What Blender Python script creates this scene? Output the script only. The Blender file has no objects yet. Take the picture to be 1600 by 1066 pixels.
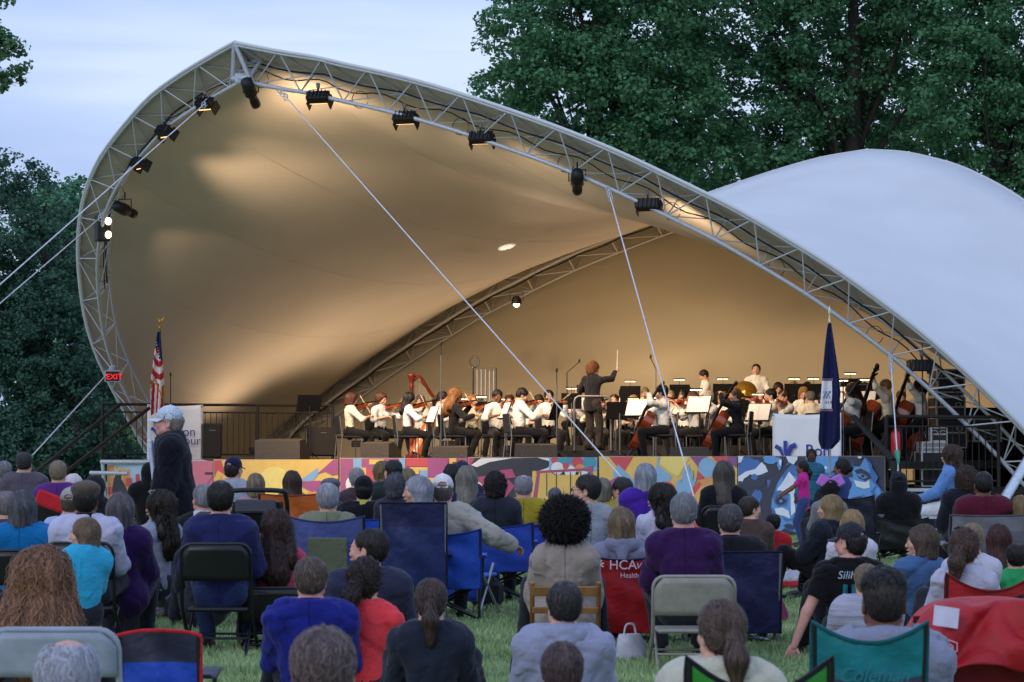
import bpy, math, random
import numpy as np
from mathutils import Vector, Matrix, Quaternion
SC = bpy.context.scene
COL = SC.collection
rnd = random.Random(7)
# ------------------------------------------------------------------ camera
CAM_H, FPX, HOR = 1.40, 4200.0, 704.0
PITCH = math.atan((HOR - 533.0) / FPX)
cd = bpy.data.cameras.new('camera'); cam = bpy.data.objects.new('camera', cd); COL.objects.link(cam)
cam.location = (0, 0, CAM_H); cam.rotation_euler = (math.pi / 2 + PITCH, 0, 0)
cd.sensor_width = 36.0; cd.lens = FPX / 1600 * 36.0; cd.clip_end = 2000; cd.clip_start = .5
cd.dof.use_dof = True; cd.dof.focus_distance = 44; cd.dof.aperture_fstop = 11
SC.camera = cam
# ------------------------------------------------------------------ sky
world = bpy.data.worlds.new('World'); SC.world = world; world.use_nodes = True
wn, wl = world.node_tree.nodes, world.node_tree.links
wn.clear()
out = wn.new('ShaderNodeOutputWorld'); bg = wn.new('ShaderNodeBackground'); wl.new(bg.outputs[0], out.inputs[0])
sky = wn.new('ShaderNodeTexSky'); sky.sky_type = 'NISHITA'; sky.sun_disc = False
SUN_EL, SUN_AZ = math.radians(24), math.radians(215)
sky.sun_elevation = SUN_EL; sky.sun_rotation = SUN_AZ; sky.air_density = 1.2; sky.dust_density = 1.5; sky.ozone_density = 3
tc = wn.new('ShaderNodeTexCoord'); mp = wn.new('ShaderNodeMapping'); mp.inputs['Scale'].default_value = (1.0, 1.0, 9.0); mp.inputs['Rotation'].default_value = (.0, .35, 0)
wl.new(tc.outputs['Generated'], mp.inputs[0])
nz = wn.new('ShaderNodeTexNoise'); nz.inputs['Scale'].default_value = 2.6; nz.inputs['Detail'].default_value = 7; nz.inputs['Roughness'].default_value = .45; nz.inputs['Distortion'].default_value = .25
wl.new(mp.outputs[0], nz.inputs['Vector'])
cr = wn.new('ShaderNodeValToRGB'); wl.new(nz.outputs['Fac'], cr.inputs[0])
cr.color_ramp.elements[0].position = .40; cr.color_ramp.elements[0].color = (3.8, 5.1, 8.9, 1)
cr.color_ramp.elements[1].position = .62; cr.color_ramp.elements[1].color = (6.6, 7.8, 10.2, 1)
sep = wn.new('ShaderNodeSeparateXYZ'); wl.new(tc.outputs['Generated'], sep.inputs[0])
mr = wn.new('ShaderNodeMapRange'); mr.inputs[1].default_value = 0.05; mr.inputs[2].default_value = .35; mr.inputs[3].default_value = .86; mr.inputs[4].default_value = 1.12
wl.new(sep.outputs[2], mr.inputs[0])
vm = wn.new('ShaderNodeVectorMath'); vm.operation = 'SCALE'; wl.new(cr.outputs[0], vm.inputs[0]); wl.new(mr.outputs[0], vm.inputs['Scale'])
mx = wn.new('ShaderNodeMixRGB'); mx.inputs[0].default_value = .86; wl.new(sky.outputs[0], mx.inputs[1]); wl.new(vm.outputs[0], mx.inputs[2])
wl.new(mx.outputs[0], bg.inputs[0]); bg.inputs[1].default_value = .105
sd = bpy.data.lights.new('sun', 'SUN'); sd.energy = .5; sd.angle = math.radians(25); sd.color = (1, .93, .86)
sun = bpy.data.objects.new('sun', sd); COL.objects.link(sun)
sun.rotation_euler = (math.pi / 2 - SUN_EL, 0, -SUN_AZ + math.pi)
SC.view_settings.view_transform = 'Standard'; SC.view_settings.look = 'None'; SC.view_settings.gamma = 1; SC.view_settings.exposure = .2
SC.view_settings.use_curve_mapping = False
SC.cycles.use_denoising = True
SC.cycles.max_bounces = 6; SC.cycles.diffuse_bounces = 3; SC.cycles.glossy_bounces = 2; SC.cycles.transparent_max_bounces = 4
# ------------------------------------------------------------------ projection helpers (photograph pixel + distance -> place)
CP, SP = math.cos(PITCH), math.sin(PITCH)
def ray(px, py):
    x = (px - 800) / FPX; y = (533 - py) / FPX
    return Vector((x, CP - y * SP, SP + y * CP))
def W(px, py, Y):
    r = ray(px, py); k = Y / r.y
    return Vector((r.x * k, Y, CAM_H + r.z * k))
def GX(px, Y, z=1.0):
    return (px - 800) / FPX * (Y * CP + (z - CAM_H) * SP)
def onplane(px, py, p0, n):
    r = ray(px, py); c = Vector((0, 0, CAM_H))
    return c + r * ((p0 - c).dot(n) / r.dot(n))
# ------------------------------------------------------------------ materials
MATS = {}
def srgb(c):
    if isinstance(c, str):
        c = c.lstrip('#'); c = [int(c[i:i + 2], 16) / 255 for i in (0, 2, 4)]
        return tuple(((x + .055) / 1.055) ** 2.4 if x > .04045 else x / 12.92 for x in c)
    return tuple(c)
def mat(key, col, rough=.8, metal=0., var=.18, scale=8., bump=0., bscale=60., sheen=0., spec=.4, emit=None, estr=1., coat=0., stretch=None, trans=0., wr=0., wscale=7.):
    if key in MATS: return MATS[key]
    m = bpy.data.materials.new(key); m.use_nodes = True; MATS[key] = m
    n, l = m.node_tree.nodes, m.node_tree.links
    b = n['Principled BSDF']; c = srgb(col)
    b.inputs['Roughness'].default_value = rough; b.inputs['Metallic'].default_value = metal
    b.inputs['Specular IOR Level'].default_value = spec
    if sheen: b.inputs['Sheen Weight'].default_value = sheen
    if coat: b.inputs['Coat Weight'].default_value = coat
    t = n.new('ShaderNodeTexCoord'); src = t.outputs['Object']
    if stretch:
        q = n.new('ShaderNodeMapping'); q.inputs['Scale'].default_value = stretch; l.new(src, q.inputs[0]); src = q.outputs[0]
    if var:
        z = n.new('ShaderNodeTexNoise'); z.inputs['Scale'].default_value = scale; z.inputs['Detail'].default_value = 5
        l.new(src, z.inputs['Vector'])
        r = n.new('ShaderNodeValToRGB'); l.new(z.outputs['Fac'], r.inputs[0])
        r.color_ramp.elements[0].position = .3; r.color_ramp.elements[1].position = .72
        r.color_ramp.elements[0].color = (*[x * (1 - var) for x in c], 1); r.color_ramp.elements[1].color = (*[min(1, x * (1 + var)) for x in c], 1)
        l.new(r.outputs[0], b.inputs['Base Color'])
    else: b.inputs['Base Color'].default_value = (*c, 1)
    if bump:
        z2 = n.new('ShaderNodeTexNoise'); z2.inputs['Scale'].default_value = bscale; z2.inputs['Detail'].default_value = 4
        l.new(src, z2.inputs['Vector']); bp = n.new('ShaderNodeBump'); bp.inputs['Strength'].default_value = bump; bp.inputs['Distance'].default_value = .02
        l.new(z2.outputs['Fac'], bp.inputs['Height']); l.new(bp.outputs[0], b.inputs['Normal'])
        if wr:
            z3 = n.new('ShaderNodeTexNoise'); z3.noise_type = 'RIDGED_MULTIFRACTAL'; z3.inputs['Scale'].default_value = wscale; z3.inputs['Detail'].default_value = 3; z3.inputs['Distortion'].default_value = 1.4; l.new(t.outputs['Object'], z3.inputs['Vector'])
            b3 = n.new('ShaderNodeBump'); b3.inputs['Strength'].default_value = wr; b3.inputs['Distance'].default_value = .03; l.new(z3.outputs['Fac'], b3.inputs['Height']); l.new(b3.outputs[0], bp.inputs['Normal'])
    if emit is not None:
        b.inputs['Emission Color'].default_value = (*srgb(emit), 1); b.inputs['Emission Strength'].default_value = estr
    if trans:
        tr = n.new('ShaderNodeBsdfTranslucent'); ms = n.new('ShaderNodeMixShader'); ms.inputs[0].default_value = trans
        if var: l.new(r.outputs[0], tr.inputs[0])
        else: tr.inputs[0].default_value = (*c, 1)
        l.new(b.outputs[0], ms.inputs[1]); l.new(tr.outputs[0], ms.inputs[2]); l.new(ms.outputs[0], n['Material Output'].inputs[0])
    return m
def seam_cloth(c):
    key = 'seamed_' + str(c)
    if key in MATS: return MATS[key]
    m = cloth(c).copy(); m.name = key; MATS[key] = m; n, l = m.node_tree.nodes, m.node_tree.links; b = n['Principled BSDF']
    t = n.new('ShaderNodeTexCoord'); z = n.new('ShaderNodeTexNoise'); z.inputs['Scale'].default_value = 9; l.new(t.outputs['Object'], z.inputs['Vector'])
    sp = n.new('ShaderNodeSeparateXYZ'); l.new(t.outputs['Object'], sp.inputs[0]); fac = None
    def stripe(sock, pos, w):
        a = n.new('ShaderNodeMath'); a.operation = 'MULTIPLY_ADD'; a.inputs[1].default_value = .03; l.new(z.outputs['Fac'], a.inputs[0]); l.new(sock, a.inputs[2])
        q = n.new('ShaderNodeMath'); q.operation = 'COMPARE'; q.inputs[1].default_value = pos + .015; q.inputs[2].default_value = w; l.new(a.outputs[0], q.inputs[0]); return q
    s1 = stripe(sp.outputs[0], 0., .0028)
    x = n.new('ShaderNodeMixRGB'); x.blend_type = 'MULTIPLY'; l.new(s1.outputs[0], x.inputs[0]); src = b.inputs['Base Color'].links[0].from_socket; l.new(src, x.inputs[1]); x.inputs[2].default_value = (.35, .35, .35, 1); l.new(x.outputs[0], b.inputs['Base Color'])
    return m
def cloth(c, **k):
    key = 'cloth_' + str(c) + str(k.get('var', '')); c = tuple(min(.72, v * 1.22 + .002) for v in srgb(c))
    return mat(key, c, rough=.92, var=k.get('var', .07), scale=k.get('scale', 12), bump=.35, bscale=k.get('bscale', 60), sheen=.1, spec=.15, wr=.6, wscale=7)
def nylon(c): return mat('nylon_' + str(c), c, rough=.58, var=.16, scale=5, bump=.5, bscale=16, spec=.4, wr=.5, wscale=4)
def metalm(c, r=.4): return mat('metal_' + str(c), c, rough=r, metal=.75, var=.15, scale=20)
def paint(c, r=.5): return mat('paint_' + str(c), c, rough=r, var=.12, scale=14, spec=.45)
def hairm(c): return mat('hair_' + str(c), c, rough=.38, var=.3, scale=40, stretch=(1, 1, .12), bump=.5, bscale=160, spec=.45)
SKINS = {'fair': '#c89a84', 'tan': '#b58468', 'pink': '#cc9488', 'brown': '#6e4734', 'dark': '#472c20', 'olive': '#a97c5e'}
def skin(k): return mat('skin_' + k, SKINS[k], rough=.55, var=.1, scale=18, spec=.35, bump=.1, bscale=90)
# ------------------------------------------------------------------ object helpers
def link(name, me, parent=None, loc=None, rot=None, m=None):
    o = bpy.data.objects.new(name, me); COL.objects.link(o)
    if parent is not None: o.parent = parent
    if loc is not None: o.location = loc
    if rot is not None: o.rotation_euler = rot if not isinstance(rot, (int, float)) else (0, 0, rot)
    if m is not None and me is not None and len(me.materials) == 0: me.materials.append(m)
    return o
def tag(o, label=None, cat=None, group=None, kind=None):
    if label: o['label'] = label
    if cat: o['category'] = cat
    if group: o['group'] = group
    if kind: o['kind'] = kind
    return o
def empty(name, loc=(0, 0, 0), rot=0, parent=None):
    o = bpy.data.objects.new(name, None); COL.objects.link(o); o.location = loc
    o.rotation_euler = (0, 0, rot) if isinstance(rot, (int, float)) else rot
    o.empty_display_size = .1
    if parent is not None: o.parent = parent
    return o
class MB:
    """collects simple solids, then becomes one mesh object"""
    def __init__(s): s.v = []; s.f = []; s.mi = []; s.cur = 0; s.sm = []
    def add(s, vs, fs, smooth=False):
        b = len(s.v); s.v += [tuple(v) for v in vs]; s.f += [tuple(i + b for i in f) for f in fs]
        s.mi += [s.cur] * len(fs); s.sm += [smooth] * len(fs); return s
    def box(s, c, d, rot=None, bev=0.):
        hx, hy, hz = d[0] / 2, d[1] / 2, d[2] / 2; c = Vector(c)
        if bev <= 0:
            vs = [Vector((x, y, z)) for x in (-hx, hx) for y in (-hy, hy) for z in (-hz, hz)]
            fs = [(0, 1, 3, 2), (4, 6, 7, 5), (0, 4, 5, 1), (2, 3, 7, 6), (0, 2, 6, 4), (1, 5, 7, 3)]
        else:
            b = min(bev, hx * .9, hy * .9, hz * .9)
            ring = [(hx, hy - b), (hx - b, hy), (-hx + b, hy), (-hx, hy - b), (-hx, -hy + b), (-hx + b, -hy), (hx - b, -hy), (hx, -hy + b)]
            ins = [(x - math.copysign(b, x) if abs(x) > hx - b * .5 else x, y - math.copysign(b, y) if abs(y) > hy - b * .5 else y) for x, y in ring]
            vs = [Vector((x, y, -hz)) for x, y in ins] + [Vector((x, y, -hz + b)) for x, y in ring] + [Vector((x, y, hz - b)) for x, y in ring] + [Vector((x, y, hz)) for x, y in ins]
            fs = [tuple(range(7, -1, -1)), tuple(range(24, 32))]
            for k in range(3):
                for i in range(8):
                    j = (i + 1) % 8; fs.append((k * 8 + i, k * 8 + j, k * 8 + 8 + j, k * 8 + 8 + i))
        if rot is not None: R = rot.to_3x3() if isinstance(rot, Matrix) else Matrix.Rotation(rot, 3, 'Z'); vs = [R @ v for v in vs]
        return s.add([c + v for v in vs], fs)
    def tube(s, pts, r, n=8, caps=True, closed=False):
        pts = [Vector(p) for p in pts]; m = len(pts); rr = r if isinstance(r, (list, tuple)) else [r] * m
        vs = []; up = None
        for i, p in enumerate(pts):
            a = pts[(i - 1) % m] if closed or i > 0 else p; b = pts[(i + 1) % m] if closed or i < m - 1 else p
            t = (b - a).normalized() if (b - a).length > 1e-9 else Vector((0, 0, 1))
            if up is None: up = t.orthogonal().normalized()
            up = (up - t * up.dot(t)); up = up.normalized() if up.length > 1e-6 else t.orthogonal().normalized()
            w = t.cross(up)
            for k in range(n):
                th = 2 * math.pi * k / n; vs.append(p + (up * math.cos(th) + w * math.sin(th)) * rr[i])
        fs = []
        for i in range(m if closed else m - 1):
            for k in range(n):
                j = (i + 1) % m; fs.append((i * n + k, i * n + (k + 1) % n, j * n + (k + 1) % n, j * n + k))
        s.add(vs, fs, True)
        if caps and not closed: s.add(vs[:n], [tuple(range(n - 1, -1, -1))]); s.add(vs[-n:], [tuple(range(n))])
        return s
    def prism(s, poly, h, M=None, z0=0.):
        n = len(poly); vs = [Vector((x, y, z0)) for x, y in poly] + [Vector((x, y, z0 + h)) for x, y in poly]
        if M is not None: vs = [M @ v for v in vs]
        return s.add(vs, [tuple(range(n - 1, -1, -1)), tuple(range(n, 2 * n))] + [(i, (i + 1) % n, n + (i + 1) % n, n + i) for i in range(n)])
    def ell(s, c, r, nu=12, nv=8):
        c = Vector(c); vs = []; fs = []
        r = r if isinstance(r, (tuple, list)) else (r, r, r)
        for j in range(nv + 1):
            ph = math.pi * j / nv
            for i in range(nu):
                th = 2 * math.pi * i / nu; vs.append(c + Vector((r[0] * math.sin(ph) * math.cos(th), r[1] * math.sin(ph) * math.sin(th), -r[2] * math.cos(ph))))
        for j in range(nv):
            for i in range(nu): fs.append((j * nu + i, j * nu + (i + 1) % nu, (j + 1) * nu + (i + 1) % nu, (j + 1) * nu + i))
        return s.add(vs, fs, True)
    def grid(s, P, smooth=True, wrap=False):
        a, b = len(P), len(P[0]); vs = [p for row in P for p in row]
        return s.add(vs, [(i * b + j, i * b + (j + 1) % b, (i + 1) * b + (j + 1) % b, (i + 1) * b + j) for i in range(a - 1) for j in range(b if wrap else b - 1)], smooth)
    def lathe(s, prof, M=None, n=16):
        P = [[Vector((r * math.cos(2 * math.pi * k / n), r * math.sin(2 * math.pi * k / n), z)) for k in range(n)] for r, z in prof]
        if M is not None: P = [[M @ p for p in row] for row in P]
        return s.grid(P, True, True)
    def mesh(s, name, *mats):
        me = bpy.data.meshes.new(name); me.from_pydata(s.v, [], s.f)
        for m in mats: me.materials.append(m)
        me.polygons.foreach_set('material_index', s.mi); me.polygons.foreach_set('use_smooth', s.sm); me.update()
        return me
    def build(s, name, m=None, parent=None, **k):
        ms = m if isinstance(m, (list, tuple)) else ([m] if m else [])
        return link(name, s.mesh(name, *ms), parent, **k)
def npmesh(name, V, F, *mats, smooth=True):
    me = bpy.data.meshes.new(name); V = np.asarray(V, np.float32); F = np.asarray(F, np.int32)
    k = F.shape[1]; me.vertices.add(len(V)); me.vertices.foreach_set('co', V.ravel())
    me.loops.add(F.size); me.loops.foreach_set('vertex_index', F.ravel())
    me.polygons.add(len(F)); me.polygons.foreach_set('loop_start', np.arange(0, F.size, k, dtype=np.int32)); me.polygons.foreach_set('loop_total', np.full(len(F), k, np.int32))
    me.polygons.foreach_set('use_smooth', np.full(len(F), smooth)); me.update(calc_edges=True)
    for m in mats: me.materials.append(m)
    return me
def cat_rom(pts, n=8):
    P = [Vector(p) for p in pts]; P = [P[0] * 2 - P[1]] + P + [P[-1] * 2 - P[-2]]; o = []
    for i in range(1, len(P) - 2):
        for k in range(n):
            t = k / n; a, b, c, d = P[i - 1:i + 3]
            o.append(.5 * ((2 * b) + (c - a) * t + (2 * a - 5 * b + 4 * c - d) * t * t + (3 * b - a - 3 * c + d) * t ** 3))
    o.append(P[-2]); return o
def resample(pts, n):
    L = [0]; 
    for a, b in zip(pts, pts[1:]): L.append(L[-1] + (b - a).length)
    o = []; j = 0
    for k in range(n):
        t = L[-1] * k / (n - 1)
        while j < len(L) - 2 and L[j + 1] < t: j += 1
        u = (t - L[j]) / max(1e-9, L[j + 1] - L[j]); o.append(pts[j].lerp(pts[j + 1], min(1, u)))
    return o
def copy_tree(o, parent=None):
    c = o.copy(); COL.objects.link(c)
    if parent is not None: c.parent = parent
    for ch in list(o.children): copy_tree(ch, c)
    return c
UNIT_CYL = None
def rod(name, a, b, r, m, parent, n=6):
    """a straight round bar as its own object, sharing one unit mesh per material"""
    key = 'rod_' + m.name + str(n)
    if key not in MATS:
        MATS[key] = MB().tube([(0, 0, 0), (0, 0, 1)], 1, n).mesh('bar', m)
    a, b = Vector(a), Vector(b); d = b - a
    o = link(name, MATS[key], parent); q = d.to_track_quat('Z', 'Y')
    o.matrix_basis = Matrix.LocRotScale(a, q, Vector((r, r, d.length))); return o
def slab(name, c, d, m, parent, rot=0., bev=.0):
    key = 'slab_' + m.name + '%.3f_%.3f_%.3f' % tuple(d)
    if key not in MATS: MATS[key] = MB().box((0, 0, 0), d, None, bev).mesh(name, m)
    o = link(name, MATS[key], parent, loc=c); o.rotation_euler = (0, 0, rot) if isinstance(rot, (int, float)) else rot; return o
# ------------------------------------------------------------------ SDF people: surface nets over smooth-blended tapered limbs
def surfnet(vals, lo, h):
    ins = vals < 0; nx, ny, nz = vals.shape
    cnt = np.zeros((nx - 1, ny - 1, nz - 1), np.int8)
    for dx in (0, 1):
        for dy in (0, 1):
            for dz in (0, 1): cnt += ins[dx:nx - 1 + dx, dy:ny - 1 + dy, dz:nz - 1 + dz]
    act = (cnt > 0) & (cnt < 8); idx = np.full(act.shape, -1, np.int64); ci = np.argwhere(act); idx[act] = np.arange(len(ci))
    pos = np.zeros((len(ci), 3)); num = np.zeros(len(ci))
    cs = [(a, b, c) for a in (0, 1) for b in (0, 1) for c in (0, 1)]
    V = {c: vals[ci[:, 0] + c[0], ci[:, 1] + c[1], ci[:, 2] + c[2]] for c in cs}
    for c in cs:
        for ax in range(3):
            if c[ax]: continue
            e = list(c); e[ax] = 1; e = tuple(e); a, b = V[c], V[e]; m = (a < 0) != (b < 0)
            t = np.where(m, a / np.where(a == b, 1, a - b), 0)
            p = np.tile(np.array(c, float), (len(ci), 1)); p[:, ax] = t
            pos += p * m[:, None]; num += m
    pos = (ci + pos / num[:, None]) * h + lo
    F = []
    for ax in range(3):
        o1, o2 = (ax + 1) % 3, (ax + 2) % 3
        sl = [slice(None)] * 3; sl[ax] = slice(0, -1); a = ins[tuple(sl)]; sl[ax] = slice(1, None); b = ins[tuple(sl)]
        ch = a != b; sl = [slice(None)] * 3; sl[o1] = slice(1, -1); sl[o2] = slice(1, -1); g = np.argwhere(ch[tuple(sl)]); 
        if not len(g): continue
        g[:, o1] += 1; g[:, o2] += 1; s = a[g[:, 0], g[:, 1], g[:, 2]]
        def cell(d1, d2):
            q = g.copy(); q[:, o1] -= d1; q[:, o2] -= d2; return idx[q[:, 0], q[:, 1], q[:, 2]]
        q = np.stack([cell(1, 1), cell(0, 1), cell(0, 0), cell(1, 0)], 1)
        q[~s] = q[~s][:, ::-1]; F.append(q)
    return pos, np.concatenate(F)
def V3(*a): return np.array(a, float)
def unit(v): return v / (np.linalg.norm(v) + 1e-9)
class Sdf:
    def __init__(s): s.pr = []; s.cuts = []; s.fold = 0; s.freq = 22; s.seed = 0; s.fst = (1, 1, 1)
    def cone(s, a, b, ra, rb, k=.03, flat=None, sub=False):
        """tapered capsule; flat=(axis vector, factor>1) thins it along that axis"""
        s.pr.append(('c', V3(*a), V3(*b), ra, rb, k, flat, sub)); return s
    def ell(s, c, r, k=.03, R=None, sub=False):
        s.pr.append(('e', V3(*c), V3(*r), R, None, k, None, sub)); return s
    def cut(s, p, n, loc=None, rad=None): s.cuts.append((V3(*p), unit(V3(*n)), loc, rad)); return s   # removes the side n points to
    def bounds(s):
        lo = np.full(3, 9e9); hi = -lo
        for t, a, b, ra, rb, k, fl, sub in s.pr:
            if sub: continue
            if t == 'c': l = np.minimum(a - ra, b - rb); h = np.maximum(a + ra, b + rb)
            else: m = max(b); l = a - m; h = a + m
            lo = np.minimum(lo, l); hi = np.maximum(hi, h)
        return lo, hi
    def mesh(s, h):
        lo, hi = s.bounds(); lo = lo - 3 * h - s.fold; hi = hi + 3 * h + s.fold; n = np.ceil((hi - lo) / h).astype(int) + 1
        vals = np.full(n, 1., np.float32); ax = [lo[i] + np.arange(n[i]) * h for i in range(3)]
        for t, a, b, ra, rb, k, fl, sub in s.pr:
            if t == 'c': l = np.minimum(a - ra, b - rb); g = np.maximum(a + ra, b + rb)
            else: m = max(b); l = a - m; g = a + m
            mg = max(3 * k, .04) + 3 * h
            i0 = np.clip(np.floor((l - mg - lo) / h).astype(int), 0, n); i1 = np.clip(np.ceil((g + mg - lo) / h).astype(int) + 1, 0, n)
            if np.any(i1 <= i0): continue
            X = np.stack(np.meshgrid(*[ax[i][i0[i]:i1[i]].astype(np.float32) for i in range(3)], indexing='ij'), -1)
            if t == 'c':
                p = X - a.astype(np.float32); bb = b - a
                if fl is not None:
                    u = unit(V3(*fl[0])); f = fl[1] - 1
                    p = p + (p @ u.astype(np.float32))[..., None] * u.astype(np.float32) * f; bb = bb + (bb @ u) * u * f
                L2 = bb @ bb + 1e-9; tt = np.clip((p @ bb.astype(np.float32)) / L2, 0, 1)
                d = np.linalg.norm(p - tt[..., None] * bb.astype(np.float32), axis=-1) - (ra + (rb - ra) * tt)
                if fl is not None and fl[1] > 1: d = d / (1 + (fl[1] - 1) * .5)
            else:
                p = X - a.astype(np.float32)
                if ra is not None: p = p @ ra.astype(np.float32)
                q = p / b.astype(np.float32); L = np.linalg.norm(q, axis=-1); L2 = np.linalg.norm(q / b.astype(np.float32), axis=-1)
                d = L * (L - 1) / np.maximum(L2, 1e-6)
            cur = vals[i0[0]:i1[0], i0[1]:i1[1], i0[2]:i1[2]]
            if sub:
                d = -d; hh = np.clip(.5 - .5 * (cur - d) / k, 0, 1); r = cur * (1 - hh) + d * hh + k * hh * (1 - hh)
            else:
                hh = np.clip(.5 + .5 * (cur - d) / k, 0, 1); r = cur * (1 - hh) + d * hh - k * hh * (1 - hh)
            vals[i0[0]:i1[0], i0[1]:i1[1], i0[2]:i1[2]] = r
        X = None
        if s.fold or s.cuts: X = np.stack(np.meshgrid(*[a.astype(np.float32) for a in ax], indexing='ij'), -1)
        if s.fold:
            R = np.random.RandomState(s.seed); w = 0; X0 = X; X = X * np.array(s.fst, np.float32)
            for i in range(5):
                dr = unit(R.normal(size=3) * V3(1, .8, .55)).astype(np.float32); fq = s.freq * (.6 + .35 * i); ph = R.rand() * 6.28
                d2 = unit(R.normal(size=3)).astype(np.float32)
                w = w + (1 - np.abs(np.sin((X @ dr) * fq * .5 + ph + 1.3 * np.sin((X @ d2) * fq * .45 + ph * 2)))) ** 3 * (np.sin((X @ d2) * 6 + ph) * .8 + .7) / (1 + .35 * i)
            X = X0; vals = vals + s.fold * (w - .45)
        for p, nn, loc, rad in s.cuts:
            d = ((X - p.astype(np.float32)) @ nn.astype(np.float32))
            if loc is not None:
                m = np.linalg.norm(X - V3(*loc).astype(np.float32), axis=-1) < rad; vals = np.where(m, np.maximum(vals, d), vals)
            else: vals = np.maximum(vals, d)
        vals[0] = vals[-1] = 1; vals[:, 0] = vals[:, -1] = 1; vals[:, :, 0] = vals[:, :, -1] = 1
        P, F = surfnet(vals, lo, h); s.grid = (vals, lo, h)
        return P, F
    def sample(s, P):
        v, lo, h = s.grid; q = (P - lo) / h; n = np.array(v.shape) - 2; i = np.clip(np.floor(q).astype(int), 0, n); f = np.clip(q - i, 0, 1)
        r = 0
        for a in (0, 1):
            for b in (0, 1):
                for c in (0, 1):
                    w = (f[:, 0] if a else 1 - f[:, 0]) * (f[:, 1] if b else 1 - f[:, 1]) * (f[:, 2] if c else 1 - f[:, 2])
                    r = r + w * v[i[:, 0] + a, i[:, 1] + b, i[:, 2] + c]
        return r
    def grad(s, P):
        e = s.grid[2] * .7; g = np.stack([s.sample(P + d) - s.sample(P - d) for d in np.eye(3) * e], -1)
        return g / (np.linalg.norm(g, axis=1, keepdims=True) + 1e-9)
# head frame: origin at the top of the neck joint (between the ears, low), face towards +y, crown at z=.175
def head_mesh(kind):
    s = Sdf(); w = {'m': 1., 'f': .94, 'c': .93}[kind]
    s.ell((0, -.012, .088), (.077 * w, .096, .088), .03)
    s.ell((0, .038, .045), (.06 * w, .058, .078), .03)
    s.cone((0, .062, -.022), (0, .045, .0), .028 * w, .04, .025)             # chin
    s.cone((.045 * w, .02, -.005), (-.045 * w, .02, -.005), .03, .03, .03)
    s.cone((0, -.02, -.07), (0, -.02, .02), .055 * w, .058, .03)             # neck
    s.cone((0, .093, .062), (0, .108, .032), .009, .0115, .012)             # nose
    s.ell((0, .106, .027), (.0155, .011, .009), .008)
    s.cone((-.028, .084, .079), (.028, .084, .079), .010, .010, .016)       # brow
    for x in (-1, 1):
        s.ell((x * .032, .106, .061), (.017, .016, .011), .010, sub=True)     # eye sockets
        s.ell((x * .031, .086, .060), (.015, .012, .012), .006)
        s.ell((x * .046, .070, .032), (.017, .017, .017), .025)
        s.ell((x * .079 * w, -.008, .042), (.009, .019, .031), .008)      # ears
        s.ell((x * .086 * w, -.002, .045), (.006, .010, .018), .006, sub=True)
    s.cone((-.018, .098, .0), (.018, .098, .0), .0085, .0085, .008)           # lips
    s.cone((-.020, .109, -.0005), (.020, .109, -.0005), .003, .003, .004, sub=True)
    return s.mesh(.0058)
HEADS = {}
def head(kind):
    if kind not in HEADS: HEADS[kind] = head_mesh(kind)
    return HEADS[kind]
def strands(sdf, roots, flow, n, step, off, seed, wob=0., wfreq=40., rad=.0022, gravity_end=False, curl=0.):
    """fine locks of hair that run over a hair volume: returns thin 3-sided tubes"""
    R = np.random.RandomState(seed); P = roots.copy(); o = off * (.3 + 1.2 * R.rand(len(P), 1)) * np.where(R.rand(len(P), 1) < .05, 1.8, 1.); ph = R.rand(len(P)) * 6.28
    paths = [P + sdf.grad(P) * o]
    L = (.6 + .5 * R.rand(len(P)))[:, None]
    for k in range(n):
        g = sdf.grad(P); f = flow(P, k / n) + R.normal(size=P.shape) * .10
        if wob: side = np.cross(g, f); f = f + side * (wob * np.sin(k * step * wfreq + ph))[:, None]
        f = f - g * np.sum(f * g, 1, keepdims=True); f = f / (np.linalg.norm(f, axis=1, keepdims=True) + 1e-9)
        P = P + f * step * L; d = sdf.sample(P); P = P - sdf.grad(P) * d[:, None] * .9
        paths.append(P + sdf.grad(P) * o * (1 + (curl * np.sin(k * 1.7 + ph))[:, None]))
    A = np.stack(paths, 1); m, q = A.shape[:2]; T = np.gradient(A, axis=1); T /= np.linalg.norm(T, axis=2, keepdims=True) + 1e-9
    nrm = sdf.grad(A.reshape(-1, 3)).reshape(A.shape); B = np.cross(T, nrm); B /= np.linalg.norm(B, axis=2, keepdims=True) + 1e-9
    r = rad * np.concatenate([np.linspace(.7, 1, q // 2), np.linspace(1, .15, q - q // 2)])[None, :, None] * (.6 + .8 * R.rand(m, 1, 1))
    ring = np.stack([A + B * r, A + nrm * r * .8, A - B * r], 2)
    V = ring.reshape(-1, 3); b = (np.arange(m)[:, None] * q + np.arange(q - 1)[None]).ravel() * 3
    F = np.concatenate([np.stack([b, b + 1, b + 4, b + 3], 1), np.stack([b + 1, b + 2, b + 5, b + 4], 1)])
    sid = np.tile(np.repeat(np.arange(m), q - 1), 2)
    return V, F, (np.where(R.rand(m) < .42, 1, 2) * (R.rand(m) > .25))[sid]
HAIRS = {}
def sethair(o, c):
    c = srgb(c)
    for q, f in enumerate((.72, 1.0, 1.5) if max(c) < .2 else (.86, 1.0, 1.15)):
        o.material_slots[q].link = 'OBJECT'; o.material_slots[q].material = hairm(tuple(round(min(1, v * f), 4) for v in c))
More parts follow.
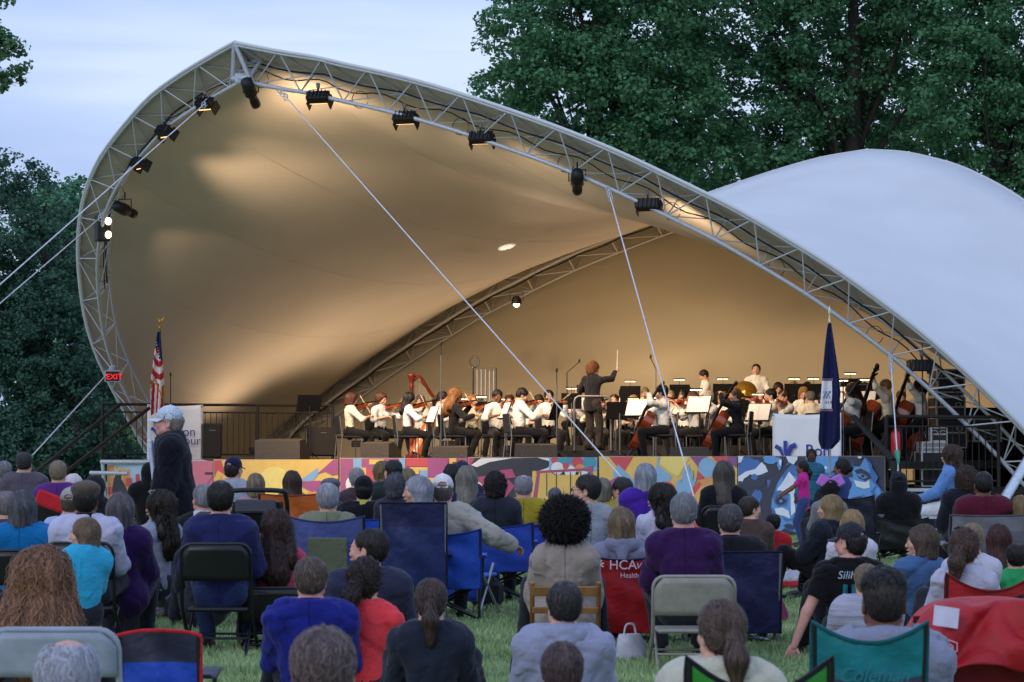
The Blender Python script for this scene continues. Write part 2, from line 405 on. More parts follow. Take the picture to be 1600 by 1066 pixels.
def hair_mesh(style, seed=0):
    key = (style, seed)
    if key in HAIRS: return HAIRS[key]
    s = Sdf(); R = np.random.RandomState(seed + 11); rough = .004; s.seed = seed
    N, n, step, off, wob, rad, curl = 700, 9, .012, .004, .0, .0022, 0
    crown = V3(0, -.035, .185); ex = 0
    def flow(P, t):
        d = P - crown; d[:, 2] -= .05; return d + V3(0, 0, -.02)
    cap = lambda g=.0: s.ell((0, -.022, .092), (.083 + g, .098 + g, .092 + g), .02)
    hairline = lambda: s.cone((0, .115, .02), (0, .135, .11), .062, .052, .015, sub=True)
    if style in ('short', 'buzz', 'neat'):
        g = {'short': .006, 'buzz': -.001, 'neat': .003}[style]; cap(g)
        s.ell((0, -.05, .04), (.066 + g, .056, .06), .03)
        hairline()
        for x in (-1, 1): s.ell((x * .088, .004, .035), (.02, .024, .045), .01, sub=True); s.ell((x * .075, .07, .03), (.03, .05, .06), .01, sub=True)
        if style == 'buzz': off = .0016; rad = .0014
        n = 5; N = 900
    elif style == 'fade':
        s.ell((0, -.01, .125), (.08, .096, .068), .02); hairline()
        off = .006; n = 4; N = 800
    elif style in ('bald', 'thin'):
        cap(.002); s.ell((0, -.05, .04), (.068, .056, .055), .03); hairline()
        s.ell((0, .02 if style == 'bald' else .035, .21), (.07 if style == 'bald' else .06, .115 if style == 'bald' else .09, .08 if style == 'bald' else .05), .012, sub=True)
        for x in (-1, 1): s.ell((x * .088, .004, .035), (.02, .024, .045), .01, sub=True); s.ell((x * .075, .07, .03), (.03, .05, .06), .01, sub=True)
        n = 5; N = 700; off = .003
    elif style == 'bob':
        cap(.012); s.cone((0, -.045, .07), (0, -.04, -.035), .092, .085, .03); 
        s.cone((.06, .0, .06), (.066, -.005, -.035), .034, .034, .03); s.cone((-.06, .0, .06), (-.066, -.005, -.035), .034, .034, .03)
        s.cone((0, .115, -.05), (0, .13, .105), .068, .054, .015, sub=True); s.cut((0, 0, -.055), (0, .2, -1)); s.fst = (1, 1, .25); s.fold = .006; s.freq = 60; n = 16; step = .014; N = 1400
    elif style in ('long', 'wavy'):
        cap(.012); w = .0 if style == 'long' else .02
        s.cone((0, -.055, .06), (0, -.088, -.20 if style == 'long' else -.25), .088, .075 + w * 1.6, .04, flat=((0, 1, 0), 1.5))
        s.cone((.062, -.01, .06), (.078 + w, -.045, -.15), .034, .032 + w, .04); s.cone((-.062, -.01, .06), (-.078 - w, -.045, -.15), .034, .032 + w, .04)
        s.cone((0, .118, -.08), (0, .13, .11), .07, .052, .015, sub=True)
        s.fst = (1, 1, .28); s.fold = .008; s.freq = 60
        if style == 'wavy': s.fst = (1, 1, .42); s.fold = .020; s.freq = 52; wob = .26; curl = .2; rad = .0024; off = .011
        n = 26; step = .017; N = 2300
    elif style == 'curly':
        cap(.008); s.cone((0, -.05, .07), (0, -.055, .01), .085, .075, .03); hairline(); s.fold = .014; s.freq = 90; wob = 1.6; curl = 1.; rad = .0028; off = .009; n = 10; step = .012; N = 1200
    elif style == 'afro':
        s.ell((0, -.035, .115), (.145, .150, .150), .02); s.cone((0, .12, .0), (0, .17, .07), .075, .07, .03, sub=True)
        s.fold = .007; s.freq = 110; wob = 2.4; curl = 1.4; rad = .0017; off = .015; n = 7; step = .009; N = 6500
    elif style in ('pony', 'sidepony'):
        cap(.004); s.ell((0, -.05, .03), (.066, .056, .06), .03); hairline(); x = 0 if style == 'pony' else -.075
        for q in (-1, 1): s.ell((q * .088, .004, .035), (.02, .024, .045), .01, sub=True)
        tie = V3(x * .6, -.118, .05)
        s.cone((x * .5, -.10, .055), tuple(tie), .03, .022, .01); s.cone(tuple(tie), (x, -.150, -.03), .024, .038, .012); s.cone((x, -.150, -.03), (x * 1.2, -.125, -.16), .038, .014, .03)
        if style == 'sidepony': s.fold = .01; s.freq = 60; wob = 1; off = .008; curl = .6
        def flow(P, t):
            d = tie - P; a = P[:, 1] < -.116; a |= P[:, 2] < .0; d[a] = V3(0, .05, -1); return d
        n = 20; step = .014; N = 1100
    elif style == 'bun':
        cap(.004); s.ell((0, -.05, .03), (.066, .056, .06), .03); hairline(); s.ell((0, -.125, .055), (.045, .038, .042), .008)
        for q in (-1, 1): s.ell((q * .088, .004, .035), (.02, .024, .045), .01, sub=True)
        def flow(P, t): return V3(0, -.125, .055) - P
        n = 10; N = 900
    elif style == 'undercap':
        s.ell((0, -.03, .07), (.082, .094, .07), .02); s.ell((0, -.055, .02), (.07, .05, .05), .03); s.cone((0, .115, .0), (0, .14, .11), .075, .055, .01, sub=True); s.cut((0, 0, .105), (0, 0, 1))
        for q in (-1, 1): s.ell((q * .088, .004, .035), (.02, .024, .045), .01, sub=True)
        n = 5; N = 500
    V, F = s.mesh(.0085 if style not in ('long', 'wavy') else .009)
    # strand roots: spread over the volume, denser on the upper half
    pool = V[(s.sample(V) > -1)]; z = pool[:, 2]; zt = z.max()
    if style in ('long', 'wavy', 'bob'): pr = np.where(z > .02, 1., .35)
    else: pr = np.ones(len(pool))
    roots = pool[R.choice(len(pool), N, p=pr / pr.sum())] + R.normal(size=(N, 3)) * .003
    V2, F2, mi = strands(s, roots, flow, n, step, off, seed + 5, wob, 17. if style == 'wavy' else 45., rad, curl=curl)
    me = npmesh('hair', np.concatenate([V, V2]), np.concatenate([F, F2 + len(V)])); me.polygons.foreach_set('material_index', np.concatenate([np.zeros(len(F), int), mi]).astype(np.int32))
    for q in range(3): me.materials.append(None)
    HAIRS[key] = me; return me
def hat_mesh(style):
    key = ('hat', style)
    if key in HAIRS: return HAIRS[key]
    s = Sdf()
    if style == 'cap':
        s.ell((0, -.012, .098), (.090, .108, .098), .01); s.cut((0, 0, .078), (0, .12, -1)); s.ell((0, -.012, .095), (.084, .102, .092), .004, sub=True); s.ell((0, -.118, .106), (.036, .03, .020), .004, sub=True)
        V, F = s.mesh(.0075)
        b = MB(); P = []
        for i in range(9):
            a = math.pi * (.14 + .72 * i / 8); r0 = V3(.088 * math.cos(a), -.012 + .104 * math.sin(a), .087)
            row = []
            for j in range(5):
                t = j / 4; row.append((r0[0] * (1 + .05 * t), r0[1] + .075 * t * math.sin(a) ** .6, r0[2] - .012 * t - .016 * t * abs(math.cos(a))))
            P.append(row)
        b.grid(P); b.grid([[(x, y, z - .005) for x, y, z in r] for r in P][::-1]); b.ell((0, -.012, .198), (.008, .008, .005), 8, 4)
        # strap over the opening at the back
        b.tube([(.045 * math.cos(a), -.115 - .004 * math.sin(a), .085) for a in np.linspace(0, math.pi, 6)], .006, 5)
        V2 = np.array(b.v); F2 = [f for f in b.f if len(f) == 4]
        me = npmesh('hat', np.concatenate([V, V2]), np.concatenate([F, np.array(F2) + len(V)]))
    elif style == 'flat':
        s.ell((0, -.01, .13), (.103, .125, .058), .02); s.ell((0, -.012, .10), (.090, .106, .075), .02); s.cut((0, 0, .08), (0, .1, -1)); s.cone((-.05, .10, .085), (.05, .10, .085), .012, .012, .02, flat=((0, 0, 1), 1.6))
        s.fold = .003; V, F = s.mesh(.008); me = npmesh('hat', V, F)
    elif style == 'beanie':
        s.ell((0, -.014, .10), (.093, .108, .102), .01); s.cut((0, 0, .03), (0, .5, -1)); s.cone((0, -.02, .045), (0, -.02, .05), .1, .1, .02, flat=((0, 0, 1), 5)); s.fold = .002; V, F = s.mesh(.008); me = npmesh('hat', V, F)
    elif style == 'hood':
        s.ell((0, -.025, .085), (.108, .122, .120), .03); s.cone((0, -.03, .04), (0, -.03, -.09), .10, .115, .05)
        s.cone((0, .13, -.05), (0, .15, .12), .082, .07, .02, sub=True); s.fold = .007; s.freq = 30; V, F = s.mesh(.010); me = npmesh('hood', V, F)
    elif style == 'hooddown':
        s.cone((-.075, -.065, -.075), (.075, -.065, -.075), .045, .045, .03); s.cone((.075, -.065, -.075), (.06, .05, -.10), .04, .022, .03); s.cone((-.075, -.065, -.075), (-.06, .05, -.10), .04, .022, .03)
        s.cone((0, -.09, -.08), (0, -.13, -.17), .05, .03, .04, flat=((0, 1, 0), 1.3)); s.fold = .007; s.freq = 34; V, F = s.mesh(.010); me = npmesh('hood', V, F)
    elif style == 'collar':
        s.cone((0, -.02, -.075), (0, -.014, -.028), .080, .068, .02); s.ell((0, .0, -.02), (.058, .066, .05), .01, sub=True); s.cone((0, .12, -.03), (0, .05, -.03), .03, .02, .02, sub=True); s.cut((0, 0, -.028), (0, .1, 1))
        s.fold = .002; V, F = s.mesh(.0075); me = npmesh('collar', V, F)
    HAIRS[key] = me; return me
def ik(a, c, l1, l2, hint):
    a, c = V3(*a), V3(*c); d = c - a; L = np.linalg.norm(d); L2 = min(L, (l1 + l2) * .998); u = d / (L + 1e-9); c = a + u * L2
    x = (l1 * l1 - l2 * l2 + L2 * L2) / (2 * L2); y = math.sqrt(max(0, l1 * l1 - x * x)); h = V3(*hint); h = h - u * (h @ u); h = unit(h)
    return a + u * x + h * y, c
def hand_mesh(grip=.5, side=1):
    """palm and five bent fingers; wrist at the origin, fingers along +y, palm towards -z"""
    b = MB(); b.ell((0, .045, 0), (.040, .050, .014), 10, 6)
    L = [.070, .078, .072, .056]
    for i in range(4):
        x = (-.029 + .0195 * i) * side; p = Vector((x, .082 - .004 * abs(i - 1), 0)); d = Vector((x * .9, 1, 0)).normalized(); pts = [p - d * .03, p]; a = 0
        for f, k in ((.45, .9), (.30, 1.1), (.25, .8)):
            a += grip * k; p = p + (d * math.cos(a) + Vector((0, 0, -1)) * math.sin(a)) * L[i] * f; pts.append(p)
        b.tube(pts, [.0095, .0095, .0088, .008, .0062], 6)
    t0 = Vector((-.022 * side, .018, -.004)); b.tube([t0, t0 + Vector((-.026 * side, .022, -.008)), t0 + Vector((-.036 * side, .048, -.014 - .02 * grip)), t0 + Vector((-.030 * side, .068, -.018 - .03 * grip))], [.013, .011, .0095, .0068], 6)
    return b
def rotm(ax, a): return np.array(Matrix.Rotation(a, 3, ax))
POSES = {}
def person(loc, yaw=0., seat=.42, sc=1., sex='m', lean=.08, hyaw=0., hpitch=0., hroll=0., skn='fair', hair='short', hcol='#3a2a20', hseed=0, top='#222a44', sleeves=1., bulk=0., legs='#20222a',
           hands=None, feet=None, hat=None, hatcol=None, extra=None, pose='sit', res=.017, label=None, group=None, name='person', topname='jacket', coat=0., eyes=None, elbow=None, cachekey=None, twist=0., collar=None, hood=None, skirt=None):
    """one person: a single body mesh with clothes, hair and hat as children. Local: facing +y, z=0 is the ground."""
    fem = sex == 'f'; child = sex == 'c'
    k = sc; H0 = seat if pose != 'stand' else .90 * k
    pel = V3(0, 0, H0 + (.09 * k if pose == 'sit' else 0.)); ld = V3(math.sin(twist) * math.sin(lean) * -1, -math.sin(lean) * math.cos(twist), math.cos(lean))
    T = .50 * k; neck = pel + ld * T; up = unit(ld * .7 + V3(0, 0, .5)); hb = neck + up * .085 * k + V3(0, .012, 0)
    tw = rotm('Z', twist); sw = (.142 if fem else .163) * k * (.92 if child else 1)
    sh = [neck + tw @ V3(x * sw, 0, -.072 * k) for x in (-1, 1)]; hp = [pel + V3(x * .088 * k, 0, 0) for x in (-1, 1)]
    if feet is None:
        if pose == 'stand': feet = [V3(-.11 * k, .0, .07), V3(.12 * k, .03, .07)]
        elif seat < .2: feet = [V3(-.28 * k, .42 * k, .06), V3(.28 * k, .46 * k, .06)]
        else: feet = [V3(-.13 * k, .42 * k, .07), V3(.13 * k, .46 * k, .07)]
    else: feet = [V3(*f) for f in feet]
    kn, an = [], []
    for i in range(2):
        hint = (0, 1, .15) if pose == 'stand' else ((-.25 if i == 0 else .25), .6, 1)
        a, b = ik(hp[i], feet[i], .43 * k, .42 * k, hint); kn.append(a); an.append(b)
    if hands is None:
        hands = [V3(-.12 * k, .33 * k, H0 + .20 * k), V3(.12 * k, .34 * k, H0 + .20 * k)] if pose == 'sit' else [V3(-.27 * k, .06, .80 * k), V3(.27 * k, .08, .80 * k)]
    else: hands = [V3(*f) for f in hands]
    el, wr = [], []
    for i in range(2):
        h = (elbow[i] if elbow else ((-.7 if i == 0 else .7), -.5, -.6)); a, b = ik(sh[i], hands[i], .29 * k, .25 * k, h); el.append(a); wr.append(b)
    key = cachekey
    def cached(nm, fn):
        if key is None: return fn()
        kk = (key, nm)
        if kk not in POSES: POSES[kk] = fn()
        return POSES[kk]
    HM = Matrix.Translation(hb) @ (Matrix.Rotation(-hyaw, 4, 'Z') @ Matrix.Rotation(-hpitch, 4, 'X') @ Matrix.Rotation(hroll, 4, 'Y')) @ Matrix.Scale(k * (1.03 if child else 1), 4)
    R3 = np.array(HM.to_3x3()); t3 = np.array(HM.translation)
    fwd = tw @ V3(0, 1, 0)
    def torso(s, g, kk=.05):
        cw = (.125 if fem else .145) * k; wst = (.095 if fem else .125) * k; hw = (.125 if fem else .120) * k
        fl = (fwd, 1.42)
        c1 = pel + ld * T * .70; c0 = pel + ld * T * .34
        s.cone(pel + ld * .02, c0, hw + g, wst + g, kk, fl); s.cone(c0, c1, wst + g, cw + g, kk, fl); s.cone(c1, neck - ld * .06 * k, cw + g, .10 * k + g, kk, fl)
        s.cone(sh[0], sh[1], .052 * k + g, .052 * k + g, .05)
        for x in (0, 1): s.cone(neck + up * .01, sh[x], .050 * k + g, .050 * k + g, .05)
        s.cone(neck - ld * .03, neck + up * .03, .075 * k + g * .6, .062 * k + g * .3, .05)
        if fem:
            for x in (-1, 1): s.ell(c1 + fwd * .085 * k + tw @ V3(x * .065 * k, 0, -.03 * k), (.06 * k + g * .5,) * 3, .04)
    def mk_body():
        s = Sdf(); torso(s, -.012)
        s.cone(neck, hb + up * .03, .052 * k, .052 * k, .03)
        for i in range(2):
            s.cone(sh[i], el[i], .046 * k, .038 * k, .03); s.cone(el[i], wr[i], .039 * k, .024 * k, .015)
            s.cone(hp[i], kn[i], .082 * k, .055 * k, .04); s.cone(kn[i], an[i], .052 * k, .034 * k, .02)
        V, F = s.mesh(max(res, .014) if sleeves > .6 else min(res, .014)); Vs, Fs, n = [V], [F], len(V)
        hv, hf = head(sex); hv = hv @ R3.T + t3; Vs.append(hv); Fs.append(hf + n); n += len(hv)
        for i in range(2):
            b = hand_mesh(.55, -1 if i == 0 else 1); v = np.array(b.v) * k * .98
            d = unit(wr[i] - el[i]); d = unit(d + V3(0, .1, 0)); z = V3(0, 0, 1) if abs(d[2]) < .8 else V3(0, 1, 0); x = unit(np.cross(d, z)); z = np.cross(x, d)
            M = np.stack([x, d, z], 1); v = v @ M.T + wr[i] - d * .012; q = np.array([f if len(f) == 4 else None for f in b.f if len(f) == 4]); Vs.append(v); Fs.append(q + n); n += len(v)
        return npmesh('body', np.concatenate(Vs), np.concatenate(Fs))
    me = cached('body', mk_body); 
    if key is not None and len(me.materials): pass
    body = link(name, me, None, loc=loc, rot=yaw)
    def setm(o, m):
        if len(o.data.materials) == 0: o.data.materials.append(m)
        o.material_slots[0].link = 'OBJECT'; o.material_slots[0].material = m
    setm(body, skin(skn))
    if label: tag(body, label, {'c': 'child'}.get(sex, 'person'), group)
    # top
    def mk_top():
        s = Sdf(); g = .010 + bulk; torso(s, g, .05)
        for i in range(2):
            e = el[i]
            if sleeves >= 1: w = wr[i] + (wr[i] - e) * .02; s.cone(sh[i], e, .056 * k + g, .046 * k + g, .045); s.cone(e, w, .046 * k + g, .032 * k + g, .02)
            elif sleeves > .5: w = e + (wr[i] - e) * .35; s.cone(sh[i], e, .056 * k + g, .046 * k + g, .045); s.cone(e, w, .046 * k + g, .042 * k + g, .02)
            elif sleeves > .1: w = sh[i] + (e - sh[i]) * .62; s.cone(sh[i], w, .058 * k + g, .056 * k + g, .045)
        if coat and pose == 'sit':
            for i in range(2): s.cone(pel + V3((-1, 1)[i] * .07, 0, 0), pel + (kn[i] - pel) * coat, .11 * k + g, .10 * k + g, .06)
        if pose == 'stand': s.cone(pel - V3(0, 0, .08 + coat * .3), pel + V3(0, 0, .05), .14 * k + g, .13 * k + g, .05, (fwd, 1.35)); s.cut(pel - V3(0, 0, .14 + coat * .3), (0, 0, -1))
        elif not coat: s.cut(pel - V3(0, .0, .06), (0, .25, -1))
        for i in range(2):
            d = unit(wr[i] - el[i])
            if sleeves >= 1: s.cut(wr[i], d, wr[i] + d * .05, .09)
            elif sleeves > .5: w = el[i] + (wr[i] - el[i]) * .35; s.cut(w, d, w + d * .05, .09)
            elif sleeves > .1: d = unit(el[i] - sh[i]); w = sh[i] + (el[i] - sh[i]) * .62; s.cut(w, d, w + d * .06, .10)
        s.cut(neck + up * .045, up, hb, .12)
        s.fold = .0125 if res < .02 else .011; s.freq = 42 + 10 * rnd.random(); s.seed = int(abs(loc[0] * 977 + loc[1] * 131)) % 99991 if key is None else 3
        V, F = s.mesh(res); return npmesh(topname, V, F)
    setm(link(topname, cached('top' + topname, mk_top), body), top if not isinstance(top, str) else (seam_cloth(top) if bulk > .014 else cloth(top)))
    def mk_tr():
        s = Sdf(); g = .008; s.cone(pel + ld * .09 * k, pel - ld * .02, .118 * k, .128 * k, .05, (fwd, 1.35))
        for i in range(2): s.cone(hp[i], kn[i], .088 * k + g, .064 * k + g, .05); s.cone(kn[i], an[i], .060 * k + g, .050 * k + g, .02); d = unit(an[i] - kn[i]); s.cut(an[i] - d * .005, d, an[i] + d * .06, .11)
        if skirt: s.cone(hp[0], hp[1], .12 * k, .12 * k, .05); s.cone((kn[0] + hp[0]) / 2, (kn[1] + hp[1]) / 2, .10 * k, .10 * k, .06)
        s.fold = .010; s.freq = 34; s.seed = 5; V, F = s.mesh(max(.018, res)); return npmesh('trousers', V, F)
    setm(link('trousers', cached('tr', mk_tr), body), cloth(legs))
    def mk_sh():
        b = MB()
        for i in range(2):
            p = Vector(an[i]); b.tube([p + Vector((0, -.055, -.035)), p + Vector((0, -.02, -.02)), p + Vector((0, .07, -.032)), p + Vector((0, .15, -.045)), p + Vector((0, .19, -.05))], [.030, .040, .040, .038, .018], 8)
        return b.mesh('shoes')
    setm(link('shoes', cached('sh', mk_sh), body), paint('#1a1a1c') if legs != '#2c4570' else paint('#8a8a8e'))
    if hair:
        h = link('hair', hair_mesh(hair, hseed), body); h.matrix_basis = HM; sethair(h, hcol)
    if hat:
        h = link({'hood': 'hood'}.get(hat, 'hat'), hat_mesh(hat), body); h.matrix_basis = HM; setm(h, cloth(hatcol or '#20222c'))
    if hood: h = link('hood', hat_mesh('hooddown'), body); h.matrix_basis = Matrix.Translation(hb) @ Matrix.Scale(k * 1.12, 4); setm(h, cloth(hood))
    if collar: h = link('collar', hat_mesh('collar'), body); h.matrix_basis = Matrix.Translation(hb - up * .01) @ Matrix.Scale(k * 1.1, 4); setm(h, cloth(collar))
    if eyes or (abs(hyaw + 0) > .8 and eyes is not False):
        def mk_eye():
            b = MB()
            for x in (-1, 1): b.ell((x * .031, .0935, .0605), (.0105, .006, .0058), 8, 6)
            b.cur = 1
            for x in (-1, 1): b.ell((x * .031, .098, .0605), (.0052, .003, .0052), 8, 6); b.tube([(x * .048, .094, .083), (x * .032, .1005, .087), (x * .016, .1, .083)], [.002, .0035, .003], 5)
            b.cur = 2; b.tube([(-.021, .1045, .0), (-.007, .109, .0022), (.007, .109, .0022), (.021, .1045, .0)], [.002, .0042, .0042, .002], 6)
            return b.mesh('face_details', mat('eye_white', '#c8c0bc', .3), mat('eye_dark', '#221814', .3), mat('lips', '#9a5a52', .5))
        if 'eye' not in POSES: POSES['eye'] = mk_eye()
        h = link('face_details', POSES['eye'], body); h.matrix_basis = HM
    if extra:
        for e in (extra if isinstance(extra, (list, tuple)) else [extra]):
            if e == 'glasses' or e.startswith('shades'):
                up_ = e.startswith('shades'); col = e.split(':')[1] if ':' in e else '#151515'
                b = MB(); z = .062 if not up_ else .0
                for x in (-1, 1): b.tube([(x * .034 + .02 * math.cos(a), .112, z + .015 * math.sin(a)) for a in np.linspace(0, 6.28, 11)[:-1]], .0022, 4, closed=True); b.tube([(x * .055, .108, z), (x * .082, .02, z + .003), (x * .083, -.01, z - .005)], .002, 4)
                b.tube([(-.014, .113, z + .003), (.014, .113, z + .003)], .002, 4)
                if up_:
                    for x in (-1, 1): b.ell((x * .034, .112, z), (.02, .003, .015), 8, 4)
                h = link('sunglasses' if up_ else 'glasses', b.mesh('glasses', paint(col, .3)), body); h.matrix_basis = HM @ (Matrix.Translation((0, .0, .105)) @ Matrix.Rotation(.9, 4, 'X') if up_ else Matrix())
    body['_hb'] = 0; del body['_hb']
    return body, dict(wr=wr, el=el, hb=hb, HM=HM, pel=pel, neck=neck, sh=sh, kn=kn, an=an)
# ------------------------------------------------------------------ ground
def ground():
    m = bpy.data.materials.new('lawn'); m.use_nodes = True; n, l = m.node_tree.nodes, m.node_tree.links; b = n['Principled BSDF']
    b.inputs['Roughness'].default_value = .95; b.inputs['Specular IOR Level'].default_value = .1
    t = n.new('ShaderNodeTexCoord'); z1 = n.new('ShaderNodeTexNoise'); z1.inputs['Scale'].default_value = .9; z1.inputs['Detail'].default_value = 6
    z2 = n.new('ShaderNodeTexNoise'); z2.inputs['Scale'].default_value = 26; z2.inputs['Detail'].default_value = 4
    for z in (z1, z2): l.new(t.outputs['Object'], z.inputs['Vector'])
    r = n.new('ShaderNodeValToRGB'); l.new(z1.outputs['Fac'], r.inputs[0]); r.color_ramp.elements[0].position = .35; r.color_ramp.elements[1].position = .68
    r.color_ramp.elements[0].color = (.15, .235, .105, 1); r.color_ramp.elements[1].color = (.38, .37, .20, 1)
    r2 = n.new('ShaderNodeValToRGB'); l.new(z2.outputs['Fac'], r2.inputs[0]); r2.color_ramp.elements[0].color = (.5, .55, .45, 1); r2.color_ramp.elements[1].color = (1.4, 1.35, 1.3, 1)
    x = n.new('ShaderNodeMixRGB'); x.blend_type = 'MULTIPLY'; x.inputs[0].default_value = .8; l.new(r.outputs[0], x.inputs[1]); l.new(r2.outputs[0], x.inputs[2]); l.new(x.outputs[0], b.inputs['Base Color'])
    bp = n.new('ShaderNodeBump'); bp.inputs['Strength'].default_value = .6; bp.inputs['Distance'].default_value = .03; l.new(z2.outputs['Fac'], bp.inputs['Height']); l.new(bp.outputs[0], b.inputs['Normal'])
    g = MB(); N = 40; P = []
    for i in range(N + 1):
        y = -10 + 700 * (i / N) ** 1.6; P.append([(x, y, 0 if y < 75 else .004 * (y - 75)) for x in np.linspace(-300, 300, 21)])
    tag(g.grid(P, True).build('ground', m), kind='structure')
    R = np.random.RandomState(3); N = 230000; Y = 14.5 + 31 * R.rand(N) ** 1.35; X = (R.rand(N) - .5) * Y * .40
    h = (.022 + .034 * R.rand(N)) * (1 + .35 * np.sin(X * 3.1) * np.sin(Y * 2.3)); a = R.rand(N) * 6.28; w = .0045 + .003 * R.rand(N)
    base = np.stack([X, Y, np.zeros(N)], 1); sd_ = np.stack([np.cos(a), np.sin(a), np.zeros(N)], 1) * w[:, None]; tip = base + np.stack([R.normal(size=N) * .018, R.normal(size=N) * .018, h], 1)
    V = np.stack([base - sd_, base + sd_, tip], 1).reshape(-1, 3); F = np.arange(3 * N).reshape(-1, 3)
    gm = mat('grass_blades', (.25, .36, .17), rough=.8, var=.5, scale=1.3, spec=.2)
    tag(link('grass', npmesh('grass', V, F, gm, smooth=False)), 'short mown grass blades covering the lawn under the audience', 'grass', kind='stuff')
ground()
# ------------------------------------------------------------------ saddle tent
GALV = mat('galvanised', '#b4bac4', .45, .2, var=.12, scale=20); GALVD = metalm('#6c7076', .5)
PVC = mat('tent_fabric', (.56, .585, .61), rough=.65, var=.05, scale=.5, spec=.3, bump=.06, bscale=3.5)
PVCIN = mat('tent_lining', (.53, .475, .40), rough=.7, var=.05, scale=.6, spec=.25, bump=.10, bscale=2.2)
BLK = paint('#101012', .55); BLK2 = paint('#17171a', .8); BROWN = paint('#1c1817', .7); ROPE = paint('#cfd2dc', .7)
FA = (Vector((-7.1, 57, 0)), Vector((9.96, 44.5, 0)), W(366, 66, 46.7))
RA = (Vector((-4.9, 61.5, 0)), Vector((12.4, 49.5, 0)), W(1355, 233, 63))
def pl(t): return t[0], (t[1] - t[0]).cross(t[2] - t[0]).normalized()
def trace(px, plane): return [onplane(x, y, *plane) for x, y in px]
FPL, FPR = pl(FA), pl(RA)
FLp = [(262, 806), (245, 742), (224, 699), (186, 629), (152, 560), (133, 500), (124, 440), (121, 390), (124, 342), (131, 305), (142, 272)]
FLp2 = [(142, 272), (162, 236), (203, 184), (237, 148), (278, 118), (325, 89), (366, 66)]
FRp = [(366, 66), (436, 80), (500, 90), (525, 97), (616, 117), (706, 142), (797, 172), (886, 204), (975, 241), (1059, 281), (1144, 323), (1222, 368), (1297, 414), (1365, 462), (1431, 512), (1488, 561), (1548, 618), (1600, 670), (1662, 738), (1712, 795), (1740, 843)]
F_left = cat_rom(trace(FLp, FPL), 5)[:-1] + cat_rom(trace(FLp2, FPL), 5); F_right = cat_rom(trace(FRp, FPL), 5)
RLp = [(386, 800), (392, 745), (412, 700), (442, 664), (481, 631), (540, 588), (600, 545), (722, 467), (800, 426), (875, 389), (947, 359), (1030, 327), (1120, 296), (1200, 269), (1280, 246), (1355, 233)]
RRp = [(1355, 233), (1410, 236), (1455, 245), (1500, 258), (1550, 281), (1600, 311), (1660, 358), (1730, 440), (1790, 540), (1832, 650), (1852, 790)]
R_left = cat_rom(trace(RLp, FPR), 5); R_right = cat_rom(trace(RRp, FPR), 5)
tent = empty('festival_tent', (1.7, 53, 0)); tag(tent, 'huge white double arched saddle tent canopy over the orchestra stage', 'tent')
TL = Vector(tent.location)
def loc(p): return Vector(p) - TL
NF, NR = 40, 48
Fc = resample(F_left, NF)[:-1] + resample(F_right, NR); Rc = resample(R_left, NF)[:-1] + resample(R_right, NR)
def canopy():
    U = 22; P = []; nT = len(Fc)
    for i, (a, b) in enumerate(zip(Fc, Rc)):
        t = i / (nT - 1); am = math.sin(math.pi * t) ** .8; row = []
        for j in range(U + 1):
            u = j / U; p = a.lerp(b, u); s = 4 * u * (1 - u); p = p - Vector((0, 0, 1)) * 2.25 * s * am
            row.append(loc(p))
        P.append(row)
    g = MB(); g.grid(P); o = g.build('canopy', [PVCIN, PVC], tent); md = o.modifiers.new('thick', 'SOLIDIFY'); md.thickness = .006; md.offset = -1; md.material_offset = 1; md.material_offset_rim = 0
    # welded seams between the fabric panels
    for i in range(5, len(P) - 5, 7):
        for sd_, mm in ((1, PVC), (-1, PVCIN)):
            row0, row1 = P[i], P[i + 1]; ws = MB(); Q = []
            for j in range(len(row0)):
                t_ = (row1[j] - row0[j]).normalized(); a_ = (row0[min(j + 1, len(row0) - 1)] - row0[max(0, j - 1)]).normalized(); nn = t_.cross(a_).normalized()
                if nn.z < 0: nn = -nn
                Q.append([row0[j] - t_ * .022 + nn * .003 * sd_, row0[j] + nn * .007 * sd_, row0[j] + t_ * .022 + nn * .003 * sd_])
            ws.grid(Q); ws.build('weld_seam', mm, tent)
    # rolled white edge along the front arch
    e = MB(); e.tube([loc(p) for p in Fc], .032, 8); e.build('canopy_edge', PVC, tent)
    # rear fabric closing the back of the tent
    P = []; nT = len(Rc); S0, S1 = Vector((-4.9, 61.5, 0)), Vector((12.4, 49.5, 0)); M = Vector((11.5, 68.5, 0))
    for i, a in enumerate(Rc):
        t = i / (nT - 1); b = S0 * (1 - t) ** 2 + M * 2 * t * (1 - t) + S1 * t * t; row = []
        d = (b - a); d.z = 0
        for j in range(17):
            w = j / 16; p = a.lerp(b, w); p = p + d * (.30 * math.sin(math.pi * w)) - Vector((0, 0, .5 * math.sin(math.pi * w))) + Vector((0, 0, 0))
            row.append(loc(p))
        P.append(row)
    g = MB(); g.grid(P); g.build('rear_wall', mat('tent_rear_fabric', (.56, .49, .34), rough=.75, var=.05, scale=.5, spec=.2, bump=.05, bscale=3), tent)
canopy()
def arch_truss(name, pts, n, inward, front, depth=.62, half=.24, bays=18):
    """three chords in a triangle; every lacing bar is its own piece"""
    A = resample(pts, bays * 4 + 1); B, C_ = [], []
    for i, p in enumerate(A):
        t = (A[min(i + 1, len(A) - 1)] - A[max(i - 1, 0)]).normalized(); q = n.cross(t).normalized()
        if q.dot(inward - p) < 0: q = -q
        B.append(p + q * depth + front * half); C_.append(p + q * depth * .92 - front * half)
    if name is None: return A, B, C_
    return A, B, C_
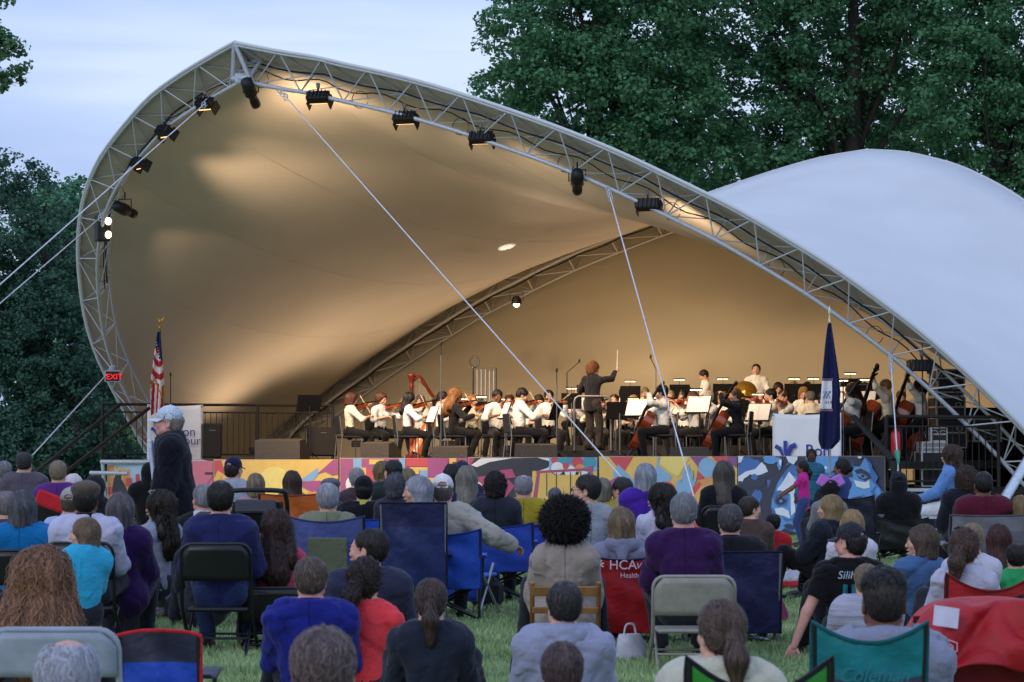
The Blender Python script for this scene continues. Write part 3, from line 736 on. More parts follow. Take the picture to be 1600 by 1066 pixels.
def build_truss(parent, segs, n, inward, front, **k):
    m = k.pop('m', GALV); bk = k.pop('bk', 1.); mb = MB(); data = []
    for pts, bays in segs:
        A, B, C_ = arch_truss(None, pts, n, inward, front, bays=bays, **k); data.append((A, B, C_))
        mb.tube([loc(p + (p - b).normalized() * -.05) for p, b in zip(A, B)], .026, 8); mb.tube([loc(p) for p in B], .036, 10); mb.tube([loc(p) for p in C_], .030, 8)
    base = mb.build('arch_truss', m, parent)
    for A, B, C_ in data:
        nb = (len(A) - 1) // 4
        for i in range(nb):
            a0, a1, a2, a3, a4 = (A[i * 4 + j] for j in range(5)); 
            for X in (B, C_):
                rod('brace', loc(a0), loc(X[i * 4 + 2]), .013 * bk, m, base); rod('brace', loc(X[i * 4 + 2]), loc(a4), .013 * bk, m, base)
            rod('brace', loc(B[i * 4 + 2]), loc(C_[i * 4 + 2]), .012 * bk, m, base); rod('brace', loc(B[i * 4 + 2]), loc(C_[min(i * 4 + 6, len(A) - 1)]), .010 * bk, m, base)
    return base, data
fmid = Vector((1.4, 50, 2.5)); fn = FPL[1] if FPL[1].y < 0 else -FPL[1]
ft, FD = build_truss(tent, [(F_left, 13), (F_right, 20)], FPL[1], fmid, fn)
rmid = Vector((3.8, 56, 2.5)); rn = FPR[1] if FPR[1].y < 0 else -FPR[1]
rt, RD = build_truss(tent, [(R_left, 16), (R_right, 14)], FPR[1], rmid, rn, depth=.85, half=.24, bk=1.7, m=mat('rear_truss_metal', '#c4c2bc', .5, .0, var=.1, scale=20))
# plates at the peak of the front arch
pk = MB(); A0, B0, C0 = FD[0][0][-1], FD[0][1][-1], FD[0][2][-1]; B1, C1 = FD[1][1][0], FD[1][2][0]
for b in (B0, C0, B1, C1): pk.tube([loc(A0), loc(b)], .045, 6)
pk.tube([loc(B0), loc(B1)], .06, 6); pk.tube([loc(C0), loc(C1)], .05, 6); pk.tube([loc(B0), loc(C0)], .04, 6); pk.box(loc(B0.lerp(B1, .5)), (.22, .05, .16)); pk.build('peak_joint', GALV, tent)
pc = MB()
for p in (B0.lerp(B1, .5), A0): pc.box(loc(p), (.12, .14, .12), bev=.02)
# cables looped along the front arch
cb = MB(); R = random.Random(5)
for D, lo_, hi_ in ((FD[0], 22, 50), (FD[1], 0, 66)):
    A, B, C_ = D; q = []
    for i in range(lo_, hi_): q.append(loc(B[i].lerp(C_[i], .55) + Vector((0, 0, .05 * math.sin(i * 1.1) + .03))))
    cb.tube(q, .012, 5); q2 = []
    for i in range(lo_, hi_ - 3): q2.append(loc(C_[i].lerp(A[i], .10) + Vector((0, 0, -.04 * abs(math.sin(i * .45))))))
    cb.build('cable', BLK, tent); cb = MB(); cb.tube(q2, .015, 5); cb.build('cable', BLK, tent); cb = MB()
    for i in range(lo_ + 2, hi_ - 2, 9):
        c = B[i].lerp(C_[i], .4); lo2 = MB(); lo2.tube([loc(c + Vector((.14 * math.cos(a), 0, -.05 + .15 * math.sin(a)))) for a in np.linspace(0, 6.0, 11)], .007, 4); lo2.build('cable_loop', BLK, tent)
A, B, C_ = RD[0]; cb.tube([loc(B[i] + Vector((0, 0, -.05 - .05 * abs(math.sin(i * .8))))) for i in range(8, 58)], .02, 5)
o = cb.build('cable', BLK, tent)
# feet
for p in (FA[0], FA[1], RA[0], RA[1]): MB().box(loc(p + Vector((0, 0, .03))), (.9, .7, .06)).build('base_plate', GALVD, tent)
# ------------------------------------------------------------------ guy ropes
def guy(px0, py0, Y0, px1, py1, Y1, label, r=.0115, tape=None, sag=.0):
    a = W(px0, py0, Y0) if not isinstance(px0, Vector) else px0; b = W(px1, py1, Y1); root = empty('guy_rope', a); n = 14
    tag(root, label, 'guy rope', 'white guy ropes staying the tent')
    P = [(a.lerp(b, i / n) - a) - Vector((0, 0, sag * 4 * (i / n) * (1 - i / n))) for i in range(n + 1)]
    MB().tube(P, r, 6).build('rope', ROPE, root)
    d = (b - a).normalized(); h = MB()
    for k in range(3): c = d * (.06 + .11 * k); h.tube([c + Vector((.035 * math.cos(t), .01 * k, .06 * math.sin(t))) for t in np.linspace(0, 6.28, 9)[:-1]], .011, 5, closed=True)
    h.build('shackle', GALV, root)
    if tape:
        c = (b - a) * tape; MB().tube([c, c + d * .22], [.05, .03], 6).build('tape', paint('#2f9a86', .6), root)
def nearB(px):  # chord point of the front arch that projects nearest to px
    best = None
    for D in FD:
        for p in D[1]:
            x = 800 + FPX * p.x / (p.y * CP + (p.z - CAM_H) * SP)
            if best is None or abs(x - px) < best[0]: best = (abs(x - px), p)
    return best[1]
def nearB2(px, py):
    best = None
    for D in FD:
        for p in D[1]:
            k = p.y * CP + (p.z - CAM_H) * SP; x = 800 + FPX * p.x / k; y = 533 - FPX * ((p.z - CAM_H) * CP - p.y * SP) / k
            q = (x - px) ** 2 + (y - py) ** 2
            if best is None or q < best[0]: best = (q, p)
    return best[1].copy()
guy(nearB2(432, 135), 0, 0, 1068, 856, 39.5, 'long white rope from the tent peak slanting down across the stage to the lawn')
guy(nearB2(952, 285), 0, 0, 1108, 862, 38.5, 'white rope from the middle of the front arch down past the cellists')
guy(nearB2(1401, 548), 0, 0, 1408, 800, 42.5, 'near vertical white rope beside the red fire extinguisher with green tape', tape=.62)
guy(nearB2(330, 150), 0, 0, -420, 815, 37, 'upper of two parallel white ropes leaving the left arch towards the sky side')
guy(nearB2(150, 335), 0, 0, -440, 850, 38, 'lower of two parallel white ropes leaving the left arch near the lit lamp')
guy(nearB2(178, 572), 0, 0, 20, 745, 47, 'short white rope below the exit sign ending in green tape', tape=.84, r=.014)
# ------------------------------------------------------------------ stage
P0, P1 = Vector((-8.1, 53.5, 0)), Vector((6.0, 43.3, 0)); SU = (P1 - P0).normalized(); SV = Vector((-SU.y, SU.x, 0)); SV = SV if SV.y > 0 else -SV; SN = -SV
SANG = math.atan2(SU.y, SU.x); DZ = 1.22; FPn = (P0, SN)
def onfront(px, py, off=0.): return onplane(px, py, P0 + SN * off, SN)
DECKM = paint('#17130f', .7)
st = MB(); Lf = (P1 - P0).length
dk = [P0 + SV * .12, P1 + SV * .12, Vector((8.2, 44.9, 0)), Vector((10.5, 49.2, 0)), Vector((9.6, 58.0, 0)), Vector((4, 62.5, 0)), P0 + SV * 10.5]
st.prism([(p.x, p.y) for p in dk], .12, z0=DZ - .12)
stage = st.build('stage_deck', DECKM); tag(stage, kind='structure')
sk = MB()
for k in range(9):
    c = P0 + SV * .30 + SU * (Lf * (k + .5) / 9); sk.box((c.x, c.y, (DZ - .13) / 2), (Lf / 9 - .02, .03, DZ - .14), SANG)
o = sk.build('stage_skirt', BLK2, stage)
for k in range(10):
    c = P0 + SV * .5 + SU * (Lf * k / 9); rod('stage_leg', (c.x, c.y, 0), (c.x, c.y, DZ - .12), .03, GALVD, stage)
# risers at the back
for q, (d0, z, L0, L1) in enumerate([(6.2, .28, 5.0, 14.5), (8.4, .5, 5.5, 15.5)]):
    a = P0 + SV * d0 + SU * L0; b = P0 + SV * d0 + SU * L1; c = b + SV * 2.1; d = a + SV * 2.1
    r_ = MB(); r_.prism([(p.x, p.y) for p in (a, b, c, d)], z, z0=DZ + .002); tag(r_.build('riser', BLK2), 'low carpeted black riser under the wind players' if q == 0 else 'higher black riser at the very back under the percussion', 'riser', 'risers under the orchestra')
# aluminium trim at the left end of the deck
tr = MB(); a = W(158, 722, 53.3); b = W(336, 722, 52.0); tr.tube([a, b], .045, 6); a2 = W(141, 739, 53); tr.tube([a2, W(200, 740, 52.6)], .04, 6)
tr.tube([W(160, 722, 53.3), W(166, 800, 53.3)], .04, 6); tag(tr.build('deck_trim', GALV), 'pale aluminium staging edge at the left end of the stage', 'staging')
# ------------------------------------------------------------------ painted panels along the stage front
def pcol(c):
    q = srgb(c); g = sum(q) / 3; return mat('mural_' + c, tuple(v * .80 + g * .14 + .03 for v in q), rough=.6, var=.05, scale=6, spec=.3)
def fpoly(mb, pts, layer, mats, c):
    m = pcol(c)
    if m not in mats: mats.append(m)
    mb.cur = mats.index(m); q = [onfront(x, y, .02 + .0016 * layer) for x, y in pts]
    ar = sum(a[0] * b[1] - b[0] * a[1] for a, b in zip(pts, pts[1:] + pts[:1]))
    if ar > 0: q = q[::-1]
    mb.add(q, [tuple(range(len(q)))])
def circ(x, y, r, n=20, ry=None, a0=0): return [(x + r * math.cos(a0 + 2 * math.pi * i / n), y + (ry or r) * math.sin(a0 + 2 * math.pi * i / n)) for i in range(n)]
def rc(x0, y0, x1, y1): return [(x0, y0), (x1, y0), (x1, y1), (x0, y1)]
def panel(x0, x1, base, shapes, label, yt0, yt1):
    mb = MB(); mats = [paint('#b8a890', .7)]
    a, b = onfront(x0, 720), onfront(x1, 720); zt = (onfront(x0, yt0).z + onfront(x1, yt1).z) / 2
    c = (a + b) / 2; w = (b - a).length; c.z = (zt + .06) / 2; mb.box(c, (w - .012, .03, zt - .06), SANG)
    yb0, yb1 = 704 + CAM_H * FPX / a.y - 4, 704 + CAM_H * FPX / b.y - 4
    root = mb.build('mural_panel', mats[0]); tag(root, label, 'mural panel', 'painted panels along the stage front')
    art = MB(); am = []; e = .6
    fpoly(art, [(x0 + e, yt0 + .6), (x1 - e, yt1 + .6), (x1 - e, yb1), (x0 + e, yb0)], 0, am, base)
    for i, (cc, pts) in enumerate(shapes):
        q = [(min(max(x, x0 + e), x1 - e), min(yb0 + (yb1 - yb0) * (x - x0) / (x1 - x0) - .5, max(y, yt0 + (yt1 - yt0) * (x - x0) / (x1 - x0) + .7))) for x, y in pts]; fpoly(art, q, i + 1, am, cc)
    o = link('painting', art.mesh('painting', *am), root)
    return root
YEL, ORG, RED, MAG, LBL, DRK, WHT, TEAL, PUR = '#f2c244', '#e8973a', '#dc3c44', '#b04484', '#7fb4d8', '#34343e', '#f0ece4', '#2f9cb0', '#8a4a8a'
panel(168, 258, '#a9cbe0', [(ORG, rc(168, 727, 178, 800)), (YEL, rc(180, 729, 184, 800)), (ORG, rc(190, 734, 203, 800)), (YEL, rc(186, 731, 192, 800)), (RED, [(203, 800), (203, 760), (197, 760), (197, 747), (206, 747), (206, 755), (212, 755), (212, 741), (218, 741), (218, 750), (226, 750), (226, 800)]), (YEL, rc(221, 758, 230, 800)), (RED, rc(168, 761, 178, 772)), (YEL, rc(166, 775, 180, 800)),
      ('#2c3238', [(177, 776), (175, 766), (178, 748), (182, 739), (187, 735), (192, 737), (194, 742), (190, 742), (189, 748), (195, 758), (199, 768), (201, 780), (199, 800), (180, 800)]), (ORG, rc(240, 728, 250, 800))],
      'painted panel with a black bird in front of a red and orange skyline', 721.5, 721)
panel(258, 333, '#d86a80', [(DRK, rc(320, 738, 333, 742)), (MAG, [(320, 760), (333, 742), (333, 746), (322, 764)]), (WHT, rc(262, 722, 300, 800))], 'mostly hidden pink painted panel behind the standing man', 721, 719.5)
panel(334, 529, YEL, [(RED, [(334, 718), (346, 718), (352, 743), (340, 735), (334, 748)]), (ORG, [(334, 760), (346, 742), (356, 770), (350, 830), (334, 830)]), ('#f7dc62', circ(429, 757, 26, ry=28)), (LBL, [(470, 750), (496, 731), (498, 741), (488, 752), (475, 752)]), (MAG, [(495, 741), (521, 718), (528, 718), (528, 741), (520, 743), (508, 737)]), (MAG, [(470, 753), (500, 751), (512, 757), (528, 747), (528, 762), (500, 775), (470, 760)]), (ORG, [(480, 770), (528, 762), (528, 845), (460, 845)]), (RED, [(395, 830), (420, 790), (470, 785), (460, 845)])],
      'yellow painted panel with a pale sun circle and blue and magenta shapes', 719, 717)
panel(531, 731, '#b24a80', [(LBL, rc(552, 717, 565, 731)), (YEL, rc(562, 731, 572, 742)), (YEL, [(577, 718), (600, 718), (600, 725), (577, 726)]), (RED, rc(572, 734, 592, 752)), (YEL, rc(592, 725, 606, 735)), (LBL, rc(624, 716, 633, 736)), (RED, rc(634, 716, 668, 729)), (YEL, [(640, 730), (668, 730), (668, 735), (655, 735), (655, 741), (644, 741)]), (LBL, rc(656, 735, 668, 760)), (MAG, rc(668, 716, 700, 750)), (YEL, [(702, 716), (713, 716), (713, 722), (707, 722), (707, 730), (702, 730)]), (YEL, rc(668, 747, 680, 790)), (RED, rc(632, 745, 656, 790)), (WHT, circ(547, 757, 7, ry=11)), (LBL, rc(560, 760, 600, 830)), (YEL, rc(600, 765, 640, 830)), (PUR, rc(680, 760, 722, 840))],
      'painted panel of magenta, red, yellow and light blue square blocks', 716.5, 715)
balls = []
for x, y, r, c in [(867, 719, 6, RED), (878, 723, 8, TEAL), (889, 718, 7, TEAL), (902, 722, 9, RED), (921, 722, 10, TEAL), (871, 732, 10, WHT), (891, 737, 9, WHT), (906, 732, 7, ORG), (912, 745, 9, WHT), (884, 728, 5, RED)]: balls.append((c, circ(x, y, r, 16)))
SW = '#b84470'
panel(732, 934, DRK, [('#c03a6c', [(732, 714), (742, 714), (736, 726), (732, 730)]), (WHT, [(736, 727), (752, 716), (845, 713), (870, 716), (868, 730), (855, 738), (800, 728), (760, 735)]), (DRK, [(738, 733), (765, 722), (800, 716), (840, 715), (862, 722), (856, 731), (835, 738), (800, 748), (760, 742)]), ('#c03a6c', [(732, 748), (756, 744), (795, 750), (804, 760), (780, 790), (740, 786), (732, 770)]), (WHT, circ(747, 762, 7, 9, ry=9)), (WHT, circ(786, 748, 5, 7, ry=4)), ('#c03a6c', [(780, 735), (800, 733), (806, 746), (790, 748)]),
      (LBL, [(858, 713), (933, 713), (933, 738), (858, 738)])] + balls + [(YEL, [(832, 736), (858, 736), (866, 742), (922, 742), (922, 737), (933, 737), (933, 845), (826, 845)]), (SW, [(838, 736), (924, 731), (924, 734.5), (838, 740)]), (SW, [(839, 738), (844, 738), (838, 790), (831, 790)]), (SW, [(920, 728), (925, 728), (931, 790), (925, 790)]), (DRK, rc(853.5, 740, 854.8, 775)), (DRK, rc(868.5, 739, 869.8, 775)), (DRK, rc(890.5, 738, 891.8, 775)), (DRK, rc(906.5, 737, 907.8, 775)), (ORG, [(860, 800), (900, 780), (933, 790), (933, 845), (850, 845)])],
      'painted panel with a dark swirl, coloured balloons and a pink swing set', 715, 714)
HAND = [(1056, 765), (1057, 752), (1063, 748), (1066, 756), (1066, 738), (1069, 732), (1072, 740), (1073, 727), (1076, 725), (1078, 738), (1082, 733), (1083, 742), (1082, 752), (1087, 745), (1088, 750), (1080, 768), (1076, 776), (1062, 776)]
panel(936, 1152, YEL, [(RED, [(952, 713), (990, 713), (973, 742)]), (LBL, [(958, 735), (966, 726), (985, 745), (1000, 760), (990, 770), (958, 756)]), (MAG, [(936, 760), (970, 742), (975, 757), (950, 780), (936, 785)]), (LBL, [(1028, 713), (1031, 713), (1029, 728), (1024, 735)]), (LBL, [(1024, 735), (1029, 727), (1050, 745), (1044, 757), (1022, 752)]), ('#f7dc62', [(1034, 713), (1078, 713), (1060, 745), (1050, 740), (1030, 724)]), (RED, circ(1040, 768, 16, 14)), (PUR, circ(1042, 772, 12, 14)), (MAG, [(1084, 713), (1104, 713), (1097, 738), (1091, 733)]), (PUR, [(1078, 713), (1106, 713), (1092, 731)]), (LBL, circ(1105, 731, 14, 14, ry=16)), (RED, [(1112, 713), (1140, 713), (1138, 724), (1120, 722)]), (PUR, [(1138, 713), (1152, 713), (1152, 731), (1136, 722)]), (RED, [(1090, 735), (1100, 745), (1094, 752), (1088, 748)]),
      (ORG, circ(1110, 790, 38, 22, ry=44)), (RED, [(1070, 775), (1092, 752), (1096, 757), (1080, 782)]), ('#f0b23c', circ(1112, 794, 32, 22, ry=38)), (LBL, HAND), ('#4a9ab0', [(x - 76 + 2, y + 8) for x, y in HAND]), (RED, [(1085, 800), (1100, 815), (1105, 845), (1080, 845)]), (RED, [(936, 800), (960, 790), (990, 845), (936, 845)])],
      'yellow painted panel with raised blue hands and a red triangle', 713.5, 712.5)
B1c, B2c, B3c, BD = '#2e6cb8', '#4a9ade', '#dfe8f4', '#30364c'
def blob(x, y, r, sx=1., sy=1., seed=0, n=16):
    q = random.Random(seed); return [(x + r * sx * (1 + q.uniform(-.28, .28)) * math.cos(2 * math.pi * i / n), y + r * sy * (1 + q.uniform(-.28, .28)) * math.sin(2 * math.pi * i / n)) for i in range(n)]
face = [(B1c, blob(1170, 735, 20, 1.2, 1.1, 1)), (B3c, [(1153, 745), (1165, 737), (1180, 733), (1190, 722), (1196, 728), (1200, 737), (1188, 742), (1172, 747), (1160, 752), (1153, 752)]), (B3c, [(1153, 713), (1162, 713), (1158, 722), (1153, 724)]), (BD, blob(1180, 752, 14, 1.3, .8, 3)), (B1c, blob(1184, 775, 8, 1, 1.2, 4)), (B1c, blob(1178, 745, 5, 1, 1, 5)), (B2c, blob(1205, 718, 9, 1.4, .7, 6)), (B2c, blob(1160, 800, 7, .7, 1.6, 7)),
    (B1c, blob(1237, 785, 46, .92, 1.12, 8, 26)), (B2c, blob(1240, 788, 41, .9, 1.12, 9, 26)), (BD, [(1196, 775), (1204, 750), (1222, 730), (1240, 722), (1226, 737), (1213, 758), (1206, 780), (1204, 800), (1199, 795)]), (B3c, [(1233, 737), (1245, 752), (1247, 770), (1230, 772), (1218, 770), (1214, 765), (1222, 755)]), (B3c, [(1228, 713), (1246, 713), (1246, 718), (1240, 726), (1232, 722)]),
    (B1c, [(1208, 776), (1220, 772), (1232, 778), (1230, 790), (1216, 792), (1210, 787)]), (BD, [(1211, 781), (1220, 777), (1229, 781), (1228, 786), (1219, 790), (1213, 787)]), (B2c, circ(1220, 783, 2.5, 8)), (B1c, [(1209, 770), (1218, 766), (1232, 771), (1231, 775), (1220, 772), (1210, 775)]), (B3c, [(1210, 795), (1222, 793), (1232, 798), (1235, 810), (1224, 806), (1213, 804)]), (B3c, [(1235, 770), (1240, 770), (1243, 800), (1236, 806)]), (B1c, [(1221, 807), (1232, 812), (1242, 807), (1238, 813), (1226, 814)]), (BD, [(1224, 821), (1232, 818), (1240, 821), (1247, 821), (1240, 827), (1229, 826)]), (B3c, [(1252, 800), (1262, 795), (1264, 812), (1256, 812)]), (B1c, blob(1258, 790, 8, 1, .8, 12)), (BD, blob(1257, 787, 4, 1.4, .6, 13)),
    (B2c, blob(1218, 724, 6, .6, 1.6, 14)), (B3c, blob(1219, 722, 3, .6, 1.6, 15)), (B2c, blob(1285, 722, 18, 1.4, 1., 16)), (B3c, blob(1290, 731, 2.5, 1, 1, 17)), (B1c, blob(1297, 745, 9, 1.6, .7, 18)), (BD, blob(1275, 758, 10, 1, 1.6, 19)),
    (B1c, blob(1345, 770, 36, .82, 1.5, 20, 26)), (B2c, blob(1340, 768, 31, .8, 1.5, 21, 26)), (BD, [(1335, 735), (1345, 732), (1357, 738), (1362, 747), (1352, 752), (1342, 748)]), (B2c, [(1338, 741), (1348, 740), (1356, 746), (1348, 749)]), (BD, circ(1348, 744, 3, 8)), (B3c, [(1334, 750), (1342, 752), (1352, 754), (1358, 750), (1359, 762), (1350, 764), (1338, 760)]), (BD, [(1318, 733), (1330, 736), (1333, 745), (1322, 747)]), (B3c, blob(1343, 714, 3, 1, 1, 23)), (B1c, blob(1352, 785, 9, 1, 1.3, 24)), (B2c, blob(1372, 768, 5, .8, 1.4, 25)), (BD, [(1330, 778), (1345, 775), (1350, 782), (1338, 787)]), (B1c, blob(1325, 812, 14, 1, 1, 26)), (B2c, blob(1358, 822, 10, 1, 1.2, 27))]
panel(1153, 1383, BD, face, 'blue posterised painted panel with two large faces at the right end', 712.5, 712.5)
# ------------------------------------------------------------------ sponsor banners
def text(name, s, loc_, rot, size, m, parent, ext=.002, shear=0., align='LEFT'):
    c = bpy.data.curves.new(name, 'FONT'); c.body = s; c.size = size; c.extrude = ext; c.shear = shear; c.align_x = align; c.materials.append(m); c.resolution_u = 3
    t_ = bpy.data.objects.new('t', c); COL.objects.link(t_); bpy.context.view_layer.update(); me = bpy.data.meshes.new_from_object(t_); bpy.data.objects.remove(t_); bpy.data.curves.remove(c)
    o = bpy.data.objects.new(name, me); COL.objects.link(o); o.parent = parent; o.location = loc_; o.rotation_euler = rot; return o
NAVY = paint('#2c3c98', .6); BANM = mat('banner_vinyl', (.78, .78, .80), rough=.55, var=.06, scale=1.5, bump=.15, bscale=2.2)
def banner(origin, ang, w, h, label, seed=0):
    root = empty('banner', origin, ang); tag(root, label, 'banner', 'white sponsor banners at the stage front'); g = MB(); R = random.Random(seed); P = []
    for i in range(15):
        z = -h * i / 14; P.append([Vector((w * j / 16, .012 * math.sin(j * .9 + i * .35 + seed) * (i / 14) + .02 * math.sin(j * .35 + seed), z - .03 * math.sin(math.pi * j / 16) * (1 - i / 14))) for j in range(17)])
    g.grid(P); o = g.build('banner_sheet', BANM, root); md = o.modifiers.new('t', 'SOLIDIFY'); md.thickness = .003; md.offset = 1
    k = w / 1.2; lg = MB(); y = -.045
    def arc(pts): lg.tube([(p[0] * k, y, p[1] * k) for p in pts], [p[2] * k for p in pts], 6)
    bx, bz = .10, -.62
    arc([(.255, -.42, .035), (.255, -.56, .03), (.252, -.63, .012)]); arc([(.08, -.50, .035), (.16, -.54, .035), (.21, -.64, .02), (.225, -.72, .008)]); arc([(.44, -.48, .038), (.36, -.51, .038), (.30, -.60, .038), (.26, -.72, .042), (.235, -.82, .045)])
    L = lg.build('emblem', NAVY, root); L.scale = (1, .12, 1); L.location = (0, -.036, 0)
    text('lettering', 'Bon', (.60 * k, -.042, -.66 * k), (math.pi / 2, 0, 0), .27 * k, NAVY, root); text('lettering', 'Secours', (.44 * k, -.042, -.84 * k), (math.pi / 2, 0, 0), .25 * k, NAVY, root)
    gm = MB()
    for x in (.03, w - .03): gm.tube([(x + .012 * math.cos(t), -.02, -.03 + .012 * math.sin(t)) for t in np.linspace(0, 6.28, 9)[:-1]], .006, 4, closed=True)
    gm.build('grommets', GALVD, root)
a, b = onfront(1206, 646, -.10), onfront(1314, 650, -.10); banner(a, SANG, (b - a).length * 1.0, 1.15, 'white sponsor banner behind the dark blue state flag', 1)
a, b = W(230, 632, 53.0), W(317, 633, 53.4); banner(a, math.atan2(b.y - a.y, b.x - a.x), (b - a).length, 1.35, 'white sponsor banner on the rail behind the man in the pale cap', 4)
# ------------------------------------------------------------------ railings
def railing(pts, z0, h, label, step=.115, posts=1.3, m=None, midrail=.86):
    m = m or BROWN; o0 = Vector(pts[0]); root = empty('railing', (o0.x, o0.y, z0)); tag(root, label, 'railing', 'black baluster railings round the stage')
    for a, b in zip(pts, pts[1:]):
        a, b = Vector((a[0], a[1], 0)) - Vector((o0.x, o0.y, 0)), Vector((b[0], b[1], 0)) - Vector((o0.x, o0.y, 0)); L = (b - a).length; d = (b - a) / L
        f = MB(); up = Vector((0, 0, 1))
        for z, r in ((h, .028), (h * midrail, .016), (.10, .02)): f.tube([a + up * z, b + up * z], r, 6)
        f.build('rail', m, root)
        for k in range(int(L / posts) + 1): p = a + d * min(L, k * L / max(1, int(L / posts))); rod('post', p, p + up * h, .032, m, root)
        n = int(L / step)
        for k in range(1, n): p = a + d * (L * k / n); rod('baluster', p + up * .10, p + up * h * midrail, .0105, m, root, 4)
    return root
a, b = W(160, 632, 53.4), W(520, 634, 55.0); railing([(a.x, a.y), (b.x, b.y)], DZ, (704 - 632) / 78.5 + CAM_H - DZ, 'long dark railing along the left back side of the stage')
a, b = W(1385, 700, 43.5), W(1560, 700, 44.2); railing([(a.x, a.y), (b.x, b.y)], .80, 1.15, 'dark railing of the side landing behind the woman in denim', step=.12)
a, b = W(1462, 700, 47.5), W(1640, 700, 50); railing([(a.x, a.y), (b.x, b.y)], .9, 1.2, 'second dark railing farther back under the right truss', step=.12)
ld = MB(); a, b = W(1335, 700, 44.0), W(1640, 700, 45); ld.prism([(a.x, a.y), (8.6, 44.4), (9.4, 47), (a.x + 1.5, a.y + 4)], .1, z0=.70); o = ld.build('side_landing', BLK2)
tag(o, 'dark side landing of the stage at the right', 'landing')
sk = MB(); sk.prism([(a.x + .1, a.y + .12), (8.5, 44.45), (8.5, 44.5), (a.x + .1, a.y + .16)], .68, z0=.01); sk.build('landing_skirt', BLK, o)
t_ = MB(); a = W(1412, 765, 43.2); b = W(1452, 766, 43.2); t_.box((a + b) / 2, ((b - a).length, .25, .05)); tag(t_.build('step', GALV), 'pale metal step below the side landing railing', 'step')
# sloping stair handrails
def slope_rail(pts, r, label, m=BLK):
    g = MB()
    for q in pts: g.tube([W(*p) for p in q], r, 8)
    tag(g.build('handrail', m), label, 'handrail', 'sloping stair handrails')
slope_rail([[(1334, 652, 43.9), (1396, 720, 42.6)], [(1396, 720, 42.6), (1398, 775, 42.6)]], .05, 'thick black handrail sloping down beside the right sponsor banner')
slope_rail([[(188, 632, 52.6), (60, 735, 49.5), (10, 775, 48)]], .035, 'upper dark handrail sloping down left of the stage rail', BROWN)
slope_rail([[(233, 638, 52.2), (100, 740, 49.2), (50, 780, 48)]], .035, 'lower dark handrail sloping down past the left sponsor banner', BROWN)
# ------------------------------------------------------------------ trees
LEAFM = {}
def leafm(key, c, c2):
    if key in LEAFM: return LEAFM[key]
    m = bpy.data.materials.new('leaves_' + key); m.use_nodes = True; n, l = m.node_tree.nodes, m.node_tree.links; b = n['Principled BSDF']
    t = n.new('ShaderNodeTexCoord'); z = n.new('ShaderNodeTexNoise'); z.inputs['Scale'].default_value = 1.1; z.inputs['Detail'].default_value = 8; z.inputs['Roughness'].default_value = .7; l.new(t.outputs['Object'], z.inputs['Vector'])
    r = n.new('ShaderNodeValToRGB'); l.new(z.outputs['Fac'], r.inputs[0]); r.color_ramp.elements[0].position = .35; r.color_ramp.elements[1].position = .65
    r.color_ramp.elements[0].color = (*[v * 1.6 for v in c], 1); r.color_ramp.elements[1].color = (*[v * 1.7 for v in c2], 1); l.new(r.outputs[0], b.inputs['Base Color']); b.inputs['Roughness'].default_value = .6; b.inputs['Specular IOR Level'].default_value = .3
    tr = n.new('ShaderNodeBsdfTranslucent'); l.new(r.outputs[0], tr.inputs[0]); ms = n.new('ShaderNodeMixShader'); ms.inputs[0].default_value = .25
    l.new(b.outputs[0], ms.inputs[1]); l.new(tr.outputs[0], ms.inputs[2]); l.new(ms.outputs[0], n['Material Output'].inputs[0]); LEAFM[key] = m; return m
BARK = mat('bark', (.035, .030, .026), rough=.95, var=.4, scale=5, bump=.8, bscale=14, stretch=(1, 1, .25))
def leaf_cloud(centres, radii, n_each, size, R, droop=.25, star=True, flat=1.):
    """sprays of leaf-sized faces round each twig end"""
    C = np.repeat(centres, n_each, 0); rr = np.repeat(radii, n_each); N = len(C)
    d = R.normal(size=(N, 3)); d /= np.linalg.norm(d, axis=1, keepdims=True); q = R.rand(N) ** .45
    P = C + d * (rr * q)[:, None] * np.array([1, 1, .62 * flat])
    nrm = d * .5 + R.normal(size=(N, 3)) * .55 + np.array([0, 0, .7]); nrm /= np.linalg.norm(nrm, axis=1, keepdims=True)
    a = R.normal(size=(N, 3)); a[:, 2] -= droop; a -= nrm * np.sum(a * nrm, 1, keepdims=True); a /= np.linalg.norm(a, axis=1, keepdims=True); b = np.cross(nrm, a)
    s = size * (.6 + .8 * R.rand(N))[:, None]
    V = np.stack([P - a * s * .5, P + b * s * .42 + a * s * .05, P + a * s * .62, P - b * s * .42 + a * s * .05], 1)
    V[:, 2] += nrm * s * -.12
    return V.reshape(-1, 3), np.arange(4 * N).reshape(-1, 4)
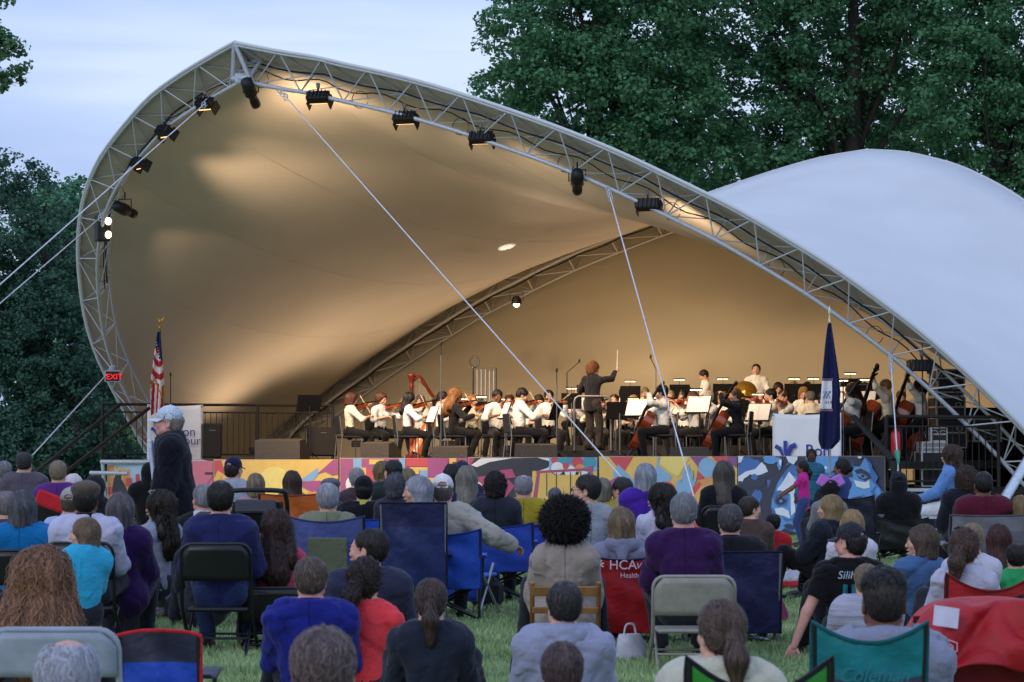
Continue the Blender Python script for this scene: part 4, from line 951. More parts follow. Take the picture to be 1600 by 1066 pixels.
def tree(base, H, blobs, n_twig, n_leaf, size, key, cols, label, name='broadleaf_tree', trunk_r=.3, seed=0, limb=True, tw_r=.5, cat='tree', fork=.3, lean=(0, 0)):
    """blobs: crown volumes (x, y, z, rx, ry, rz) in world metres"""
    R = np.random.RandomState(seed); base = Vector(base); root = empty(name, base); tag(root, label, cat, 'trees behind the tent')
    B = np.array(blobs, float); vol = B[:, 3] * B[:, 4] * B[:, 5]; cs, rs = [], []
    for b, v in zip(B, vol):
        n = max(3, int(n_twig * v / vol.sum())); d = R.normal(size=(n, 3)); d /= np.linalg.norm(d, axis=1, keepdims=True)
        r = (.35 + .65 * R.rand(n) ** .5) * (1 + .22 * R.normal(size=n).clip(-1, 1)); cs.append(b[:3] + d * r[:, None] * b[3:6]); rs.append(tw_r * (.5 + 1. * R.rand(n)))
    cs = np.concatenate(cs) - np.array(base); rs = np.concatenate(rs); keep = cs[:, 2] > .3; cs, rs = cs[keep], rs[keep]
    V, F = leaf_cloud(cs, rs, n_leaf, size, R)
    link('crown', npmesh('crown', V, F, leafm(key, *cols), smooth=False), root)
    g = MB(); top = Vector((lean[0], lean[1], H * .78)); N = 10; tp = [Vector((0, 0, -.1)).lerp(top, i / N) + Vector((math.sin(i * 1.3 + seed) * .12, math.cos(i * 1.7 + seed) * .12, 0)) * (i / N) for i in range(N + 1)]
    g.tube(tp, [trunk_r * (1 - .82 * (i / N)) for i in range(N + 1)], 10); g.build('trunk', BARK, root)
    if limb:
        g = MB(); idx = R.choice(len(cs), min(len(cs), 34), replace=False)
        for i in idx:
            e = Vector(cs[i]); t = max(.15, min(.85, (e.z / (H * .9)) - .12 - .1 * R.rand())); s0 = Vector((0, 0, 0)).lerp(top, t); L = (e - s0).length
            mid = s0.lerp(e, .5) + Vector((R.normal() * .08, R.normal() * .08, .10)) * L * .5; g.tube(cat_rom([s0, mid, e], 4), [trunk_r * .2 * (1 - .9 * q / 8) for q in range(9)], 5, caps=False)
        g.build('limbs', BARK, root)
    return root
G1, G2 = (.026, .082, .038), (.072, .175, .078)
def bw(px, py, Y, rx, ry, rz): p = W(px, py, Y); return (p.x, p.y, p.z, rx, ry, rz)
# the three big trees over the right of the tent
tree((GX(930, 84), 84, .0), 22, [bw(905, 150, 84, 2.9, 3, 2.2), bw(880, 40, 84, 2.8, 3, 2.4), bw(800, 25, 82, 1.1, 1.6, .9), bw(825, 95, 82, 1.2, 1.5, 1.0), bw(790, 130, 82, 1.1, 1.4, .55), bw(815, 205, 83, 1.2, 2, .8), bw(960, 250, 85, 2.6, 3, 1.9), bw(1000, 60, 86, 2.6, 3, 3.4), bw(900, -60, 84, 3.2, 3, 1.8), bw(1050, 200, 85, 1.8, 2.6, 2.2), bw(760, 170, 82, .5, 1, .35)], 760, 95, .135, 'big', (G1, G2), 'huge dark green broadleaf tree rising behind the middle of the tent', trunk_r=.45, seed=2, tw_r=.55)
tree((GX(1335, 88), 88, .0), 24, [bw(1190, 170, 88, 2.6, 3, 2.6), bw(1150, 40, 88, 2.9, 3, 2.5), bw(1290, 60, 89, 2.6, 3, 2.6), bw(1280, 215, 89, 2.2, 3, 2.2), bw(1160, 270, 87, 2.2, 3, 1.2), bw(1380, 30, 90, 2.3, 3, 2.), bw(1200, -60, 88, 4, 3, 1.6), bw(1420, 200, 91, 1.7, 3, 2.4)], 700, 92, .138, 'big2', ((.024, .075, .036), (.062, .155, .070)), 'tall dark tree with thick bare trunk seen above the white tent peak', trunk_r=.62, seed=4, tw_r=.58)
tree((GX(1560, 86), 86, .0), 23, [bw(1500, 130, 86, 2.2, 3, 2.8), bw(1590, 60, 86, 2.6, 3, 2.8), bw(1560, 230, 86, 2.5, 3, 2.0), bw(1480, 10, 87, 2.2, 3, 1.8), bw(1650, 180, 86, 2.4, 3, 3.2), bw(1560, -60, 86, 3.2, 3, 1.4)], 600, 92, .135, 'big3', (G1, (.07, .17, .08)), 'dark green tree filling the top right corner above the tent', trunk_r=.4, seed=6, tw_r=.55)
tree((GX(1240, 104), 104, .0), 26, [bw(1100, 330, 104, 7, 3, 3.2), bw(1460, 320, 106, 6, 3, 3), bw(1020, 140, 106, 4, 3, 4), bw(1420, 110, 108, 3.5, 3, 4)], 260, 60, .26, 'far', ((.014, .036, .020), (.026, .06, .034)), 'shadowy tree farther back showing through gaps of the big trees', trunk_r=.5, seed=9, tw_r=.8)
# left side
tree((GX(70, 66), 66, 0), 9.5, [bw(60, 420, 66, 1.3, 1.6, 1.9), bw(20, 360, 66, 1.0, 1.3, 1.6), bw(-10, 470, 66, 1.7, 1.8, 2.0), bw(90, 540, 65, 1.7, 1.9, 1.8), bw(20, 600, 65, 2.2, 2, 1.8), bw(120, 650, 64, 1.8, 2, 1.5), bw(0, 720, 63, 2.6, 2, 1.2), bw(95, 725, 63, 1.7, 1.6, 1.0), bw(5, 290, 66, .6, .8, .8)], 1100, 90, .085, 'cedar', ((.016, .045, .032), (.036, .088, .052)), 'dense dark evergreen standing left of the tent arch', name='evergreen_tree', trunk_r=.28, seed=12, tw_r=.32)
tree((GX(120, 78), 78, 0), 10.5, [bw(80, 345, 78, 1.2, 2, 1.3), bw(125, 360, 78, 1.1, 2, 1.3), bw(150, 470, 78, 1.9, 2, 2.6), bw(60, 300, 79, .5, 1, .5), bw(120, 310, 79, .6, 1, .7), bw(180, 400, 78, 1.4, 2, 1.6), bw(30, 310, 79, .8, 1, .8), bw(195, 520, 79, 1.6, 2, 2)], 480, 80, .12, 'mid', ((.030, .095, .055), (.075, .19, .095)), 'lighter green broadleaf tree between the evergreen and the tent arch', trunk_r=.25, seed=15, tw_r=.42)
tree((GX(190, 90), 90, 0), 8, [bw(170, 640, 88, 2.6, 2, 2.2), bw(260, 690, 90, 3.2, 2, 1.6), bw(100, 700, 92, 3, 2, 1.6), bw(380, 700, 95, 4, 2, 1.5)], 260, 46, .17, 'low', ((.05, .12, .05), (.085, .18, .075)), 'bright green bushy tree seen through the railing under the arch', trunk_r=.2, seed=17, tw_r=.6)
tree((GX(-60, 46), 46, 0), 10, [bw(-40, 90, 46, .9, 1, .7), bw(8, 72, 46, .22, .4, .14), bw(22, 102, 46, .20, .3, .14), bw(2, 118, 46, .25, .4, .14), bw(-2, 5, 46, .12, .3, .10)], 70, 44, .075, 'near', ((.035, .09, .04), (.06, .13, .055)), 'leafy branch tips of a nearby tree poking in at the upper left', trunk_r=.2, seed=21, tw_r=.16, limb=False)
b = MB(); R_ = random.Random(4)
for k in range(12):
    p = W(-20, 118 + k, 46); e = W(18 + R_.uniform(0, 28), 108 + k * 2.4, 46); b.tube(cat_rom([p, p.lerp(e, .5) + Vector((0, 0, .05)), e], 4), .004, 3)
tag(b.build('twigs', BARK), 'bare twigs reaching in below the leaves at the upper left', 'twigs')

Rw = np.random.RandomState(33); cx = np.linspace(-190, 190, 260) + Rw.normal(size=260) * 2; C_w = np.stack([cx, 185 + 18 * Rw.rand(260), 2 + 5.2 * Rw.rand(260)], 1)
Vw, Fw = leaf_cloud(C_w, 2.2 + 1.8 * Rw.rand(260), 150, .85, Rw)
tag(link('distant_woods', npmesh('distant_woods', Vw, Fw, leafm('woods', (.022, .06, .034), (.045, .11, .055)), smooth=False)), 'low line of far woods along the edge of the park behind everything', 'woods', kind='stuff')
# ------------------------------------------------------------------ stage lamps
def lamp_data(nm, W_, col, size=.25, spot=None, blend=.5):
    l = bpy.data.lights.new(nm, 'SPOT'); l.energy = W_; l.color = col; l.shadow_soft_size = size; l.spot_size = math.radians(spot or 100); l.spot_blend = blend; return l
WARM = (1, .70, .44)
def aim(o, p, parent_loc):
    o.rotation_euler = (Vector(p) - Vector(parent_loc)).to_track_quat('-Z', 'Y').to_euler()
def flood(px, py, target, E, label, lit=False, sz=.9):
    c = nearB2(px, py); Yp = c.y; p = W(px, py + 12, Yp); root = empty('flood_light', p); tag(root, label, 'stage light', 'black flood lights clamped to the front arch')
    d = (Vector(target) - p).normalized(); q = d.to_track_quat('-Z', 'Y'); M = q.to_matrix()
    g = MB(); g.box((0, 0, 0), (.44 * sz, .20 * sz, .16), M, .015); 
    for k in range(5): g.box(M @ Vector(((-.16 + .08 * k) * sz, 0, .09)), (.012, .16, .03), M)
    g.build('housing', BLK, root)
    y = MB(); r = M @ Vector((.24 * sz, 0, 0)); t = Vector((0, 0, .16)); y.tube([r, r + t * .6, -r + t * .6, -r], .012, 6); y.tube([t * .6, t * 1.5], .015, 6); y.build('yoke', BLK, root)
    c2 = MB(); c2.box((0, 0, .2), (.06, .08, .09), bev=.01); c2.build('clamp', GALVD, root)
    for s in (-1, 1):
        dd = MB(); dd.box(M @ Vector((s * .22 * sz, -.0, -.12)), (.02, .22, .16), M); dd.build('barn_door', BLK, root)
    ln = MB(); ln.box(M @ Vector((0, 0, -.085)), (.36 * sz, .15, .01), M); ln.build('lens', mat('lens_lit', '#ffe2b0', .4, var=0, emit='#ffd79a', estr=9) if lit else mat('lens_w', '#ffe2b0', .4, var=0, emit='#ffb870', estr=2.5), root)
    if E: o = bpy.data.objects.new('flood_beam', lamp_data('flood_beam', E, WARM, .15, 78, .9)); COL.objects.link(o); o.parent = root; o.location = d * .16; o.rotation_euler = q.to_euler()
    return root
def spot(px, py, target, E, label, L=.55, cone=40, lit=False, col=WARM, back=None):
    c = nearB2(px, py); p = W(px, py, c.y + .1); root = empty('spotlight', p); tag(root, label, 'stage light', 'black profile spotlights')
    d = (Vector(target) - p).normalized(); q = d.to_track_quat('Z', 'Y'); M = q.to_matrix().to_4x4()
    g = MB(); g.lathe([(0, -.32), (.10, -.30), (.115, -.1), (.11, 0), (.075, .03), (.075, .2), (.085, .22), (.085, .34), (.07, .35)], M); g.build('barrel', BLK, root)
    k = MB(); k.lathe([(.122, -.03), (.122, .01)], M); k.build('band', GALVD if lit else BLK, root)
    y = MB(); r = M.to_3x3() @ Vector((.14, 0, 0)); y.tube([r, r + Vector((0, 0, .2)), -r + Vector((0, 0, .2)), -r], .012, 6); y.tube([(0, 0, .2), (0, 0, .33)], .016, 6); y.build('yoke', BLK, root)
    ln = MB(); ln.lathe([(0, .345), (.068, .345)], M); ln.build('lens', mat('lens_lit', '#ffe2b0', .4, var=0, emit='#ffd79a', estr=9) if lit else mat('lens_w', '#ffe2b0', .4, var=0, emit='#ffb870', estr=2.5), root)
    if E: o = bpy.data.objects.new('spot_beam', lamp_data('spot_beam', E, col, .08, cone, .6)); COL.objects.link(o); o.parent = root; o.location = d * .4; o.rotation_euler = d.to_track_quat('-Z', 'Y').to_euler()
ORC = Vector((1.0, 53.0, 1.6)); FLOOD_E = 1150
flood(497, 140, ORC + Vector((-2, 0, 0)), FLOOD_E, 'black flood light just right of the arch peak')
flood(632, 172, ORC + Vector((0, 0, 0)), FLOOD_E, 'second black flood light right of the arch peak')
flood(751, 203, ORC + Vector((1, 0, 0)), FLOOD_E, 'third black flood light right of the arch peak')
flood(1012, 308, ORC + Vector((4, 0, 0)), FLOOD_E, 'black flood light right of the middle rope')
flood(320, 150, ORC + Vector((-3, 0, 0)), FLOOD_E, 'black flood light just left of the arch peak', sz=.8)
flood(256, 193, ORC + Vector((-1, 1, 0)), FLOOD_E, 'black flood light second left of the arch peak', sz=.8)
flood(215, 243, ORC + Vector((1, 2, 0)), FLOOD_E, 'black flood light third left of the arch peak', sz=.8)
flood(1440, 560, ORC + Vector((3, 3, 0)), 0, 'black flood light low on the right leg above the flight cases', sz=.8)
spot(392, 145, W(440, 260, 48.5), 0, 'black spotlight hanging straight below the arch peak')
spot(195, 328, W(420, 430, 56), 0, 'long black spotlight pointing right from the left arch')
spot(902, 284, W(902, 420, 47.6), 0, 'black spotlight with small red glow hanging left of the middle rope')
# twin lit lamp on the left leg
c = nearB2(160, 357); p = W(160, 357, c.y); root = empty('blinder_light', p); tag(root, 'twin lamp fixture with two glowing bulbs on the left arch', 'stage light')
MB().box((0, 0, 0), (.26, .26, .5), .4, .02).build('housing', BLK, root)
for k, z in enumerate((.13, -.13)): g = MB(); g.ell((.13, -.10, z), (.06, .05, .07), 12, 8); g.build('bulb', mat('bulb', '#fff0c8', .4, var=0, emit='#ffe9b8', estr=7), root)
def pt(name, p, E, tgt, cone, label=None, size=.1, col=WARM, blend=.6):
    o = bpy.data.objects.new(name, lamp_data(name, E, col, size, cone, blend)); COL.objects.link(o); o.location = p; aim(o, tgt, p); return o
a_ = nearB2(160, 357); pt('blinder_beam', a_ + (Vector((0, 57, 4)) - a_).normalized() * .9, 40, W(620, 640, 60), 70, size=.2)
# lit lamp on the rear truss
p = W(807, 471, 58.0); root = empty('par_lamp', p); tag(root, 'round lit par lamp hanging from the rear truss', 'stage light')
g = MB(); g.lathe([(.05, .12), (.10, .06), (.115, -.06)]); g.build('can', BLK, root); g = MB(); g.ell((0, -.04, -.06), (.07, .06, .07), 14, 8); g.build('bulb', mat('bulb', '#fff0c8', .4, var=0, emit='#ffe9b8', estr=7), root)
g = MB(); g.tube([(-.14, 0, 0), (-.14, 0, .2), (.14, 0, .2), (.14, 0, 0)], .01, 5); g.build('yoke', BLK, root)
pt('par_beam', p + Vector((0, -.2, -.1)), 260, (3, 52, 2), 120)
# up-lighting that washes the fabric: profile lamps turned to the canopy
def onscreen(p):
    k = p.y * CP + (p.z - CAM_H) * SP; return 800 + FPX * p.x / k, 533 - FPX * ((p.z - CAM_H) * CP - p.y * SP) / k
def canopy_at(px, py):
    best = None; nT = len(Fc)
    for i, (a, b) in enumerate(zip(Fc, Rc)):
        am = math.sin(math.pi * i / (nT - 1)) ** .8
        for j in range(23):
            u = j / 22; p = a.lerp(b, u) - Vector((0, 0, 1)) * 2.25 * 4 * u * (1 - u) * am; x, y = onscreen(p); q = (x - px) ** 2 + (y - py) ** 2 + (0 if i < nT * .62 else 1e5)
            if best is None or q < best[0]: best = (q, p)
    return best[1]
def wash(px, py, tx, ty, E, cone, col=WARM, blend=.6, size=.1):
    a = nearB2(px, py) + Vector((0, 0, -.75)); t = canopy_at(tx, ty); pt('canopy_wash', a + (t - a).normalized() * .5, E, t, cone, size=size, col=col, blend=blend)
wash(392, 130, 560, 200, 240, 140, size=.4, blend=1); wash(470, 150, 385, 220, 70, 34, blend=1); wash(392, 130, 425, 150, 30, 60, blend=1)
q_ = W(807, 471, 58.0); t_ = canopy_at(793, 388); pt('par_spill', q_ + (t_ - q_).normalized() * .30, 90, t_, 22, size=.02, col=(1, .9, .78), blend=.7)
wash(905, 280, 842, 270, 25, 7, blend=1, size=.03)
for x, y, Y, E in ((700, 690, 61.5, 170), (1000, 690, 62, 240), (1250, 690, 58, 210), (560, 690, 59, 130), (400, 700, 58.5, 80)):  # invented uplights, added only to brighten the tent lining and rear wall
    p = W(x, y, Y); root = empty('added_uplight', p); tag(root, {700: 'added black fill uplight behind the blonde violinists', 1000: 'added black fill uplight behind the wind players in the centre', 1250: 'added black fill uplight behind the right banner', 560: 'added black fill uplight behind the first violinist', 400: 'added black fill uplight behind the left railing'}[x], 'stage light', 'added fill uplights behind the orchestra'); g = MB(); g.box((0, 0, -.05), (.3, .2, .14), None, .02); g.build('housing', BLK, root)
    pt('added_fill_beam', p + Vector((0, 0, .1)), E, p + Vector((0, -1.0, 5)), 150, size=.3)
# EXIT sign
c = W(176, 588, 53.6); root = empty('exit_sign', c, .1); tag(root, 'small red lit exit sign on the left tent leg', 'sign')
MB().box((0, 0, 0), (.31, .05, .23), None, .008).build('frame', GALV, root); MB().box((0, -.028, 0), (.275, .006, .195)).build('face', paint('#220808', .4), root)
text('lettering', 'EXIT', (-.125, -.034, -.062), (math.pi / 2, 0, 0), .155, mat('exit_red', '#d01818', .4, var=0, emit='#ff1408', estr=1.1), root, ext=.003)
# ------------------------------------------------------------------ flags
GOLD = mat('gold', '#b98a2e', .35, .7, var=.1); 
def flag_us():
    c = W(249, 700, 51.8); root = empty('national_flag', (c.x, c.y, DZ)); tag(root, 'limp red white and blue striped flag with gold fringe on an eagle topped pole', 'flag')
    k = 51.8 / FPX; top = CAM_H + (704 - 516) * k - DZ; MB().tube([(0, 0, 0), (0, 0, top)], .016, 8).build('pole', paint('#5a4028', .4), root)
    g = MB(); g.ell((0, 0, top + .05), (.03, .03, .04), 8, 6); g.ell((0, 0, top + .17), (.028, .02, .05), 8, 6); g.add([(0, 0, top + .12), (-.085, 0, top + .26), (-.02, .01, top + .20)], [(0, 1, 2)]); g.add([(0, 0, top + .12), (.085, 0, top + .26), (.02, .01, top + .20)], [(0, 1, 2)]); g.ell((0, -.02, top + .25), (.018, .025, .018), 6, 5); g.build('eagle', GOLD, root)
    ms = [cloth('#a01e26'), cloth('#c8c4c0'), cloth('#1c2248'), GOLD]; f = MB(); H = 1.62; n = 60; w = 24; star = MB()
    def P(i, j):
        v = i / n; u = j / w; z = top - .03 - H * v; hw = .035 + .11 * min(1, v * 1.6) * (1 - .25 * max(0, v - .75) * 4 * .5)
        x = -.01 + (u - .62) * 2 * hw * .9; y = -.03 - .05 * math.sin(u * 9 + v * 2.5) * (.4 + v); return Vector((x, y, z + .06 * math.sin(u * 4) * v))
    V = [[P(i, j) for j in range(w + 1)] for i in range(n + 1)]
    for i in range(n):
        for j in range(w):
            v = i / n; u = j / w
            if v < .20 or (v < .32 and u > .55): c_ = 2
            elif v < .62: c_ = 0 if math.sin((v * 13 + 1.4 * (u - .4) ** 2 * 3 - u * 1.2) * math.pi) > 0 else 1
            else: c_ = 0 if math.sin((u * 5.5 + v * 2.2) * math.pi) > 0 else 1
            e = .56 + .30 * abs(u - .25) ** .8
            if abs(v - e) < .022 or (v > .62 and u > .88): c_ = 3
            f.cur = c_; f.add([V[i][j], V[i][j + 1], V[i + 1][j + 1], V[i + 1][j]], [(0, 1, 2, 3)], True)
    o = link('cloth', f.mesh('flag_cloth', *ms), root)
    for q in range(7): a = random.Random(q); star.ell(V[8 + q * 2][int(4 + q * 2.5)] + Vector((0, -.012, 0)), (.011, .004, .011), 5, 4)
    star.build('stars', paint('#d8d8dc'), root)
flag_us()
def flag_va():
    c = W(1297, 700, 42.4); root = empty('state_flag', (c.x, c.y, 0)); tag(root, 'limp navy blue flag with white round seal in front of the right banner', 'flag')
    k = 42.4 / FPX; top = CAM_H + (704 - 503) * k; MB().tube([(0, 0, 0), (0, 0, top)], .014, 8).build('pole', metalm('#a8a090', .3), root)
    g = MB(); g.tube([(0, 0, top), (0, 0, top + .1)], [.02, .012], 6); g.lathe([(.001, top + .26), (.022, top + .17), (.012, top + .10)]); g.build('finial', metalm('#c8c0a8', .3), root)
    H = (702 - 505) * k; n = 50; w = 18; f = MB(); ms = [cloth('#10163e'), cloth('#d4d0d0'), cloth('#7a5470'), cloth('#6a7aa0')]
    def P(i, j):
        v = i / n; u = j / w; hl = .02 + .15 * v ** .7; hr = .02 + .13 * min(1, v * 1.8) - (.10 * max(0, (v - .42)) if v < .6 else .02)
        if v > .93: hr *= max(.0, 1 - (v - .93) * 12.0); hl *= max(.5, 1 - (v - .93) * 4)
        return Vector(((-hl + u * (hl + hr)) * 1.22, -.05 - .045 * math.sin(u * 11 + 1.5 * v) * (.3 + v), top - .02 - H * v))
    V = [[P(i, j) for j in range(w + 1)] for i in range(n + 1)]
    for i in range(n):
        for j in range(w):
            v = (i + .5) / n; u = (j + .5) / w; c_ = 0
            if .455 < v < .70 and u < .58: c_ = 1
            if (.44 < v < .462 or .685 < v < .705) and u < .6: c_ = 2
            if .54 < v < .61 and .1 < u < .5 and (i + j) % 3: c_ = 3
            if .60 < v < .66 and .3 < u < .55 and (i * j) % 2: c_ = 2
            f.cur = c_; f.add([V[i][j], V[i][j + 1], V[i + 1][j + 1], V[i + 1][j]], [(0, 1, 2, 3)], True)
    link('cloth', f.mesh('flag_cloth', *ms), root)
flag_va()
# ------------------------------------------------------------------ monitors, speakers, cases
SPK = paint('#4a4238', .7); SPKF = mat('grille', '#2c2824', .7, .3, var=.2, scale=80, bump=.6, bscale=200)
def wedge(px, Y, ang, w, label, z=DZ, h=.36, m=None):
    x = GX(px, Y, z); root = empty('stage_monitor', (x, Y, z), ang); tag(root, label, 'monitor speaker', 'wedge monitors along the stage edge')
    M = Matrix(((0, 0, 1, -w / 2), (1, 0, 0, 0), (0, 1, 0, 0), (0, 0, 0, 1))); g = MB(); g.prism([(0, 0), (.46, 0), (.46, h * .45), (.20, h), (0, h * .92)], w, M); g.build('cabinet', m or SPK, root)
    g = MB(); g.prism([(.20, h - .01), (.47, h * .44), (.475, h * .5), (.21, h + .006)], w - .06, Matrix(((0, 0, 1, -w / 2 + .03), (1, 0, 0, 0), (0, 1, 0, .004), (0, 0, 0, 1)))); g.build('grille', SPKF, root)
    for s in (-1, 1): MB().ell((s * w * .34, -.004, h * .3), (.014, .008, .014), 8, 4).build('foot', GALVD, root)
def onstage(px, off):  # point on the deck at image column px, off metres behind the stage edge
    o = P0 + SV * off; k = (px - 800) / FPX * CP; # x = k*y
    # o.x + t*SU.x = k*(o.y + t*SU.y)
    t = (k * o.y - o.x) / (SU.x - k * SU.y); return o + SU * t
def wd(px, off, ang, w, label, **k): p = onstage(px, off); wedge(px, p.y, ang, w, label, **k)
wd(433, .5, -.35, .95, 'wide monitor wedge at the left end of the stage', h=.40); wd(585, .5, -.5, .62, 'monitor wedge in front of the first violins', h=.34); wd(702, .5, -.25, .68, 'low monitor wedge under the blonde violinist', h=.26)
wd(838, .5, .05, .74, 'monitor wedge to the left of the conductor rail', h=.30); wd(1078, .5, .0, .66, 'low monitor wedge between the two cellists', h=.24)
def box_speaker(px, py0, py1, Y, w, label, name='speaker_cabinet'):
    b = W(px, py1, Y); t = W(px, py0, Y); h = t.z - b.z; root = empty(name, (b.x, Y, b.z), .2); tag(root, label, 'speaker')
    MB().box((0, 0, h / 2), (w, .45, h), None, .02).build('cabinet', BLK, root); MB().box((0, -.232, h / 2), (w - .05, .012, h - .06)).build('grille', SPKF, root); MB().tube([(-.06, -.24, h * .8), (.06, -.24, h * .8)], .012, 5).build('handle', GALVD, root)
box_speaker(330, 662, 716, 52.6, .36, 'upright black loudspeaker beside the left sponsor banner'); box_speaker(503, 668, 713, 53.6, .55, 'dark boxy loudspeaker left of the first violinist')
def flight_case(px0, px1, py0, py1, Y, ang, label, hw=True, col='#1c1e22'):
    a = W(px0, py1, Y); b = W(px1, py0, Y); w = b.x - a.x; h = b.z - a.z; c = (a + b) / 2; root = empty('flight_case', (c.x, Y, a.z), ang); tag(root, label, 'flight case', 'black flight cases with metal edges'); w *= .93
    MB().box((0, 0, h / 2), (w, .55, h), None, .01).build('body', paint(col, .6), root); e = MB()
    for sx in (-1, 1):
        for sy in (-1, 1): e.box((sx * w / 2, sy * .275, h / 2), (.03, .03, h + .01))
    for z in (.005, h * .5, h - .005):
        for sy in (-1, 1): e.box((0, sy * .277, z), (w, .018, .026))
        for sx in (-1, 1): e.box((sx * w / 2, 0, z), (.018, .55, .026))
    e.build('edging', metalm('#b8b8b6', .35), root)
    if hw:
        for s in (-1, 1): g = MB(); g.tube([(s * w * .27 + .05 * math.cos(t), -.285, h * .62 + .035 * math.sin(t)) for t in np.linspace(0, 6.28, 11)[:-1]], .008, 4, closed=True); g.build('handle', metalm('#b8b8b6', .35), root)
flight_case(1457, 1502, 578, 606, 47.5, .1, 'top flight case of the stack under the right truss'); flight_case(1456, 1500, 607, 620, 47.5, .1, 'thin flight case second from the top of the stack', False); flight_case(1455, 1503, 621, 652, 47.5, .1, 'flight case with oval handle in the middle of the stack')
flight_case(1456, 1505, 653, 700, 47.5, .1, 'bottom flight case of the stack behind the railing'); flight_case(1453, 1478, 668, 690, 44.9, -.1, 'small flight case on the landing'); flight_case(1436, 1476, 691, 708, 44.7, .0, 'flat rack case with light panel behind the railing', False, '#8d8a84'); flight_case(1434, 1470, 706, 760, 44.6, .05, 'dark lower case behind the railing left of the denim woman', False)
flight_case(1515, 1560, 655, 690, 47.5, .05, 'low case at the far right behind the truss lacing', False, '#26221e')
# dark side-stage curtain behind the cases
g = MB(); P = []
a, b = W(1490, 700, 50.2), W(1610, 700, 50.2)
for i in range(13): P.append([Vector((a.x + (b.x - a.x) * j / 40, a.y + (b.y - a.y) * j / 40 + .09 * math.sin(j * 1.9), .7 + 1.5 * i / 12)) for j in range(41)])
g.grid(P); tag(g.build('side_curtain', cloth('#0c0d10')), 'black pleated curtain at the far right side of the stage', 'curtain')
# white steel prop at the right foot
tag(MB().tube([W(1532, 843, 42), W(1640, 662, 43.5)], .085, 12).build('prop_tube', metalm('#c4ccd6', .4)), 'thick pale steel tube propping the right tent foot', 'steel tube')
# fire extinguisher
p = W(1400, 715, 43.3); root = empty('fire_extinguisher', p); tag(root, 'red fire extinguisher on the side railing', 'fire extinguisher'); g = MB(); g.lathe([(0, 0), (.075, 0), (.08, .02), (.08, .36), (.06, .41), (.025, .43), (.025, .46), (0, .46)]); g.build('cylinder', paint('#b01418', .3), root); g = MB(); g.tube([(.0, 0, .45), (.07, 0, .48)], .012, 5); g.tube([(0, 0, .45), (.08, -.04, .44), (.095, -.04, .3), (.09, -.04, .12)], .01, 5); g.build('hose', BLK, root)
# conductor's podium and rail
cp = W(928, 712, 50.6); root = empty('podium', (cp.x, cp.y, DZ)); tag(root, 'low black podium with a bent grey tube rail behind the conductor', 'podium')
MB().box((0, .1, .09), (1.3, 1.2, .18), None, .01).build('platform', BLK2, root)
def bent(x0, x1, y): return [(x0, y, .18), (x0, y, 1.08), (x0 + .02, y, 1.15), (x0 + .08, y, 1.19), (x1 - .08, y, 1.19), (x1 - .02, y, 1.15), (x1, y, 1.08), (x1, y, .18)]
MB().tube(bent(-.38, .30, -.55), .024, 8).build('rail', metalm('#777470', .4), root)
p = W(990, 716, 50.9); r2 = empty('barrier_bar', (p.x, p.y, DZ)); tag(r2, 'dark padded bar barrier right of the conductor', 'barrier'); MB().tube([(-.30, 0, 1.03), (.10, 0, 1.03)], .04, 8).build('bar', BLK, r2); rod('post', (-.28, 0, 0), (-.28, 0, 1.03), .02, BLK, r2); rod('post', (.08, 0, 0), (.08, 0, 1.03), .02, BLK, r2)
# ------------------------------------------------------------------ orchestra furniture and instruments
WOOD = mat('varnish', '#8a3a16', .25, var=.3, scale=9, spec=.6, coat=.4); WOOD2 = mat('varnish_dark', '#6a2410', .25, var=.3, scale=9, spec=.6, coat=.4); EBON = paint('#100c0a', .35)
PAPER = mat('paper', (.78, .74, .64), .8, var=.04, scale=20)
def frame(a, b, up):
    z = (Vector(b) - Vector(a)).normalized(); x = z.cross(Vector(up)).normalized(); y = z.cross(x); return Matrix(((x.x, y.x, z.x, a[0]), (x.y, y.y, z.y, a[1]), (x.z, y.z, z.z, a[2]), (0, 0, 0, 1)))
def fiddle_outline(w, L):
    pts = []
    for i in range(25):
        t = i / 24; r = w * (1.0 - .0 * t)
        prof = [(0, .0), (.04, .55), (.12, .86), (.25, 1.0), (.36, .93), (.44, .66), (.52, .58), (.60, .62), (.68, .78), (.80, .84), (.92, .66), (.98, .35), (1, .1)]
        for (a, p), (b, q) in zip(prof, prof[1:]):
            if a <= t <= b: pts.append((w * (p + (q - p) * (t - a) / (b - a)), t * L)); break
    return [(x, y) for x, y in pts] + [(-x, y) for x, y in pts[::-1]]
INSTR = {}
